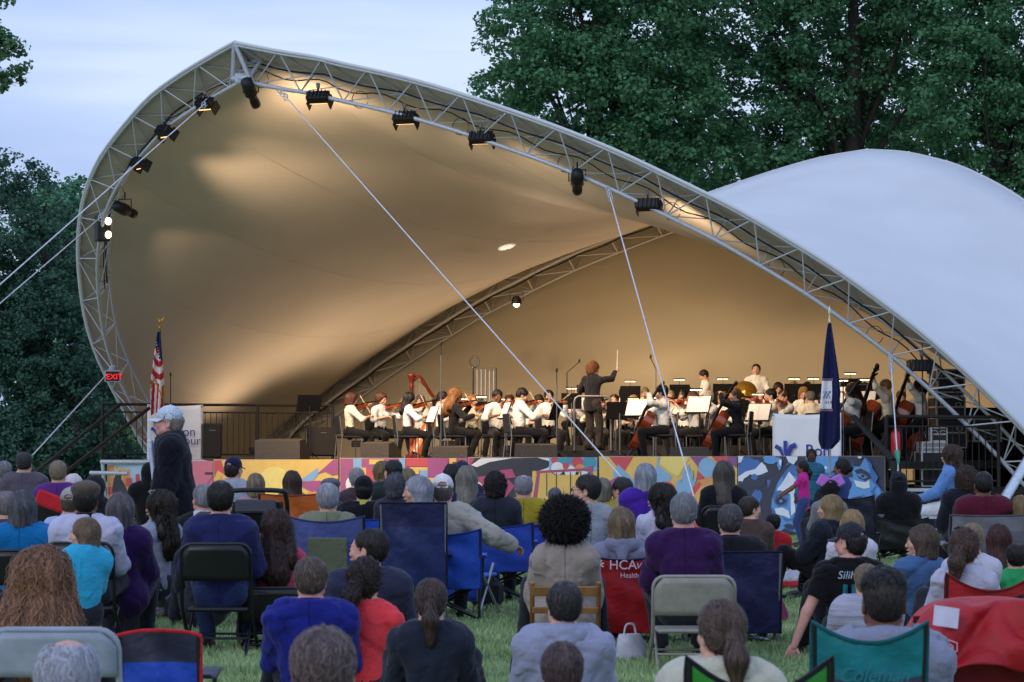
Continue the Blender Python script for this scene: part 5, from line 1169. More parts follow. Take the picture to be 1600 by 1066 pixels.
def fiddle(kind, a, b, up, parent_loc, label, yawmat):
    """bowed instrument from its tail a to its scroll b; top plate faces 'up'"""
    L, w, d, nl = {'violin': (.355, .102, .04, .24), 'viola': (.40, .12, .045, .26), 'cello': (.755, .22, .13, .50), 'bass': (.98, .29, .18, .58)}[kind]
    a = yawmat @ Vector(a); b = yawmat @ Vector(b); up = yawmat.to_3x3() @ Vector(up); root = empty(kind, a); tag(root, label, kind, kind + 's held by the players' if kind != 'bass' else 'double basses')
    M = frame((0, 0, 0), b - a, up)
    if kind not in INSTR:
        g = MB(); ol = [(x, z) for x, z in fiddle_outline(w, L)]; k = Matrix(((1, 0, 0, 0), (0, 0, 1, -d / 2), (0, 1, 0, 0), (0, 0, 0, 1)))
        g.prism(ol, d, k); g.prism([(x * .93, .02 * L + z * .96) for x, z in ol], d * 1.35, Matrix(((1, 0, 0, 0), (0, 0, 1, -d * .675), (0, 1, 0, 0), (0, 0, 0, 1))))
        m1 = g.mesh('instrument_body', WOOD if kind != 'cello' else WOOD)
        g = MB(); e = -d * .72; g.tube([(0, e, L * .50), (0, e - d * .3, L * .95), (0, e - d * .15, L + nl)], [w * .16, w * .13, w * .11], 6); g.tube([(0, e, L * .05), (0, e - d * .28, L * .33)], [w * .10, w * .2], 6); g.box((0, e - d * .1, L * .38), (w * .45, d * .35, .01))
        g.ell((0, e, L + nl + w * .2), (w * .11, w * .16, w * .22), 8, 6)
        for s in (-1, 1):
            g.tube([(s * w * .32, -d * .70, L * .34), (s * w * .40, -d * .70, L * .40), (s * w * .30, -d * .70, L * .47)], w * .03, 4)
            for q in (0, 1): g.tube([(0, e, L + nl - w * (.1 + .3 * q)), (s * w * .42, e, L + nl - w * (.1 + .3 * q))], w * .06, 4)
        m2 = g.mesh('instrument_neck', EBON); INSTR[kind] = (m1, m2)
    for nm, me in zip(('soundbox', 'neck'), INSTR[kind]): o = link(nm, me, root); o.matrix_basis = M
    if kind in ('cello', 'bass'): g = MB(); g.tube([M @ Vector((0, 0, 0)), M @ Vector((0, 0, -.28))], .008, 5); g.build('endpin', GALVD, root)
    return root
def bow(a, b, yawmat, label, L=.74):
    a = yawmat @ Vector(a); b = yawmat @ Vector(b); d = (b - a).normalized(); root = empty('bow', a); tag(root, label, 'bow', 'bows in the players hands')
    g = MB(); g.tube([d * -.05, d * L], .005, 5); g.build('stick', mat('bowwood', '#a87848', .35), root); g = MB(); o = Vector((0, 0, -.02)); g.tube([o, d * (L - .02) + o], .0035, 4); g.build('hair', PAPER, root)
CH = None
def orch_chair(loc_, yaw, label):
    global CH
    if CH is None:
        CH = empty('orchestra_chair'); s = MB(); s.box((0, 0, .44), (.44, .42, .05), None, .02); s.build('seat', BLK2, CH); s = MB(); s.box((0, -.235, .68), (.42, .035, .36), Matrix.Rotation(.1, 4, 'X'), .015); s.build('backrest', BLK2, CH)
        for x in (-1, 1):
            f = MB(); f.tube([(x * .23, .18, 0), (x * .22, .19, .42)], .012, 6); f.build('leg', metalm('#8a8a88', .35), CH); f = MB(); f.tube([(x * .23, -.24, 0), (x * .22, -.20, .42), (x * .22, -.25, .84)], .012, 6); f.build('leg', metalm('#8a8a88', .35), CH)
        o = CH
    else: o = copy_tree(CH)
    o.location = loc_; o.rotation_euler = (0, 0, yaw); tag(o, label, 'chair', 'black orchestra chairs'); return o
STD = None
LIGHTM = mat('stand_lamp_glow', '#ffe9c0', .4, var=0, emit='#ffe0a8', estr=7)
def stand(px, off, face, label, h=1.12, lamp=False, sheet=True, z=0, tilt=.35, wide=.5):
    """music stand; desk side with the paper looks along 'face' (radians, 0 = +y)"""
    p = onstage(px, off); root = empty('music_stand', (p.x, p.y, DZ + z), face); tag(root, label, 'music stand', 'music stands of the orchestra')
    R_ = Matrix.Rotation(tilt, 4, 'X'); c = Vector((0, 0, h)); d = MB(); d.box(c, (wide, .012, .34), R_); d.box(c + R_ @ Vector((0, .03, -.17)), (wide, .06, .012), R_); d.build('desk', BLK, root)
    rod('post', (0, -.03, .1), (0, -.02, h - .05), .012, GALVD if px % 3 else BLK, root)
    for k in range(3): a = 2.1 * k + .5; rod('leg', (0, -.03, .18), (.26 * math.cos(a), -.03 + .26 * math.sin(a), .01), .009, BLK, root)
    if sheet:
        s = MB()
        for q in (-1, 1): s.box(c + R_ @ Vector((q * wide * .235, .012, .0)), (wide * .46, .006, .31), R_)
        s.build('sheet_music', PAPER, root)
    if lamp:
        s = MB(); s.tube([c + Vector((0, 0, .15)), c + Vector((0, .0, .24)), c + Vector((0, .08, .27))], .007, 4); s.box(c + Vector((0, .09, .275)), (.24, .07, .028)); s.build('lamp_arm', BLK, root)
        s = MB(); s.box(c + Vector((0, .09, .255)), (.21, .055, .010)); s.build('lamp', LIGHTM, root)
    return root
Rm = random.Random(11)
WHITE, BLACKC = '#d6cec2', '#15151a'
def musician(px, off, riser, yawd, kind, sex, hair, hcol, label, shirt=WHITE, seat=.44, chair=True, stand_=False, sc=1.0, hy=0, skn='fair', glasses=False, hs=0, hp=.18):
    p = onstage(px, off); L = Vector((p.x, p.y, DZ + riser)); v_ = (px * 7 + int(off * 10)) % 5; sc *= (.955, .985, 1.0, 1.02, 1.04)[v_]; yaw = math.radians(yawd + (v_ - 2) * 3); hy += (v_ - 2) * .09; hp += ((px * 3) % 5 - 2) * .07
    if shirt == WHITE: shirt = (WHITE, '#cfc9c0', '#dcd8d0', '#cec2ac', WHITE)[(px + v_) % 5]
    if kind in ('violin', 'viola'): hands = [(-.24, .40, seat + .60), (.17, .36, seat + .40)]; elb = [(-.5, .2, -.9), (.9, -.2, -.6)]
    elif kind == 'cello': hands = [(-.16, .26, seat + .72), (.30, .42, seat + .28)]; elb = [(-1, .1, -.5), (1, 0, .1)]
    elif kind == 'bass': hands = [(-.20, .22, seat + .88), (.22, .42, seat + .35)]; elb = [(-1, .2, -.2), (1, 0, 0)]
    elif kind == 'wind': hands = [(-.05, .30, seat + .42), (.05, .32, seat + .30)]; elb = [(-1, 0, -.6), (1, 0, -.6)]
    else: hands = None; elb = None
    feet = [(-.27, .34, .07), (.27, .40, .07)] if kind in ('cello', 'bass') else [(-.13, .36, .07), (.15, .30, .07)]
    if stand_: feet = None; hands = [(-.15, .30, 1.05), (.18, .30, 1.02)] if kind == 'perc' else hands
    b, J = person(L, yaw, seat=seat, sc=sc, sex=sex, lean=-.04, hyaw=hy, hpitch=hp, skn=skn, hair=hair, hcol=hcol, hseed=hs, top=shirt, topname='jacket' if shirt == BLACKC else 'shirt', legs='#121214', hands=hands, feet=feet, elbow=elb, pose='stand' if stand_ else 'sit', label=label, group='orchestra musicians', cachekey=('mus', kind, sex, stand_, seat, sc, round(hy, 2), round(hp, 2), shirt == BLACKC, px % 2), res=.017, sleeves=1 if shirt == BLACKC or px % 2 else .6, extra='glasses' if glasses else None, eyes=True)
    YM = Matrix.Translation(L) @ Matrix.Rotation(yaw, 4, 'Z'); nk = Vector(J['neck'])
    w = ' '.join(label.replace(',', '').split()[:9])
    if kind in ('violin', 'viola'):
        a = nk + Vector((-.06, .06, -.01)); h = Vector(J['wr'][0]) + Vector((.01, .07, .05)); fiddle(kind, a, a + (h - a).normalized() * .6, (.25, -.1, 1), L, f'{kind} under the chin of the {w}', YM)
        wr = Vector(J['wr'][1]) + Vector((0, .07, 0)); st_ = a + (h - a).normalized() * .30 + Vector((0, 0, .05)); bow(wr, wr + (st_ - wr) * 1.0, YM, f'bow held by the {w}', .72)
    if kind == 'cello':
        fiddle('cello', (.10, .56, .22), nk + Vector((-.16, .02, .08)), (0, 1, .25), L, f'glossy cello leaning on the {w}', YM); wr = Vector(J['wr'][1]) + Vector((.02, .06, 0)); bow(wr, (-.25, .62, seat + .30), YM, f'cello bow of the {w}', .7)
    if kind == 'bass':
        fiddle('bass', (.24, .52, .18), nk + Vector((-.24, .10, .12)), (.2, 1, .2), L, f'double bass leaning on the {w}', YM); wr = Vector(J['wr'][1]); bow(wr, (-.35, .62, seat + .34), YM, f'bass bow of the {w}', .7)
    if kind == 'wind':
        m = Vector(J['hb']) + Vector((0, .11, 0)); q = [YM @ m, YM @ (m + Vector((0, .24, -.36)))]; root = empty('clarinet', q[0]); tag(root, f'dark woodwind instrument played by the {w}', 'woodwind', 'woodwind instruments'); g = MB(); d = q[1] - q[0]; g.tube([(0, 0, 0), d * .9, d * 1.15], [.010, .014, .032], 7); g.build('tube', EBON, root); g = MB(); [g.ell(d * t, (.02, .016, .016), 6, 4) for t in (.3, .45, .6, .75)]; g.build('keys', GALV, root)
    if chair and not stand_: orch_chair(L, yaw, f'black chair of the {w}') if seat < .5 else None
    if seat >= .5:
        r_ = empty('stool', L, yaw); tag(r_, f'tall stool under the {w}', 'stool'); MB().lathe([(0, seat - .05), (.16, seat - .05), (.17, seat - .02), (0, seat)]).build('seat', BLK2, r_)
        for q in range(3): rod('leg', (.05 * math.cos(q * 2.1), .05 * math.sin(q * 2.1), seat - .05), (.22 * math.cos(q * 2.1), .22 * math.sin(q * 2.1), 0), .012, GALVD, r_)
    return b
ML = [
 (546, 2.0, 0, -72, 'violin', 'f', 'bob', '#4a2418', 'leftmost violinist, short auburn bob, white shirt', {}),
 (594, 3.0, 0, -140, 'violin', 'f', 'long', '#4a2a1c', 'second violinist with long brown hair facing half front', dict(hy=-.2)),
 (636, 1.9, 0, -78, 'violin', 'f', 'long', '#0c0a0a', 'violinist with long black hair in front of the harp', dict(hs=1)),
 (657, 6.0, 0, 168, 'none', 'f', 'bob', '#1c120e', 'harpist seated behind the tall red harp', {}),
 (688, 3.3, 0, -105, 'violin', 'f', 'pony', '#100c0c', 'violinist with dark ponytail right of the harp', {}),
 (708, 1.8, 0, -82, 'violin', 'f', 'wavy', '#8a5a2c', 'violinist in black jacket with curly blonde hair', dict(shirt=BLACKC)),
 (737, 4.2, 0, -155, 'violin', 'f', 'bun', '#a06a34', 'violinist with tied red-blonde hair behind the curly blonde player', {}),
 (776, 2.7, 0, -160, 'violin', 'm', 'short', '#0e0a0a', 'dark haired male violinist facing half front', dict(skn='brown')),
 (811, 1.7, 0, -80, 'violin', 'm', 'short', '#1c120e', 'male violinist in white shirt bent over his violin in profile', dict(hs=1, hp=.42)),
 (857, 2.9, 0, -172, 'violin', 'f', 'bun', '#120c0c', 'violinist facing front just left of the conductor', dict(skn='olive')),
 (796, 6.2, 0, 178, 'wind', 'm', 'short', '#3c2416', 'brown haired player half hidden between two violinists', {}),
 (842, 6.4, 0, 175, 'wind', 'f', 'bob', '#241610', 'dark bobbed player behind the front facing violinist', {}),
 (938, 5.4, 0, 168, 'viola', 'f', 'bun', '#20140e', 'viola player right beside the conductor', {}),
 (960, 6.8, 0, 175, 'viola', 'm', 'short', '#1c1410', 'dark haired viola player behind black music stands', {}),
 (990, 7.2, 0, 178, 'wind', 'f', 'bob', '#9a7a44', 'blonde wind player under a white lit stand', {}),
 (1018, 6.6, 0, 176, 'wind', 'm', 'thin', '#7a5a3a', 'balding wind player left of the first cellist', {}),
 (1037, 1.5, 0, 82, 'cello', 'm', 'short', '#140e0c', 'left cellist with dark hair in a white shirt', {}),
 (1047, 7.2, .1, 178, 'wind', 'm', 'short', '#a8967a', 'grey haired wind player behind the left cellist', {}),
 (1069, 4.4, 0, 150, 'viola', 'f', 'pony', '#0e0a0a', 'black haired viola player between the stands', dict(skn='olive')),
 (1086, 3.3, 0, 100, 'viola', 'm', 'short', '#4a2c1a', 'viola player with glasses in profile facing left', dict(glasses=True)),
 (1109, 5.0, 0, 120, 'viola', 'f', 'short', '#b0aaa0', 'silver haired viola player behind the bright stand', {}),
 (1131, 6.6, 0, 150, 'wind', 'f', 'bob', '#7a5a30', 'sandy haired wind player left of the black clad cellist', {}),
 (1152, 1.6, 0, 84, 'cello', 'f', 'bun', '#6a4a2c', 'cellist in black with hair tied back', dict(shirt=BLACKC)),
 (1188, 7.0, 0, 178, 'wind', 'm', 'bald', '#5a4030', 'bald wind player behind the cellists', {}),
 (1207, 3.2, 0, 95, 'viola', 'm', 'short', '#100c0c', 'dark haired man leaning left of the right banner', {}),
 (1228, 4.6, 0, 120, 'viola', 'm', 'short', '#3a2014', 'brown haired player just above the left corner of the right banner', dict(hs=1)),
 (1256, 7.6, .1, 175, 'wind', 'f', 'bob', '#8a6430', 'blonde wind player above the right banner', {}),
 (1268, 4.4, 0, 20, 'none', 'm', 'short', '#6a655a', 'grey haired player with his back turned above the right banner', {}),
 (1288, 7.2, 0, 165, 'wind', 'f', 'bob', '#241610', 'dark haired player left of the state flag', {}),
 (1314, 6.4, 0, 160, 'wind', 'm', 'short', '#5a3a20', 'player right of the state flag behind the lit stand', {}),
 (1336, 2.7, 0, 100, 'cello', 'f', 'wavy', '#3c1c10', 'red-brown haired cellist right of the right banner', {}),
 (1388, 3.4, 0, 78, 'bass', 'm', 'short', '#8a6a44', 'sandy haired bassist in a white jacket on a stool', dict(seat=.60)),
 (1440, 4.0, 0, 82, 'bass', 'm', 'curly', '#140e0c', 'dark curly haired bassist in a white shirt on a stool', dict(seat=.60, skn='brown')),
 (1470, 6.2, 0, 95, 'bass', 'm', 'short', '#5a3018', 'third bassist half hidden by the truss', dict(seat=.60)),
]
for px, off, rs, yw, kd, sx, hr, hc, lb, kw in ML: musician(px, off, rs, yw, kd, sx, hr, hc, lb, **kw)
for i, (px, off, hc, hr, sx, lb) in enumerate([(905, 8.2, '#3a2416', 'short', 'm', 'brown haired back row player left of the conductor'), (975, 9.0, '#1c120e', 'bob', 'f', 'dark haired back row player under a lit stand lamp'), (1008, 9.4, '#8a7a60', 'short', 'm', 'grey-brown back row player among the lit stands'), (1075, 9.0, '#5a3a20', 'short', 'm', 'brown haired back row player below the bowed percussionist'), (1150, 9.2, '#3a2416', 'short', 'm', 'back row player beside the brass cymbal'), (1216, 9.0, '#2a1a12', 'bob', 'f', 'dark bobbed back row player right of the standing man'), (1240, 9.4, '#9a7c50', 'short', 'm', 'sandy back row player above the banner corner'), (1352, 8.6, '#2a1a12', 'short', 'm', 'dark haired back row player right of the bright sheet'), (1372, 7.0, '#6a4a2a', 'bob', 'f', 'brown bobbed player left of the sandy haired bassist'), (924, 9.2, '#20140e', 'short', 'm', 'back row player seen past the shoulder of the conductor'), (1038, 9.0, '#b09a78', 'short', 'm', 'pale haired back row player above the left cellist'), (1122, 8.0, '#2a1810', 'bob', 'f', 'dark haired player between the two standing men'), (1262, 9.4, '#140e0c', 'short', 'm', 'black haired back row player above the right banner'), (1300, 9.0, '#5a3a20', 'bob', 'f', 'brown haired back row player behind the state flag'), (1408, 6.6, '#3a2416', 'short', 'm', 'dark haired player seated between the two front bassists')]):
    musician(px, off, .26 if off > 8 else 0, 172 + 9 * (i % 3 - 1), 'wind', sx, hr, hc, lb, hs=i % 2)
musician(1104, 9.2, .30, 100, 'perc', 'm', 'short', '#2a1810', 'standing percussionist bending his head to the left', stand_=True, hp=.5, sc=.98)
musician(1182, 9.4, .30, 172, 'perc', 'm', 'neat', '#1c120e', 'standing man in a white shirt at the back looking forward', stand_=True, hp=-.05, sc=.98)
# conductor
cb_, J = person((cp.x - .03, cp.y + .1, DZ + .18), math.radians(-35), pose='stand', sex='m', sc=1.0, lean=-.05, hyaw=.35, hpitch=.15, hair='curly', hcol='#6a4020', top=BLACKC, legs='#2a2624', coat=.1, hands=[(-.25, .35, 1.15), (.20, .50, 1.50)], elbow=[(-.8, -.2, -.5), (.7, -.1, -.9)], label='conductor in a dark suit with curly hair raising a baton', topname='suit_jacket', res=.016, eyes=True)
q = Matrix.Translation(cb_.location) @ Matrix.Rotation(math.radians(-35), 4, 'Z') @ (Vector(J['wr'][1]) + Vector((0, .06, .05))); bt = empty('baton', q); tag(bt, 'pale baton in the raised hand of the conductor', 'baton'); MB().tube([(0, 0, 0), (.01, .02, .36)], [.007, .004], 5).build('stick', PAPER, bt)
# stands
for i, (px, off, f, lp, sh, z, h, lb) in enumerate([
 (483, 2.2, .4, 0, 0, 0, 1.12, 'empty black music stand at the left end of the stage'),
 (676, 1.4, 1.9, 0, 1, 0, .85, 'dark music stand turned away beside the harp'), (790, 1.9, 1.8, 0, 1, 0, .92, 'tilted dark stand between two male violinists'), (868, 2.0, 1.2, 0, 1, 0, .9, 'dark stand just left of the conductor rail'),
 (968, 3.0, .2, 0, 0, 0, .92, 'black music stand desk seen from behind right of the conductor'), (996, 2.1, 2.45, 0, 1, 0, .95, 'bright music sheets on the stand of the left cellist'), (1092, 2.2, 2.5, 1, 1, 0, 1.0, 'bright sheets on the stand between the two cellists'), (1186, 2.4, 2.45, 0, 1, 0, .85, 'bright sheets on the stand just left of the banner'),
 (1320, 3.2, 2.5, 1, 1, 0, 1.15, 'brightly lit tall sheet right of the state flag'), (1353, 4.5, 2.5, 0, 1, 0, 1.1, 'second lit sheet behind the red-brown haired cellist'),
 (893, 7.0, 0, 1, 1, .1, 1.2, 'stand with a bright lamp left of the conductor'), (985, 7.8, 0, 1, 1, .3, 1.15, 'raised stand with a lamp over white pages in the centre'), (940, 7.2, 0, 0, 0, 0, 1.0, 'black stand behind the viola player beside the conductor'), (962, 5.6, .1, 0, 0, 0, .95, 'low black stand in front of the dark haired viola player'), (1022, 5.6, 0, 1, 1, 0, .95, 'low lit stand in front of the balding wind player'), (990, 6.2, 0, 1, 1, 0, .95, 'white lit stand hiding the blonde wind player'),
 (1062, 8.4, 0, 1, 0, .28, 1.2, 'lamp lit stand to the left of the bowed percussionist'), (1130, 8.4, 0, 1, 1, .28, 1.2, 'lamp lit stand between the two standing men'), (1113, 7.6, 0, 0, 0, .1, 1.15, 'wide black stand below the standing men'), (1185, 6.0, 0, 1, 1, 0, 1.0, 'lit stand in front of the bald wind player'), (1156, 5.4, 0, 0, 0, 0, 1.0, 'black stand behind the black clad cellist'),
 (1242, 8.2, 0, 1, 1, .2, 1.25, 'left one of two lamp lit stands above the right banner'), (1272, 8.4, 0, 1, 1, .2, 1.25, 'right one of two lamp lit stands above the right banner'), (1226, 7.6, 0, 0, 0, .1, 1.1, 'black stand above the upper left banner corner'), (1330, 8.0, 0, 1, 0, .28, 1.25, 'lamp lit stand right of the state flag'), (1352, 7.8, 0, 1, 0, .2, 1.2, 'small lamp lit stand left of the sandy bassist'), (1368, 6.0, 0, 0, 0, .1, 1.15, 'black stand beside the sandy bassist'),
 (752, 6.8, 0, 1, 1, 0, 1.05, 'lit stand left of the dark haired male violinist'), (790, 7.2, 0, 1, 1, 0, 1.0, 'lit stand in the gap between the male violinists'), (725, 6.5, 0, 1, 1, 0, 1.0, 'lit sheet right of the curly blonde violinist')]):
    stand(px, off, f, lb, h=h - (.10 if z else 0), lamp=bool(lp), sheet=bool(sh), z=z, wide=.5 if off < 4 else .42)
# warm pools from the stand lamps that light sheets
for px, off, z, E in ((1320, 3.0, 2.9, 14), (996, 2.0, 2.7, 6), (1092, 2.0, 2.7, 6), (985, 7.5, 2.9, 6), (1250, 7.9, 2.9, 6)):
    p = onstage(px, off); pt('stand_lamp_beam', (p.x, p.y - .45, z + .1), E, (p.x, p.y, z - .7), 100, size=.04)
# harp
p = onstage(643, 5.2); root = empty('harp', (p.x, p.y, DZ), .3); tag(root, 'tall dark red pedal harp among the first violins', 'harp')
g = MB(); g.lathe([(.10, 0), (.12, .06), (.06, .12), (.045, .3), (.042, 1.45), (.055, 1.5), (.042, 1.54), (.05, 1.62), (.085, 1.72), (.09, 1.76), (0, 1.76)]); g.build('column', WOOD2, root)
g = MB(); g.tube(cat_rom([(.02, 0, 1.62), (.16, 0, 1.70), (.30, 0, 1.52), (.46, 0, 1.30), (.60, 0, 1.28)], 5), .04, 6); g.build('neck', WOOD2, root); g = MB(); g.tube([(.10, 0, .12), (.36, 0, .70), (.60, 0, 1.26)], [.17, .11, .05], 8); g.build('soundboard', mat('harp_wood', '#b0602a', .3, var=.2, coat=.3), root)
g = MB(); [g.tube([(.08 + .5 * t, 0, .12 + 1.1 * t), (.05 + .52 * t, 0, 1.66 - .38 * t)], .0022, 3) for t in np.linspace(.05, .92, 16)]; g.build('strings', PAPER, root); MB().box((.12, 0, .05), (.42, .34, .10), None, .03).build('base', WOOD2, root)
# tubular chimes and a cymbal
p = onstage(757, 8.6); root = empty('chime_rack', (p.x, p.y, DZ)); tag(root, 'tubular chimes rack with round top behind the violins', 'chimes')
for q in range(5): rod('chime_tube', (-.16 + .09 * q, 0, .5), (-.16 + .09 * q, 0, 1.95 - .03 * (q > 2)), .018, GALV, root)
g = MB(); g.tube([(-.25, 0, 0), (-.25, 0, 1.98), (.25, 0, 1.98), (.25, 0, 0)], .02, 6); g.tube([(-.22 + .1 * math.cos(t), 0, 2.12 + .12 * math.sin(t)) for t in np.linspace(0, 6.28, 13)[:-1]], .02, 6, closed=True); g.build('frame', GALVD, root)
p = onstage(1165, 8.2); root = empty('cymbal', (p.x, p.y, DZ)); tag(root, 'brass cymbal on a thin stand left of the standing man', 'cymbal'); M = Matrix.Translation((0, 0, 1.38)) @ Matrix.Rotation(1.1, 4, 'X'); MB().lathe([(0, .04), (.04, .035), (.06, .01), (.24, -.01), (.24, -.014), (0, 0)], M, 20).build('plate', metalm('#c89a3c', .3), root); rod('post', (0, 0, 0), (0, 0, 1.38), .012, GALVD, root)
p = onstage(1250, 9.6); root = empty('timpano', (p.x, p.y, DZ + .5)); tag(root, 'copper kettledrum at the back above the banner', 'drum'); MB().lathe([(.05, 0), (.25, .12), (.36, .35), (.37, .5), (0, .51)]).build('bowl', metalm('#a86a3c', .3), root)
# thin microphone stands
for i, (px, off, h, x2, lb) in enumerate([(689, 1.2, 1.95, -.0, 'tall thin microphone stand in front of the curly blonde violinist'), (266, .8, 1.45, 0, 'short microphone stand above the left banner'), (870, 1.4, 1.4, 0, 'microphone stand right of the front facing violinist'), (886, 6.0, 1.75, .25, 'boom microphone left of the conductor'), (1025, 5.0, 1.75, -.1, 'slim microphone stand above the left cellist'), (1415, 5.0, 1.55, .15, 'microphone stand between the bassists'), (1318, 2.2, 1.1, 0, 'thin stand post right of the right banner'), (1442, 1.5, 1.85, 0, 'thin black microphone pole in front of the right bassists')]):
    p = onstage(px, off); root = empty('microphone_stand', (p.x, p.y, DZ)); tag(root, lb, 'microphone stand', 'microphone stands on the stage'); rod('pole', (0, 0, 0), (0, 0, h), .011, GALVD if i % 2 == 0 else BLK, root); rod('boom', (0, 0, h), (x2, 0, h + .22), .009, BLK, root); g = MB(); g.ell((x2, 0, h + .24), (.022, .022, .045), 8, 6); g.build('microphone', BLK, root); MB().lathe([(0, .02), (.13, .01), (.13, 0)]).build('base', BLK, root)
# ------------------------------------------------------------------ lawn chairs
STEEL = metalm('#8f9399', .4)
def camp_chair(loc_, yaw, seat, top, w, col, label, col2=None, trim=None, dip=.05, frame_m=None, mesh_panel=None, wrinkle=.018, logo=None, armless=False, cat='camp chair'):
    """folding quad chair seen mostly from behind: hanging fabric back between two posts, seat, arms and crossed legs"""
    fm = frame_m or BLK; root = empty('camp_chair', loc_, yaw); tag(root, label, cat, 'fabric camp chairs on the lawn'); hw = w / 2; R = random.Random(label); m = nylon(col); m2 = nylon(col2) if col2 else m
    yb, yt = -.20, -.20 - (top - seat) * .22
    for s in (-1, 1):
        g = MB(); g.tube([(s * hw, yb + .03, max(.02, seat - .32)), (s * hw, yb, seat), (s * (hw + .01), yt, top - .01)], .012, 7); g.build('back_post', fm, root)
        rod('leg', (s * hw, yb, seat - .03), (-s * hw, .24, .0), .011, fm, root); rod('leg', (s * hw, .22, seat - .02), (s * hw, yb - .02, .0), .011, fm, root); rod('leg', (s * hw, .22, seat), (-s * hw, .26, .0), .011, fm, root)
        rod('leg', (s * hw, yb, seat), (s * hw, .26, .0), .011, fm, root)
        if not armless:
            rod('arm_post', (s * (hw + .02), .22, seat - .02), (s * (hw + .03), .22, seat + .22), .011, fm, root)
            P = [[Vector((s * (hw + .02) + (q - 1) * .04, yb - .03 + i * .063, seat + .22 - .025 * math.sin(math.pi * i / 7))) for q in range(3)] for i in range(8)]; a = MB(); a.grid(P); o = a.build('armrest', m, root); md = o.modifiers.new('t', 'SOLIDIFY'); md.thickness = .012
        MB().box((s * hw, .26, .012), (.05, .05, .024), None, .006).build('foot', fm, root)
    H = top - seat + .06; n = 18; w_ = 14; P = []; ph = R.random() * 6
    for i in range(n + 1):
        v = i / n; row = []
        for j in range(w_ + 1):
            u = j / w_; x = (u - .5) * (w + .035); z = seat - .06 + H * v - dip * 4 * u * (1 - u) * v ** 3
            y = yb + (yt - yb) * v - .055 * math.sin(math.pi * u) * (.5 + .5 * math.sin(math.pi * min(1, v * 1.3))) + wrinkle * (math.sin(u * 9 + v * 6 + ph) * math.sin(v * 7 + ph) + .5 * math.sin(u * 23 + v * 4 + ph)) * (1 - abs(2 * u - 1) ** 4)
            row.append(Vector((x, y, z)))
        P.append(row)
    g = MB(); g.grid(P); me = g.mesh('back_fabric', m, m2, mat('mesh_net', '#181a1e', .8, var=.3, scale=60))
    for p in me.polygons:
        i, j = divmod(p.index, w_); v, u = i / n, j / w_
        if col2 and v < .68: p.material_index = 1
        if mesh_panel:
            a_, b_, c_, d_ = mesh_panel
            if a_ < u < b_ and c_ < v < d_: p.material_index = 1 if col2 and mesh_panel[0] > .2 else 2
    o = link('back_fabric', me, root); md = o.modifiers.new('t', 'SOLIDIFY'); md.thickness = .006; md.offset = 0; md2 = o.modifiers.new('s', 'SUBSURF'); md2.levels = 1; md2.render_levels = 1
    trim = trim or tuple(v * .35 for v in srgb(col))
    if trim: t = MB(); t.tube([r[0] for r in P] + P[-1][1:-1] + [r[-1] for r in P[::-1]], .009, 6); t.build('piping', cloth(trim), root)
    P = [[Vector(((u / 8 - .5) * w, yb + .02 + .43 * v / 6, seat - .05 * math.sin(math.pi * u / 8) * math.sin(math.pi * v / 6))) for u in range(9)] for v in range(7)]; g = MB(); g.grid(P); o = g.build('seat', m2, root); md = o.modifiers.new('t', 'SOLIDIFY'); md.thickness = .01
    if logo: logo(root, yb, yt, seat, top, w)
    return root
def folding_chair(loc_, yaw, seat, top, w, m, label, mp=None, back_h=.24):
    root = empty('folding_chair', loc_, yaw); tag(root, label, 'folding chair', 'metal folding chairs on the lawn'); hw = w / 2; mp = mp or m
    yb = -.20; ty = yb - (top - seat) * .22; lean = (ty - yb) / (top - seat)
    def Y(z): return yb + lean * (z - seat)
    g = MB(); r = .07; q = [(-hw - .01, Y(0) + .26 + .0, 0.0)]; pts = [(-hw, .30, 0), (-hw, Y(seat) , seat), (-hw, Y(top - r), top - r)]
    pts += [(-hw + r - r * math.cos(a), Y(top - r + r * math.sin(a)), top - r + r * math.sin(a)) for a in (.4, .8, 1.2, 1.57)]; pts += [(hw - r + r * math.sin(a), Y(top - r + r * math.cos(a)), top - r + r * math.cos(a)) for a in (0, .4, .8, 1.2)] + [(hw, Y(top - r), top - r), (hw, Y(seat), seat), (hw, .30, 0)]
    g.tube(pts, .0125, 8); g.build('frame', m, root)
    for s in (-1, 1): rod('leg', (s * (hw - .03), .18, seat - .01), (s * (hw - .03), -.26, 0), .011, m, root)
    rod('crossbar', (-hw + .03, -.16, seat * .38), (hw - .03, -.16, seat * .38), .009, m, root); rod('crossbar', (-hw, .12, seat * .42), (hw, .12, seat * .42), .009, m, root)
    P = []
    for i in range(7):
        z = top - .008 - back_h * i / 6; k = 0 if i > 1 else (.055 if i == 0 else .018); P.append([Vector(((u / 10 - .5) * (w - .01 - 2 * k), Y(z) - .012 - .022 * math.sin(math.pi * u / 10), z)) for u in range(11)])
    g = MB(); g.grid(P); o = g.build('backrest', mp, root); md = o.modifiers.new('t', 'SOLIDIFY'); md.thickness = .012
    MB().box((0, .0, seat), (w - .05, .38, .028), None, .012).build('seat', mp, root)
    return root
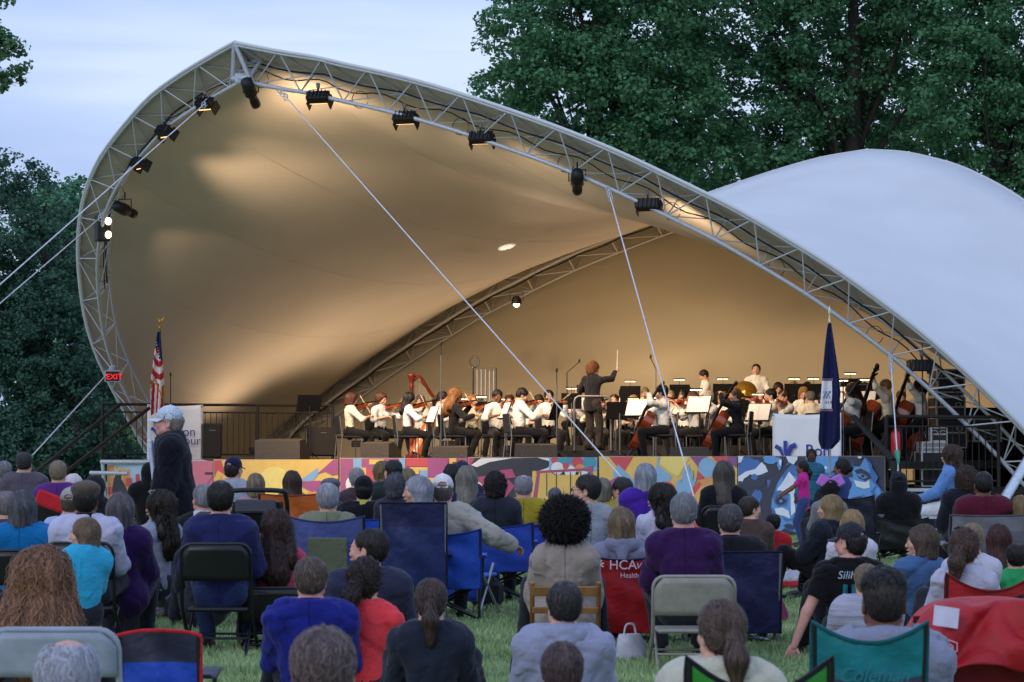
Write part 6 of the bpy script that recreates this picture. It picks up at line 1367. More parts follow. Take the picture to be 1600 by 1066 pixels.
def wooden_chair(loc_, yaw, seat, top, w, label):
    m = mat('beech', '#8a6238', .5, var=.25, scale=10, stretch=(1, 1, .2), bump=.2, bscale=30); root = empty('wooden_chair', loc_, yaw); tag(root, label, 'folding chair'); hw = w / 2
    for s in (-1, 1):
        g = MB(); g.tube([(s * (hw + .02), .30, 0), (s * hw, -.16, seat), (s * hw, -.32, top)], .022, 4); g.build('leg', m, root); g = MB(); g.tube([(s * (hw - .04), .20, seat), (s * (hw - .02), -.42, 0)], .020, 4); g.build('leg', m, root)
    for z, h, y in ((top - .06, .07, -.31), (top - .19, .045, -.28)): slab('back_slat', (0, y, z), (w, .018, h), m, root, (.33, 0, 0), .005)
    for k in range(5): slab('seat_slat', (0, -.14 + .085 * k, seat), (w - .03, .07, .018), m, root, 0, .004)
    rod('crossbar', (-hw, -.28, seat * .35), (hw, -.28, seat * .35), .013, m, root)
    return root
def YS(s): return FPX / s
def put(px, s): Y = FPX / s; return GX(px, Y, 1.0), Y
def audience(px, py, s, label, yawd=0, hair='short', hcol='#2c221c', sex='m', top='#222838', sc=None, low=False, lean=.10, face=0, **kw):
    x, Y = put(px, s); zt = CAM_H + (HOR - py) * 1.0 / s; sc = sc or (.96 if sex == 'f' else 1.0); L = (.50 * math.cos(lean) + .085 + .178) * 1.0
    extra_h = {'cap': .012, 'flat': .02, 'beanie': .02, 'hood': .02, 'afro': .10}.get(kw.get('hat') or hair, 0) if (kw.get('hat') or hair) in ('cap', 'flat', 'beanie', 'hood', 'afro') else 0
    zt -= extra_h; seat = zt - sc * (L + .09)
    if seat < .04: sc *= (zt - .04) / (sc * (L + .09)); seat = .04
    if seat > .50 and kw.get('pose') != 'stand': sc *= (zt - .50) / (sc * (L + .09)); seat = .50; 
    res = .020 if s < 160 else (.016 if s < 300 else .0125)
    if kw.get('pose') == 'stand': sc = zt / (.90 + .5 + .085 + .178) if not kw.get('keepsc') else sc
    kw.pop('keepsc', None)
    b, J = person((x, Y, 0), math.radians(yawd), seat=seat, sc=sc, sex=sex, lean=lean, hyaw=face, hair=hair, hcol=hcol, top=top, res=res, label=label, group='audience on the lawn', **kw)
    J['x'], J['Y'], J['seat'], J['sc'] = x, Y, seat, sc; return b, J
def cchair(J, col, label, ds=.0, top=.50, w=.52, **k):
    return camp_chair((J['x'], J['Y'] - ds, 0), k.pop('yaw', 0), max(.12, J['seat'] - .01), J['seat'] + top, w, col, label, **k)
def fchair(J, m, label, top=.44, w=.46, **k): return folding_chair((J['x'], J['Y'] - .02, 0), k.pop('yaw', 0), J['seat'] - .012, J['seat'] + top, w, m, label, **k)
BLKCH = paint('#0e0f14', .35); BEI = paint('#8c8a80', .45); GRYB = paint('#8e98a4', .45)
L_, R_ = 1.25, -1.25   # head turned to the left / right
def face_left(a=1.25): return -a
# hyaw: negative turns to the left of the picture when seen from behind
# ---- back rows, left
audience(8, 722, 130, 'grey haired person at the far left edge of the back row', hcol='#77767a', top='#44485a')
_, J = audience(38, 707, 138, 'balding man in a taupe shawl at the far left', hair='thin', hcol='#2e2c2e', top='#4a4450', bulk=.03, lean=.02)
_, J = audience(92, 721, 148, 'short haired blonde person in a purple sweater at the left', hair='neat', hcol='#8a7a68', top='#4c2468', bulk=.015); fchair(J, BLKCH, 'black folding chair behind the purple sweater with a red bag on it')
g = MB(); g.box((0, 0, 0), (.34, .05, .16), Matrix.Rotation(.35, 4, 'Y'), .03); x, Y = put(90, 150); o = g.build('red_bag', cloth('#a81c28')); o.location = (x, Y - .35, J['seat'] + .44); tag(o, 'small red bag hanging over the black folding chair at the left', 'bag')
audience(116, 740, 145, 'person with a pale fluffy hood beside the purple sweater', hair=None, hat='hood', hatcol='#b0a8ac', top='#b0a8ac', sex='f', sc=.9)
audience(12, 768, 190, 'grey haired head cut off by the left edge', hair='thin', hcol='#7c7478', top='#353a48')
_, J = audience(37, 768, 212, 'person in a cyan cap and teal blue jersey', hair='bob', hcol='#4a4c52', hat='cap', hatcol='#4cb4c8', top='#065c94', bulk=.03, skn='tan'); fchair(J, BLKCH, 'black folding chair behind the teal blue jersey')
audience(150, 742, 140, 'dark hooded person behind the brown flat cap', hair=None, hat='hood', hatcol='#18181e', top='#18181e')
audience(111, 762, 170, 'person in a pale grey cap and light blue shirt', hair='undercap', hcol='#5a4c40', hat='cap', hatcol='#8e8e90', top='#8e9cc4')
_, J = audience(135, 748, 226, 'man in a brown tweed flat cap and pale grey sweater', hair='undercap', hcol='#1c1816', hat='flat', hatcol='#4a4038', top='#a4a4bc', skn='brown', collar='#101014', bulk=.012, lean=.05); fchair(J, BLKCH, 'black folding chair behind the pale grey sweater'); JF = J
_, J = audience(188, 774, 220, 'woman with a grey brown bob in a dark purple coat', hair='bob', hcol='#5c5458', sex='f', top='#2a1244', face=-.3, bulk=.02, coat=.5)
_, J = audience(243, 770, 195, 'woman in profile with dark long hair and white framed sunglasses on her head', hair='wavy', hcol='#221812', sex='f', top='#7c8090', yawd=55, face=-.35, extra='shades:#c8c8cc', skn='fair', bulk=.012)
audience(236, 722, 128, 'person in a black hood beside the standing man', hair=None, hat='hood', hatcol='#0a0a0e', top='#0a0a0e', bulk=.03)
# the standing man
x, Y = put(280, 185)
b, J = person((x, Y, 0), math.radians(98), pose='stand', sex='m', sc=1.065, lean=-.15, hyaw=.10, hpitch=-.05, skn='pink', hair='undercap', hcol='#8a8078', hat='cap', hatcol='#b0bac8', top='#0b0c18', bulk=.045, coat=.12, legs='#34486e', hands=[(-.20, .20, .78), (.28, .20, .80)], label='standing man in profile with a pale grey cap and dark navy jacket', topname='jacket', res=.014, extra='glasses', collar='#9aa4b8')
g = MB(); g.box((0, 0, 0), (.12, .05, .46), None, .02); o = g.build('shirt', cloth('#a8b0c8'), b); o.location = (.03, .218, 1.27); o.rotation_euler = (-.12, 0, 0)
audience(272, 794, 180, 'light brown haired child between the profile woman and the balding man', hair='neat', hcol='#5a4838', sex='c', top='#5a5a70')
audience(318, 757, 188, 'old balding man in a black coat leaning left of the navy sweater', hair='thin', hcol='#8c8a90', top='#14161c', skn='pink', collar='#b0b4c0', face=-.5)
_, J = audience(345, 754, 226, 'dark haired man in a navy high collar sweater', hair='short', hcol='#1a1614', top='#1a1f4a', skn='fair', bulk=.022, collar='#1a1f4a', lean=.03, legs='#1c2a4c'); fchair(J, BLKCH, 'black folding chair behind the navy sweater', w=.47)
audience(320, 802, 200, 'brown haired child low between the balding man and the stroller', hair='neat', hcol='#3a2c28', sex='c', top='#23252e')
audience(366, 714, 145, 'man in a navy cap and pale grey shirt with a short beard', hair='undercap', hcol='#2c2420', hat='cap', hatcol='#141a3c', top='#8c92a0', face=.5, skn='pink')
audience(400, 742, 150, 'light haired woman behind the black stroller', hair='bob', hcol='#7a6c5a', sex='f', top='#8a7078', sc=.9)
_, J = audience(457, 738, 152, 'brown haired woman in an orange camp chair', hair='long', hcol='#3c2c22', sex='f', top='#6a5048', sc=.9); cchair(J, '#b85c22', 'orange camp chair of the brown haired woman', top=.55, w=.60, dip=.02, wrinkle=.02)
_, J = audience(432, 800, 222, 'woman with long wavy brown hair and a rose top', hair='wavy', hcol='#382420', sex='f', top='#a03450', lean=.06); fchair(J, BLKCH, 'black folding chair behind the rose top', top=.30)
_, J = audience(513, 757, 190, 'white haired man in an olive shirt in a blue grey camp chair', hair='short', hcol='#a0a0a8', top='#6c705c', bulk=.02); cchair(J, '#4c5894', 'blue camp chair with a grey green centre panel', top=.60, w=.60, col2='#4c5894', wrinkle=.008)
g = MB(); g.box((0, 0, 0), (.32, .012, .42), None, .005); o = g.build('back_panel', nylon('#5c6450'), None); ch = [c for c in bpy.data.objects if c.get('label') == 'blue camp chair with a grey green centre panel'][0]; o.parent = ch; o.location = (.02, -.345, J['seat'] + .22); o.rotation_euler = (.2, 0, 0)
audience(517, 745, 150, 'man in a grey flat cap behind the white haired man', hair='undercap', hcol='#77757a', hat='flat', hatcol='#4c5058', top='#3a3c44')
audience(558, 732, 142, 'white haired person in front of the arch shape on the mural', hair='neat', hcol='#98989c', top='#3c3038', sex='f')
_, J = audience(569, 743, 162, 'person in a round black hat and black jacket', hair='undercap', hcol='#18161a', hat='beanie', hatcol='#0c0c12', top='#121218', bulk=.02, collar='#a8a050')
cc = camp_chair((put(590, 165)[0], put(590, 165)[1], 0), -.2, .36, .80, .62, '#1c48b8', 'bright blue camp chair right of the white haired man', wrinkle=.014)
audience(597, 724, 146, 'blonde woman in profile facing left', hair='wavy', hcol='#8a7250', sex='f', top='#2a3034', face=-1.2, sc=.92)
audience(614, 719, 150, 'balding dark haired man in a dark green jacket', hair='thin', hcol='#1c1a1c', top='#202a2c', bulk=.02, face=-.5)
audience(618, 743, 165, 'person with curly grey hair beside the silver haired woman', hair='curly', hcol='#50545e', top='#2a2c34', sex='f', sc=.9)
audience(637, 734, 132, 'blonde head behind the silver haired woman', hair='bob', hcol='#7c6c50', sex='f', top='#33364a')
_, J = audience(648, 747, 192, 'silver haired woman turning back to the left with a black scarf', hair='bob', hcol='#9498a4', sex='f', top='#14141c', face=-1.5, hood='#101018', yawd=20); cchair(J, '#191d48', 'navy camp chair of the silver haired woman', top=.62, w=.50, frame_m=STEEL, dip=.0, col2='#1e2a5c'); 
_, J = audience(692, 741, 190, 'man in a white cap and beige jacket stretching his right arm out', hair='undercap', hcol='#6a625c', hat='cap', hatcol='#c8c8d4', top='#8f8c84', bulk=.03, skn='pink', hands=[(-.2, .35, .62), (.58, .02, .62)], elbow=[(-.7, -.5, -.6), (.3, -.8, -.3)]); cchair(J, '#1c48b0', 'blue camp chair of the man in the white cap', top=.42, w=.60)
# tall blue folded chair bag / recliner back
def recliner(px, s, z0, z1, w, label, yaw=-.25):
    x, Y = put(px, s); root = empty('recliner_chair', (x, Y, 0), yaw); tag(root, label, 'camp chair'); P = []
    for i in range(15):
        v = i / 14; hw_ = w / 2 * (1 if v < .9 else math.cos((v - .9) * 10 * 1.1)); P.append([Vector((-hw_ + 2 * hw_ * j / 8, -.10 + .12 * v + .012 * math.sin(j * 1.3 + i * .5), z0 + (z1 - z0) * v)) for j in range(9)])
    g = MB(); g.grid(P); o = g.build('back_fabric', nylon('#1a46b4'), root); md = o.modifiers.new('t', 'SOLIDIFY'); md.thickness = .035
    MB().tube([r[0] for r in P] + P[-1][1:-1] + [r[-1] for r in P[::-1]], .012, 6).build('frame', STEEL, root)
    for zz, xx, hh in ((z0 + (z1 - z0) * .78, .10, .03), (z0 + (z1 - z0) * .32, -.05, .16)): MB().box((xx, -.12, zz), (.13, .02, hh), None, .006).build('strap', BLK, root)
    for s_ in (-1, 1): rod('leg', (s_ * w * .5, 0, z0 + .25), (s_ * w * .55, .5, 0), .012, STEEL, root); rod('leg', (s_ * w * .5, .4, z0 + .30), (s_ * w * .52, -.12, 0), .012, STEEL, root)
    MB().box((0, .30, z0 + .20), (w, .5, .03), None, .01).build('seat', nylon('#1a46b4'), root)
recliner(708, 182, .12, .92, .50, 'tall bright blue recliner chair with black straps and steel legs')
audience(706, 728, 150, 'dark haired woman with sunglasses behind the white cap', hair='long', hcol='#141216', sex='f', top='#1a1c38', extra='shades:#111114', sc=.92)
audience(722, 720, 140, 'dark shaved head just below the stage left of the swirl mural', hair='buzz', hcol='#1a1a20', top='#20242e', skn='dark')
audience(729, 731, 162, 'woman with straight light hair and blue sunglasses on top', hair='long', hcol='#7c7a70', sex='f', top='#1c2040', extra='shades:#2450b0')
_, J = audience(774, 741, 170, 'person with curly burgundy dark hair and a leather jacket', hair='curly', hcol='#1c1016', sex='f', top='#20242e', bulk=.03, collar='#1c2028'); cchair(J, '#1f3fa4', 'blue camp chair of the curly haired person', top=.38, w=.66)
_, J = audience(818, 742, 162, 'bald grey man in a mustard yellow jacket', hair='bald', hcol='#8c8c98', top='#8a7c20', bulk=.02, skn='pink'); cchair(J, '#2444b4', 'blue camp chair of the man in the mustard jacket', top=.46, w=.66, dip=.10)
camp_chair((put(885, 150)[0], put(885, 150)[1], 0), .3, .34, .88, .46, '#1a2c90', 'dark blue camp chair in front of the swing set mural', wrinkle=.03)
audience(867, 763, 142, 'small grey haired head over the dark blue chair', hair='neat', hcol='#5c6068', top='#3a4258', sc=.85)
_, J = audience(912, 743, 192, 'dark haired man with glasses in profile and a pale grey jacket', hair='short', hcol='#22201f', top='#82868e', yawd=20, face=-1.1, extra='glasses', bulk=.02, skn='fair'); cchair(J, '#1668b8', 'bright blue camp chair of the man in profile with glasses', top=.30, w=.60)
audience(941, 749, 152, 'woman with short sandy grey hair in a yellow scarf', hair='bob', hcol='#7e7868', sex='f', top='#9a8a34', sc=.88)
_, J = audience(970, 747, 152, 'grey templed man with glasses facing left in a burgundy chair', hair='short', hcol='#2c2a2c', top='#8c8450', face=-1.0, extra='glasses'); camp_chair((put(955, 155)[0], put(955, 155)[1] - .1, 0), 0, J['seat'], J['seat'] + .44, .74, '#3c101c', 'wide burgundy camp chair behind the couple in yellow', dip=.03)
audience(1008, 727, 172, 'woman with a silver bob and a bright purple high collar coat', hair='bob', hcol='#9094a0', sex='f', top='#3c1c84', bulk=.03, collar='#3c1c84', coat=.2)
_, J = audience(1031, 759, 190, 'woman with dark wavy hair facing left in a white top', hair='wavy', hcol='#1e1614', sex='f', top='#a8a8bc', face=-1.1, sc=.92); cchair(J, '#1664b0', 'bright blue camp chair of the woman in white', top=.34, w=.62)
_, J = audience(970, 796, 214, 'woman with a sandy bob and a grey fleece', hair='bob', hcol='#6e5e48', sex='f', top='#6c7084', hood='#6c7084', bulk=.01)
def hca(root, yb, yt, seat, top, w):
    a = math.atan2(yb - yt, top - seat); z = seat + (top - seat) * .80; y = yb + (yt - yb) * .8 - .078
    text('lettering', 'HCA', (-.10, y, z), (math.pi / 2 - .0, 0, 0), .095, paint('#d8c8d0'), root); text('lettering', 'Virginia', (.09, y, z + .005), (math.pi / 2, 0, 0), .06, paint('#d8c8d0'), root, shear=.3); text('lettering', 'Health System', (-.02, y + .008, z - .06), (math.pi / 2, 0, 0), .05, paint('#d8c8d0'), root)
    g = MB(); [g.tube([(-.17 + .035 * math.cos(t), y, z + .035 + .035 * math.sin(t)), (-.17 - .035 * math.cos(t), y, z + .035 - .035 * math.sin(t))], .007, 4) for t in (.2, 1.0, 1.77, 2.57)]; g.build('emblem', paint('#d8c8d0'), root)
cchair(J, '#a8141e', 'red camp chair with white hospital lettering', top=.50, w=.54, logo=hca, dip=.04, trim='#1a1430')
_, J = audience(882, 776, 226, 'person with a large round black afro in a beige trench coat', hair='afro', hcol='#0c0a0c', sex='f', top='#8a8078', skn='brown', bulk=.025, coat=.6, sc=.98); wooden_chair((J['x'], J['Y'] - .02, 0), 0, J['seat'] - .01, J['seat'] + .36, .45, 'light wooden folding chair behind the beige trench coat')
_, J = audience(1068, 772, 236, 'man with grey curly hair in a dark purple sweater', hair='neat', hcol='#7c7e86', top='#2c1040', skn='pink', bulk=.015, lean=.05); folding_chair((J['x'] + .03, J['Y'] - .30, 0), 0, J['seat'] - .02, .78 if False else CAM_H + (704 - 894) / 236, .52, BEI, 'beige metal folding chair behind the purple sweater')
_, J = audience(1130, 723, 156, 'woman with long straight brown grey hair in a black jacket', hair='long', hcol='#4a4440', sex='f', top='#0e1018', bulk=.02, coat=.3, sc=1.0); fchair(J, BLKCH, 'black folding chair just right of the black jacket', top=.42); 
_, J = audience(1140, 789, 214, 'man with short grey hair and a dark coat collar', hair='neat', hcol='#4c4a4c', top='#12141c', skn='pink', bulk=.025, collar='#12141c'); cchair(J, '#181a44', 'large navy camp chair with steel frame of the grey haired man', top=.52, w=.66, frame_m=STEEL, dip=.0, col2='#181a44')
audience(1172, 777, 170, 'bearded man facing right in a brown shirt', hair='short', hcol='#2e221c', top='#463634', face=1.1, sc=.9)
_, J = audience(1208, 804, 152, 'small child wrapped in a red and white towel on the grass', hair='short', hcol='#0e0c10', sex='c', top='#a01c24', face=.2, legs='#24406c', sc=.78)
P = []
for i in range(9): P.append([Vector((J['x'] - .20 + .42 * j / 12 + .06 * i / 8, J['Y'] - .14 - .16 * math.sin(math.pi * j / 12) - .10 * i / 8 + .02 * math.sin(j * 1.7 + i), max(.02, .30 - .30 * i / 8))) for j in range(13)])
g = MB(); g.grid(P[:7]); g.cur = 1; g.grid(P[6:]); o = g.build('towel', [cloth('#b0aeb8'), cloth('#a01c24')]); o.modifiers.new('t', 'SOLIDIFY').thickness = .012; tag(o, 'white towel with red border draped behind the sitting child', 'towel')
# ---- children standing by the mural
def child_stand(px, py, s, label, yawd, **kw): return audience(px, py, s, label, yawd, pose='stand', lean=-.03, **kw)
child_stand(1268, 703, 103, 'standing girl in a striped teal top facing the camera', 176, sex='c', hair='bun', hcol='#0e0a0a', skn='dark', top=mat('teal_stripes', '#1c5c74', .8, var=.5, scale=30, stretch=(.05, .05, 1)), legs='#20222c')
child_stand(1256, 722, 108, 'girl in a bright pink T-shirt facing left with her arm stretched out', 80, sex='c', hair='pony', hcol='#141010', skn='brown', top='#a82078', sleeves=.4, legs='#2c3c68', hands=[(-.06, .42, .66), (.05, .44, .70)], elbow=[(-.6, -.3, -.8), (.6, -.3, -.8)])
audience(1310, 718, 122, 'woman with dark tied hair in a dusty blue top in profile', hair='bun', hcol='#100e14', sex='f', top='#2c3c74', yawd=60, skn='brown', sc=.95)
_, J = audience(1296, 750, 135, 'woman with black hair and a lilac bow', hair='curly', hcol='#0c0a0e', sex='f', top='#6c6c72', sc=.95)
g = MB(); g.box((-.07, -.02, .02), (.16, .03, .13), Matrix.Rotation(.5, 4, 'Y'), .01); g.box((.07, -.02, .02), (.16, .03, .13), Matrix.Rotation(-.5, 4, 'Y'), .01); g.ell((0, -.03, .0), (.03, .03, .03)); o = g.build('hair_bow', cloth('#a468b8')); o.location = (J['x'], J['Y'] - .10, CAM_H + (704 - 755) / 135); tag(o, 'big lilac bow on the black hair below the standing girls', 'hair bow')
camp_chair((put(1338, 128)[0], put(1338, 128)[1], 0), -.3, .40, .86, .5, '#14182c', 'dark camp chair in front of the second painted face')
_, J = audience(1290, 776, 166, 'blonde woman in profile with a black padded jacket', hair='bob', hcol='#8a7452', sex='f', top='#141a26', yawd=50, face=-.5, bulk=.03, skn='fair', legs='#181014'); fchair(J, BLKCH, 'black folding chair of the blonde woman in the padded jacket', yaw=.8)
audience(1330, 800, 195, 'blonde child with a pink headband and white shirt', hair='long', hcol='#9a8058', sex='c', top='#b4b0c0', sc=.85)
# black T-shirt man
b, J = audience(1326, 816, 230, 'man in a dark grey cap and black T-shirt leaning on his left hand', hair='undercap', hcol='#1c1a1c', hat='cap', hatcol='#24262e', top='#0b0b10', sleeves=.4, skn='pink', face=-.9, bulk=.01, hands=[(-.40, -.10, .05), (.2, .35, .3)], elbow=[(-1, -.6, 0), (.7, -.5, -.6)], legs='#14161c', yawd=0)
g = MB(); R = random.Random(3)
for q in range(4): g.tube([(-.085 + .058 * q, -.165, .30), (-.085 + .058 * q + .01, -.17, .50)], .022, 4)
o = g.build('shirt_print', mat('print_teal', '#0d6470', .8, var=.4, scale=20), b); o.location = (.03, -.0, 0); o.scale = (1, .97, 1); o2 = text('lettering', 'Silihh', (-.10, -.178, .54), (math.pi / 2, 0, 0), .075, paint('#a8b4c4'), b, shear=.2)
# ---- right
_, J = audience(1403, 743, 122, 'person in a black cap, raised hood and puffy black jacket', hair='undercap', hcol='#101014', hat='hood', hatcol='#0c0d12', top='#0b0c10', bulk=.055, legs='#0e0e12', coat=.3); cchair(J, '#0e1014', 'black camp chair with crossed legs under the puffy jacket', top=.34, w=.66)
h = [o for o in bpy.data.objects if o.get('label') == 'person in a black cap, raised hood and puffy black jacket'][0]; hc_ = link('hat', hat_mesh('cap'), h); hc_.matrix_basis = J['HM'] @ Matrix.Translation((0, .0, .012)) @ Matrix.Scale(1.22, 4); hc_.material_slots[0].link = 'OBJECT' if hc_.material_slots else 'OBJECT'; hc_.material_slots[0].material = cloth('#181c28')
_, J = audience(1480, 698, 112, 'woman in a denim jacket and white trousers sitting sideways on a white bench', hair='wavy', hcol='#3c2a22', sex='f', top='#5478b0', yawd=70, face=.1, legs='#b8b8bc', sc=1.05, bulk=.015)
root = empty('bench', (J['x'] + .0, J['Y'] + .05, 0), .15); tag(root, 'white slatted bench under the woman in denim', 'bench')
for k in range(4): slab('slat', (0, -.2 + .13 * k, J['seat'] - .03), (1.5, .10, .03), GALV, root)
for s_ in (-1, 1): rod('leg', (s_ * .5, -.15, 0), (s_ * .5, -.15, J['seat'] - .05), .025, GALV, root); rod('leg', (s_ * .5, .2, 0), (s_ * .5, .2, J['seat'] - .05), .025, GALV, root); rod('brace', (s_ * .5, -.15, .1), (0, -.15, J['seat'] - .05), .015, GALV, root)
slab('foot_plank', (0, -.30, .2), (1.5, .22, .03), GALV, root)
g = MB(); g.tube([(.12, -.12, 1.30), (-.02, -.16, 1.05), (-.14, -.14, .78), (-.16, -.1, .68)], .014, 5); 
audience(1508, 731, 158, 'person with curly brown hair in a dark navy coat', hair='curly', hcol='#3c2a20', sex='f', top='#0f1220', bulk=.03, coat=.4, hseed=1)
_, J = audience(1535, 737, 170, 'man with short black hair in a maroon jacket', hair='buzz', hcol='#121014', top='#4a1024', skn='brown', bulk=.03); cchair(J, '#6c6c76', 'grey camp chair of the man in maroon', top=.46, w=.66, col2='#5c5c66', dip=.01)
audience(1594, 777, 170, 'blonde head at the right edge above a blue jersey', hair='bob', hcol='#7c6644', sex='f', top='#1c2c68', bulk=.02)
_, J = audience(1434, 823, 214, 'woman with straight brown hair in a denim jacket facing left', hair='bob', hcol='#4a3c32', sex='f', top='#3c5880', face=-1.1, yawd=20, skn='fair', hseed=2, bulk=.012)
audience(1558, 822, 200, 'woman with long red brown hair and a lavender top', hair='long', hcol='#3c1c1c', sex='f', top='#5c5c9c', sc=.95)
audience(1516, 820, 222, 'blonde head in front of the grey camp chair', hair='neat', hcol='#8a745c', sex='c', top='#a8a8b8', sc=.9)
_, J = audience(1504, 829, 240, 'woman with twisted brown hair and sunglasses on her head in a red camp chair', hair='sidepony', hcol='#4a3830', sex='f', top='#a0a0b4', extra='shades:#18141a', hseed=3, skn='fair'); x, Y = put(1530, 250); camp_chair((x, Y - .1, 0), 0, .14, CAM_H + (704 - 890) / 250, .52, '#a0141c', 'red camp chair with a black mesh window', mesh_panel=(.22, .80, .55, .82), dip=.11)
audience(1586, 850, 215, 'person in a green shirt and blue sleeve at the right edge', hair='short', hcol='#1a1416', top='#2c8c54', sc=.8)
_, J = audience(1352, 882, 268, 'person with short blonde hair in a white ribbed jacket', hair='neat', hcol='#7c6a58', sex='f', top=mat('white_ribbed', '#9c9cb0', .8, var=.22, scale=26, stretch=(.06, .06, 1), bump=.9, bscale=40), bulk=.03, hseed=2)
# teal chair man
_, J = audience(1378, 891, 405, 'man with a black fade haircut in a grey hooded sweatshirt', hair='fade', hcol='#0c0b0e', top='#74788c', skn='brown', hood='#74788c', bulk=.03); 
f = link('fade_stubble', hair_mesh('buzz', 1), [o for o in bpy.data.objects if o.get('label') == 'man with a black fade haircut in a grey hooded sweatshirt'][0]); f.matrix_basis = J['HM'] @ Matrix.Scale(.985, 4); sethair(f, '#2a221e')
def script_logo(root, yb, yt, seat, top, w): z = seat + (top - seat) * .66; text('lettering', 'Coleman', (-.12, yb + (yt - yb) * .66 - .075, z), (math.pi / 2 - .1, 0, 0), .07, paint('#126a70'), root, shear=.35)
x, Y = put(1340, 418); camp_chair((x, Y, 0), 0, .16, CAM_H + (704 - 975) / 440, .38, '#0c7880', 'teal camp chair with grey lower back in the foreground', col2='#3c4458', dip=.075, logo=script_logo)
x, Y = put(1170, 500); camp_chair((x, Y, 0), .0, .10, CAM_H + (704 - 1018) / 510, .40, '#2f8c30', 'bright green camp chair cut by the bottom edge', trim='#101418', dip=.10)
# big red draped chair
x, Y = put(1530, 345); root = camp_chair((x, Y + .1, 0), 0, .12, .66, .62, '#8c1020', 'large camp chair draped with a red jacket in the right foreground', dip=.0)
P = []; R = random.Random(2)
for i in range(23):
    v = i / 22; row = []
    for j in range(31):
        u = j / 30; xx = -.40 + .80 * u; prof = v * .88; yy = .20 - prof * .8 if prof < .42 else -.15 - (prof - .42) * .28; zz = .70 - .06 * (2 * u - 1) ** 2 - (.30 * (2 * u - 1) ** 6) if prof < .42 else .70 - .06 * (2 * u - 1) ** 2 - .30 * (2 * u - 1) ** 6 - (prof - .42) * .60
        k = .036 * min(1, prof * 2.2); yy += k * ((1 - abs(math.sin(u * 7 + v * 5))) ** 2 * 2.2 - .6 + .9 * (1 - abs(math.sin(u * 11 - v * 8 + 2))) ** 2 + .4 * math.sin(u * 27 - v * 14)); zz += k * .6 * math.sin(u * 9 + v * 17); row.append(Vector((xx, yy - .22, zz)))
    P.append(row)
g = MB(); g.grid(P); o = g.build('draped_jacket', nylon('#a00c1a')); o.location = (x, Y, CAM_H + (704 - 935) / 345 - .70); o.modifiers.new('t', 'SOLIDIFY').thickness = .015; o.modifiers.new('s', 'SUBSURF').render_levels = 1; tag(o, 'bright red nylon jacket draped over the camp chair in the right foreground', 'jacket')
g = MB(); q = [Vector((-.05 + .11 * i / 4, .002 * math.sin(i * 2), -.09 * j / 3)) for j in range(4) for i in range(5)]; g.grid([q[i * 5:(i + 1) * 5] for i in range(4)]); o2 = g.build('paper_note', paint('#b8b8c8')); w_ = W(1478, 948, Y - .47); o2.location = w_; o2.rotation_euler = (-.3, .15, 0); tag(o2, 'small white paper note lying on the red draped jacket', 'paper')
g = MB(); c = W(1483, 1013, Y - .52)
g.tube([(-.03, 0, -.02), (-.03, 0, .02), (.0, 0, .035), (.035, 0, .022), (.035, 0, -.012), (.0, 0, -.032)], .0032, 4, closed=True); g.tube([(.002 + .016 * math.cos(t), 0, .016 * math.sin(t)) for t in np.linspace(0, 5, 9)], .0032, 4); o3 = g.build('badge', paint('#c8a0b0'), o); o3.location = c - Vector((x, Y, CAM_H + (704 - 935) / 345 - .70))
# ---- foreground left and centre
_, J = audience(487, 871, 300, 'man with short grey brown hair in a royal blue fleece', hair='neat', hcol='#5a4c44', top='#151c6c', skn='pink', bulk=.022, collar='#151c6c', hp=0) if False else audience(487, 871, 300, 'man with short grey brown hair in a royal blue fleece', hair='neat', hcol='#5a4c44', top='#151c6c', skn='pink', bulk=.022, collar='#151c6c')
audience(576, 826, 268, 'balding dark haired man in profile facing left in a slate jacket', hair='thin', hcol='#1c1614', top='#24263c', skn='pink', face=-1.2, bulk=.022)
audience(571, 874, 296, 'woman in a coral shirt with a dark side ponytail', hair='sidepony', hcol='#281c1a', sex='f', top='#d03840', hseed=0, bulk=.0)
audience(674, 906, 325, 'woman in a dark slate top with a straight brown ponytail', hair='pony', hcol='#3a2a26', sex='f', top='#1c2230', bulk=.012)
audience(880, 911, 335, 'man with dark grey hair in a light grey hooded sweatshirt', hair='short', hcol='#2e2a2c', top='#80849c', hood='#80849c', bulk=.025, face=-.25, hseed=1)
audience(508, 980, 600, 'out of focus brown haired head at the bottom edge', hair='neat', hcol='#5c4c4c', top='#33343c', sc=.95, hseed=2)
_, J = audience(878, 1006, 500, 'brown haired child in a blue camp chair at the bottom edge', hair='neat', hcol='#4c3c3c', sex='c', top='#6a6c80', sc=.72, hseed=3); cchair(J, '#141c60', 'blue camp chair of the child at the bottom edge', top=.30, w=.46, ds=.02, dip=.16, trim='#101228')
_, J = audience(1124, 941, 480, 'girl with a low ponytail and a red hair tie in a cream sweater', hair='pony', hcol='#4c3c34', sex='c', top='#aaa898', skn='fair', sc=.82, bulk=.02, face=-.35, hood='#aaa898'); o = MB().ell((0, -.108, .04), (.022, .016, .016)).build('hair_tie', paint('#b01828')); o.parent = [q for q in bpy.data.objects if q.get('label') == 'girl with a low ponytail and a red hair tie in a cream sweater'][0]; o.matrix_basis = J['HM']
_, J = audience(112, 996, 590, 'white haired balding head in the bottom left foreground', hair='bald', hcol='#a4a6b4', top='#2c3040', skn='pink', sc=.98)
x, Y = put(106, 430); folding_chair((x, Y, 0), 0, .22, CAM_H + (704 - 974) / 430, .46, GRYB, 'pale grey blue metal folding chair in the bottom left foreground', back_h=.155)
MB_ = MB(); MB_.box((0, 0, 0), (.36, .05, .22), None, .02); o = MB_.build('jacket_on_chair', nylon('#1c3c9c')); o.location = (x, Y + .06, .42); tag(o, 'blue cloth hanging behind the pale grey folding chair', 'jacket')
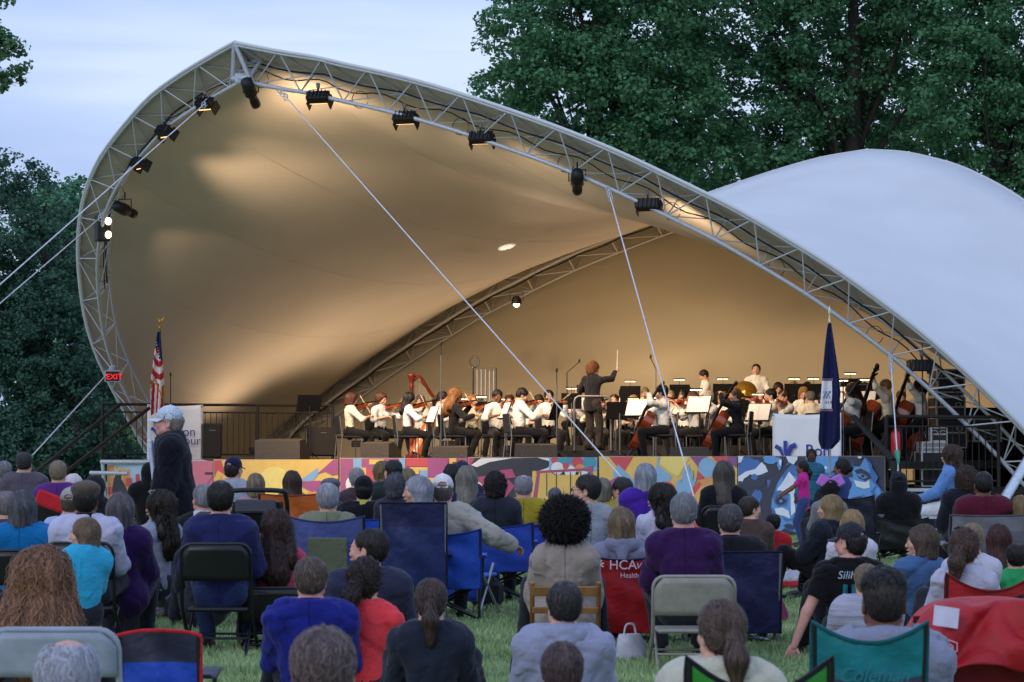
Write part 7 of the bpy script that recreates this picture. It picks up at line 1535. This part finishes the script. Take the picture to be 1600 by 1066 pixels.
_, J = audience(68, 870, 322, 'woman with very long wavy brown hair in the left foreground', hair='wavy', hcol='#76523a', sex='f', top='#14141c', hseed=4, sc=1.0)
hm = [o for o in bpy.data.objects if o.get('label') == 'woman with very long wavy brown hair in the left foreground'][0]
for c in hm.children:
    if c.name.startswith('hair'): c.matrix_basis = c.matrix_basis @ Matrix.Diagonal((1.3, 1.1, 1.12, 1)); 
_, J = audience(128, 813, 296, 'little girl in a light blue shirt looking left', hair='bob', hcol='#6c5846', sex='c', top='#2a94b8', yawd=30, face=-1.15, sc=.63, skn='fair')
x, Y = put(262, 335); camp_chair((x, Y, 0), 0, .16, CAM_H + (704 - 985) / 335, .34, '#24263c', 'empty small camp chair in blue and charcoal with red piping', col2='#1440a8', trim='#a81c28', dip=-.025)
# ---- stroller
x, Y = put(402, 160); root = empty('stroller', (x, Y, 0)); tag(root, 'black baby stroller with a curved handle and grey mesh pocket', 'stroller')
MB().tube(cat_rom([(-.30, .0, .70), (-.29, -.12, .95), (-.22, -.16, 1.01), (.22, -.16, 1.01), (.29, -.12, .95), (.30, 0, .70)], 5), .024, 8).build('handle', BLK, root)
P = [[Vector((.27 * math.cos(a) * (1 - .12 * v), .02 - .18 * math.sin(a) * (.4 + .6 * v), .60 + .30 * v)) for a in np.linspace(0, math.pi, 13)] for v in np.linspace(0, 1, 6)]; g = MB(); g.grid(P); o = g.build('canopy', cloth('#101014'), root); o.modifiers.new('t', 'SOLIDIFY').thickness = .015
MB().box((0, -.16, .86), (.40, .04, .13), None, .02).build('pocket', mat('grey_mesh', '#44444e', .8, var=.2, scale=50), root); MB().box((0, .1, .48), (.42, .5, .16), None, .05).build('seat', cloth('#131318'), root)
for s_ in (-1, 1): rod('frame_tube', (s_ * .29, -.08, .75), (s_ * .24, .4, .12), .014, BLK, root); rod('frame_tube', (s_ * .28, .1, .55), (s_ * .26, -.28, .14), .014, BLK, root); M = Matrix.Translation((s_ * .27, -.28, .14)) @ Matrix.Rotation(math.pi / 2, 4, 'Y'); g = MB(); g.lathe([(.0, -.02), (.135, -.02), (.14, 0), (.135, .02), (0, .02)], M); g.build('wheel', BLK2, root); M = Matrix.Translation((s_ * .22, .42, .11)) @ Matrix.Rotation(math.pi / 2, 4, 'Y'); g = MB(); g.lathe([(.0, -.02), (.105, -.02), (.11, 0), (.105, .02), (0, .02)], M); g.build('wheel', BLK2, root)
# ---- small things on the grass
def bottle(px, s, z, label, col='#a8b4bc'):
    x, Y = put(px, s); root = empty('water_bottle', (x, Y, z)); tag(root, label, 'bottle'); m = bpy.data.materials.new('clear_plastic'); m.use_nodes = True; b = m.node_tree.nodes['Principled BSDF']; b.inputs['Base Color'].default_value = (.7, .78, .85, 1); b.inputs['Transmission Weight'].default_value = .7; b.inputs['Roughness'].default_value = .15
    MB().lathe([(0, 0), (.032, 0), (.034, .02), (.031, .07), (.034, .12), (.033, .15), (.014, .19), (.013, .20)]).build('bottle_body', m, root); MB().lathe([(.0, .222), (.015, .222), (.016, .2), (.0, .2)]).build('cap', paint('#c8c8d0'), root)
bottle(1214, 150, .02, 'clear water bottle with a white cap on the grass beside the red mat')
x, Y = put(1240, 134); g = MB(); g.box((0, 0, .04), (.46, .30, .07), None, .03); o = g.build('seat_cushion', cloth('#a82c24')); o.location = (x, Y, 0); tag(o, 'flat red seat cushion on the grass', 'cushion')
x, Y = put(1258, 172); g = MB(); g.box((0, 0, .015), (.12, .18, .03), None, .01); o = g.build('blue_pouch', nylon('#1c48b0')); o.location = (x, Y - 1.2, 0); tag(o, 'small blue pouch on the grass beside the leaning hand', 'pouch')
x, Y = put(1262, 160); g = MB(); g.box((0, 0, .02), (.16, .12, .03), None, .01); o = g.build('phone_case', paint('#5c5c74')); o.location = (x, Y, 0); tag(o, 'small grey object on the grass above the blue pouch', 'phone')
# legs of a reclining person entering from behind the navy chair
def limb(name, pts, r, m, label, cat):
    g = MB(); g.tube(cat_rom([Vector(p) for p in pts], 5), r, 10); o = g.build(name, m); tag(o, label, cat); return o
x, Y = put(1200, 168); root = empty('cup', (x + .05, Y, .16)); tag(root, 'purple cup in front of the leaning sleeve', 'cup'); MB().lathe([(0, 0), (.032, 0), (.042, .10), (.038, .10), (.03, .01)]).build('shell', paint('#3c2c78'), root)
x, Y = put(760, 175); root = empty('backpack', (x, Y, 0), .2); tag(root, 'dark bag under the blue chair near the steel legs', 'bag'); MB().box((0, 0, .13), (.3, .2, .26), None, .06).build('bag_body', cloth('#14141c'), root); MB().tube(cat_rom([(-.06, -.1, .24), (0, -.12, .32), (.06, -.1, .24)], 5), .012, 6).build('strap', BLK, root)
x, Y = put(225, 200); o = MB().box((0, 0, .52), (.18, .07, .07), None, .02).build('red_pouch', nylon('#b01828')); o.location = (x - .0, Y + .1, -.02); o.name = 'red_pouch'; tag(o, 'bright red pouch held at the hip right of the pale grey sweater', 'pouch')
x, Y = put(300, 185); root = empty('camera_bag', (x, Y - .4, 0)); tag(root, 'dark bag on the grass under the navy sweater chair', 'bag'); MB().box((0, 0, .10), (.34, .22, .20), None, .05).build('bag_body', cloth('#1c1a1c'), root); MB().tube(cat_rom([(-.1, -.1, .18), (0, -.13, .26), (.1, -.1, .18)], 5), .012, 6).build('strap', BLK, root)

def bag(px, s, w, h, m, label, kind='tote_bag'):
    x, Y = put(px, s); root = empty(kind, (x, Y, 0), rnd.random() * 1.5); tag(root, label, 'bag'); B = MB(); P = []
    for i in range(7):
        v = i / 6; k = 1 - .35 * v ** 2; P.append([Vector((w / 2 * k * math.cos(a) * (1 + .10 * math.sin(3 * a + v * 5)), w / 3 * k * math.sin(a) * (1 + .12 * math.sin(4 * a + v * 4)), h * v)) for a in np.linspace(0, 2 * math.pi, 15)[:-1]])
    B.grid(P, True, True); B.add([p for p in P[-1]], [tuple(range(14))]); B.build('bag_body', m, root); MB().tube(cat_rom([(-w * .2, 0, h * .95), (-w * .12, 0, h * 1.35), (w * .12, 0, h * 1.35), (w * .2, 0, h * .95)], 5), .008, 5).build('strap', m, root)
bag(984, 232, .24, .17, nylon('#b4b4c0'), 'crumpled white plastic bag between the red and beige chairs', 'plastic_bag'); bag(945, 205, .30, .24, cloth('#1a1a20'), 'dark tote bag under the red lettered chair'); bag(1205, 190, .26, .20, cloth('#7c2c50'), 'dusky pink bag right of the navy camp chair')
bag(600, 215, .28, .22, cloth('#2c2a20'), 'brown tote bag under the navy camp chair of the silver haired woman'); bag(215, 205, .26, .24, cloth('#14161c'), 'black tote bag on the grass left of the navy sweater'); bag(1470, 190, .3, .24, nylon('#2c5c3c'), 'green bag beside the woman in denim facing left'); bag(835, 170, .30, .22, cloth('#24305c'), 'blue bag under the chair of the man in the mustard jacket')
def cooler(px, s, label):
    x, Y = put(px, s); root = empty('cooler', (x, Y, 0), .3); tag(root, label, 'cooler'); MB().box((0, 0, .14), (.42, .26, .26), None, .02).build('cooler_body', paint('#1c3c88'), root); MB().box((0, 0, .295), (.44, .28, .05), None, .02).build('lid', paint('#b8bcc4'), root); MB().tube([(-.22, 0, .24), (-.22, -.12, .33), (.22, -.12, .33), (.22, 0, .24)], .01, 5).build('handle', paint('#b8bcc4'), root)
cooler(742, 168, 'small blue cooler with pale lid by the steel chair legs')
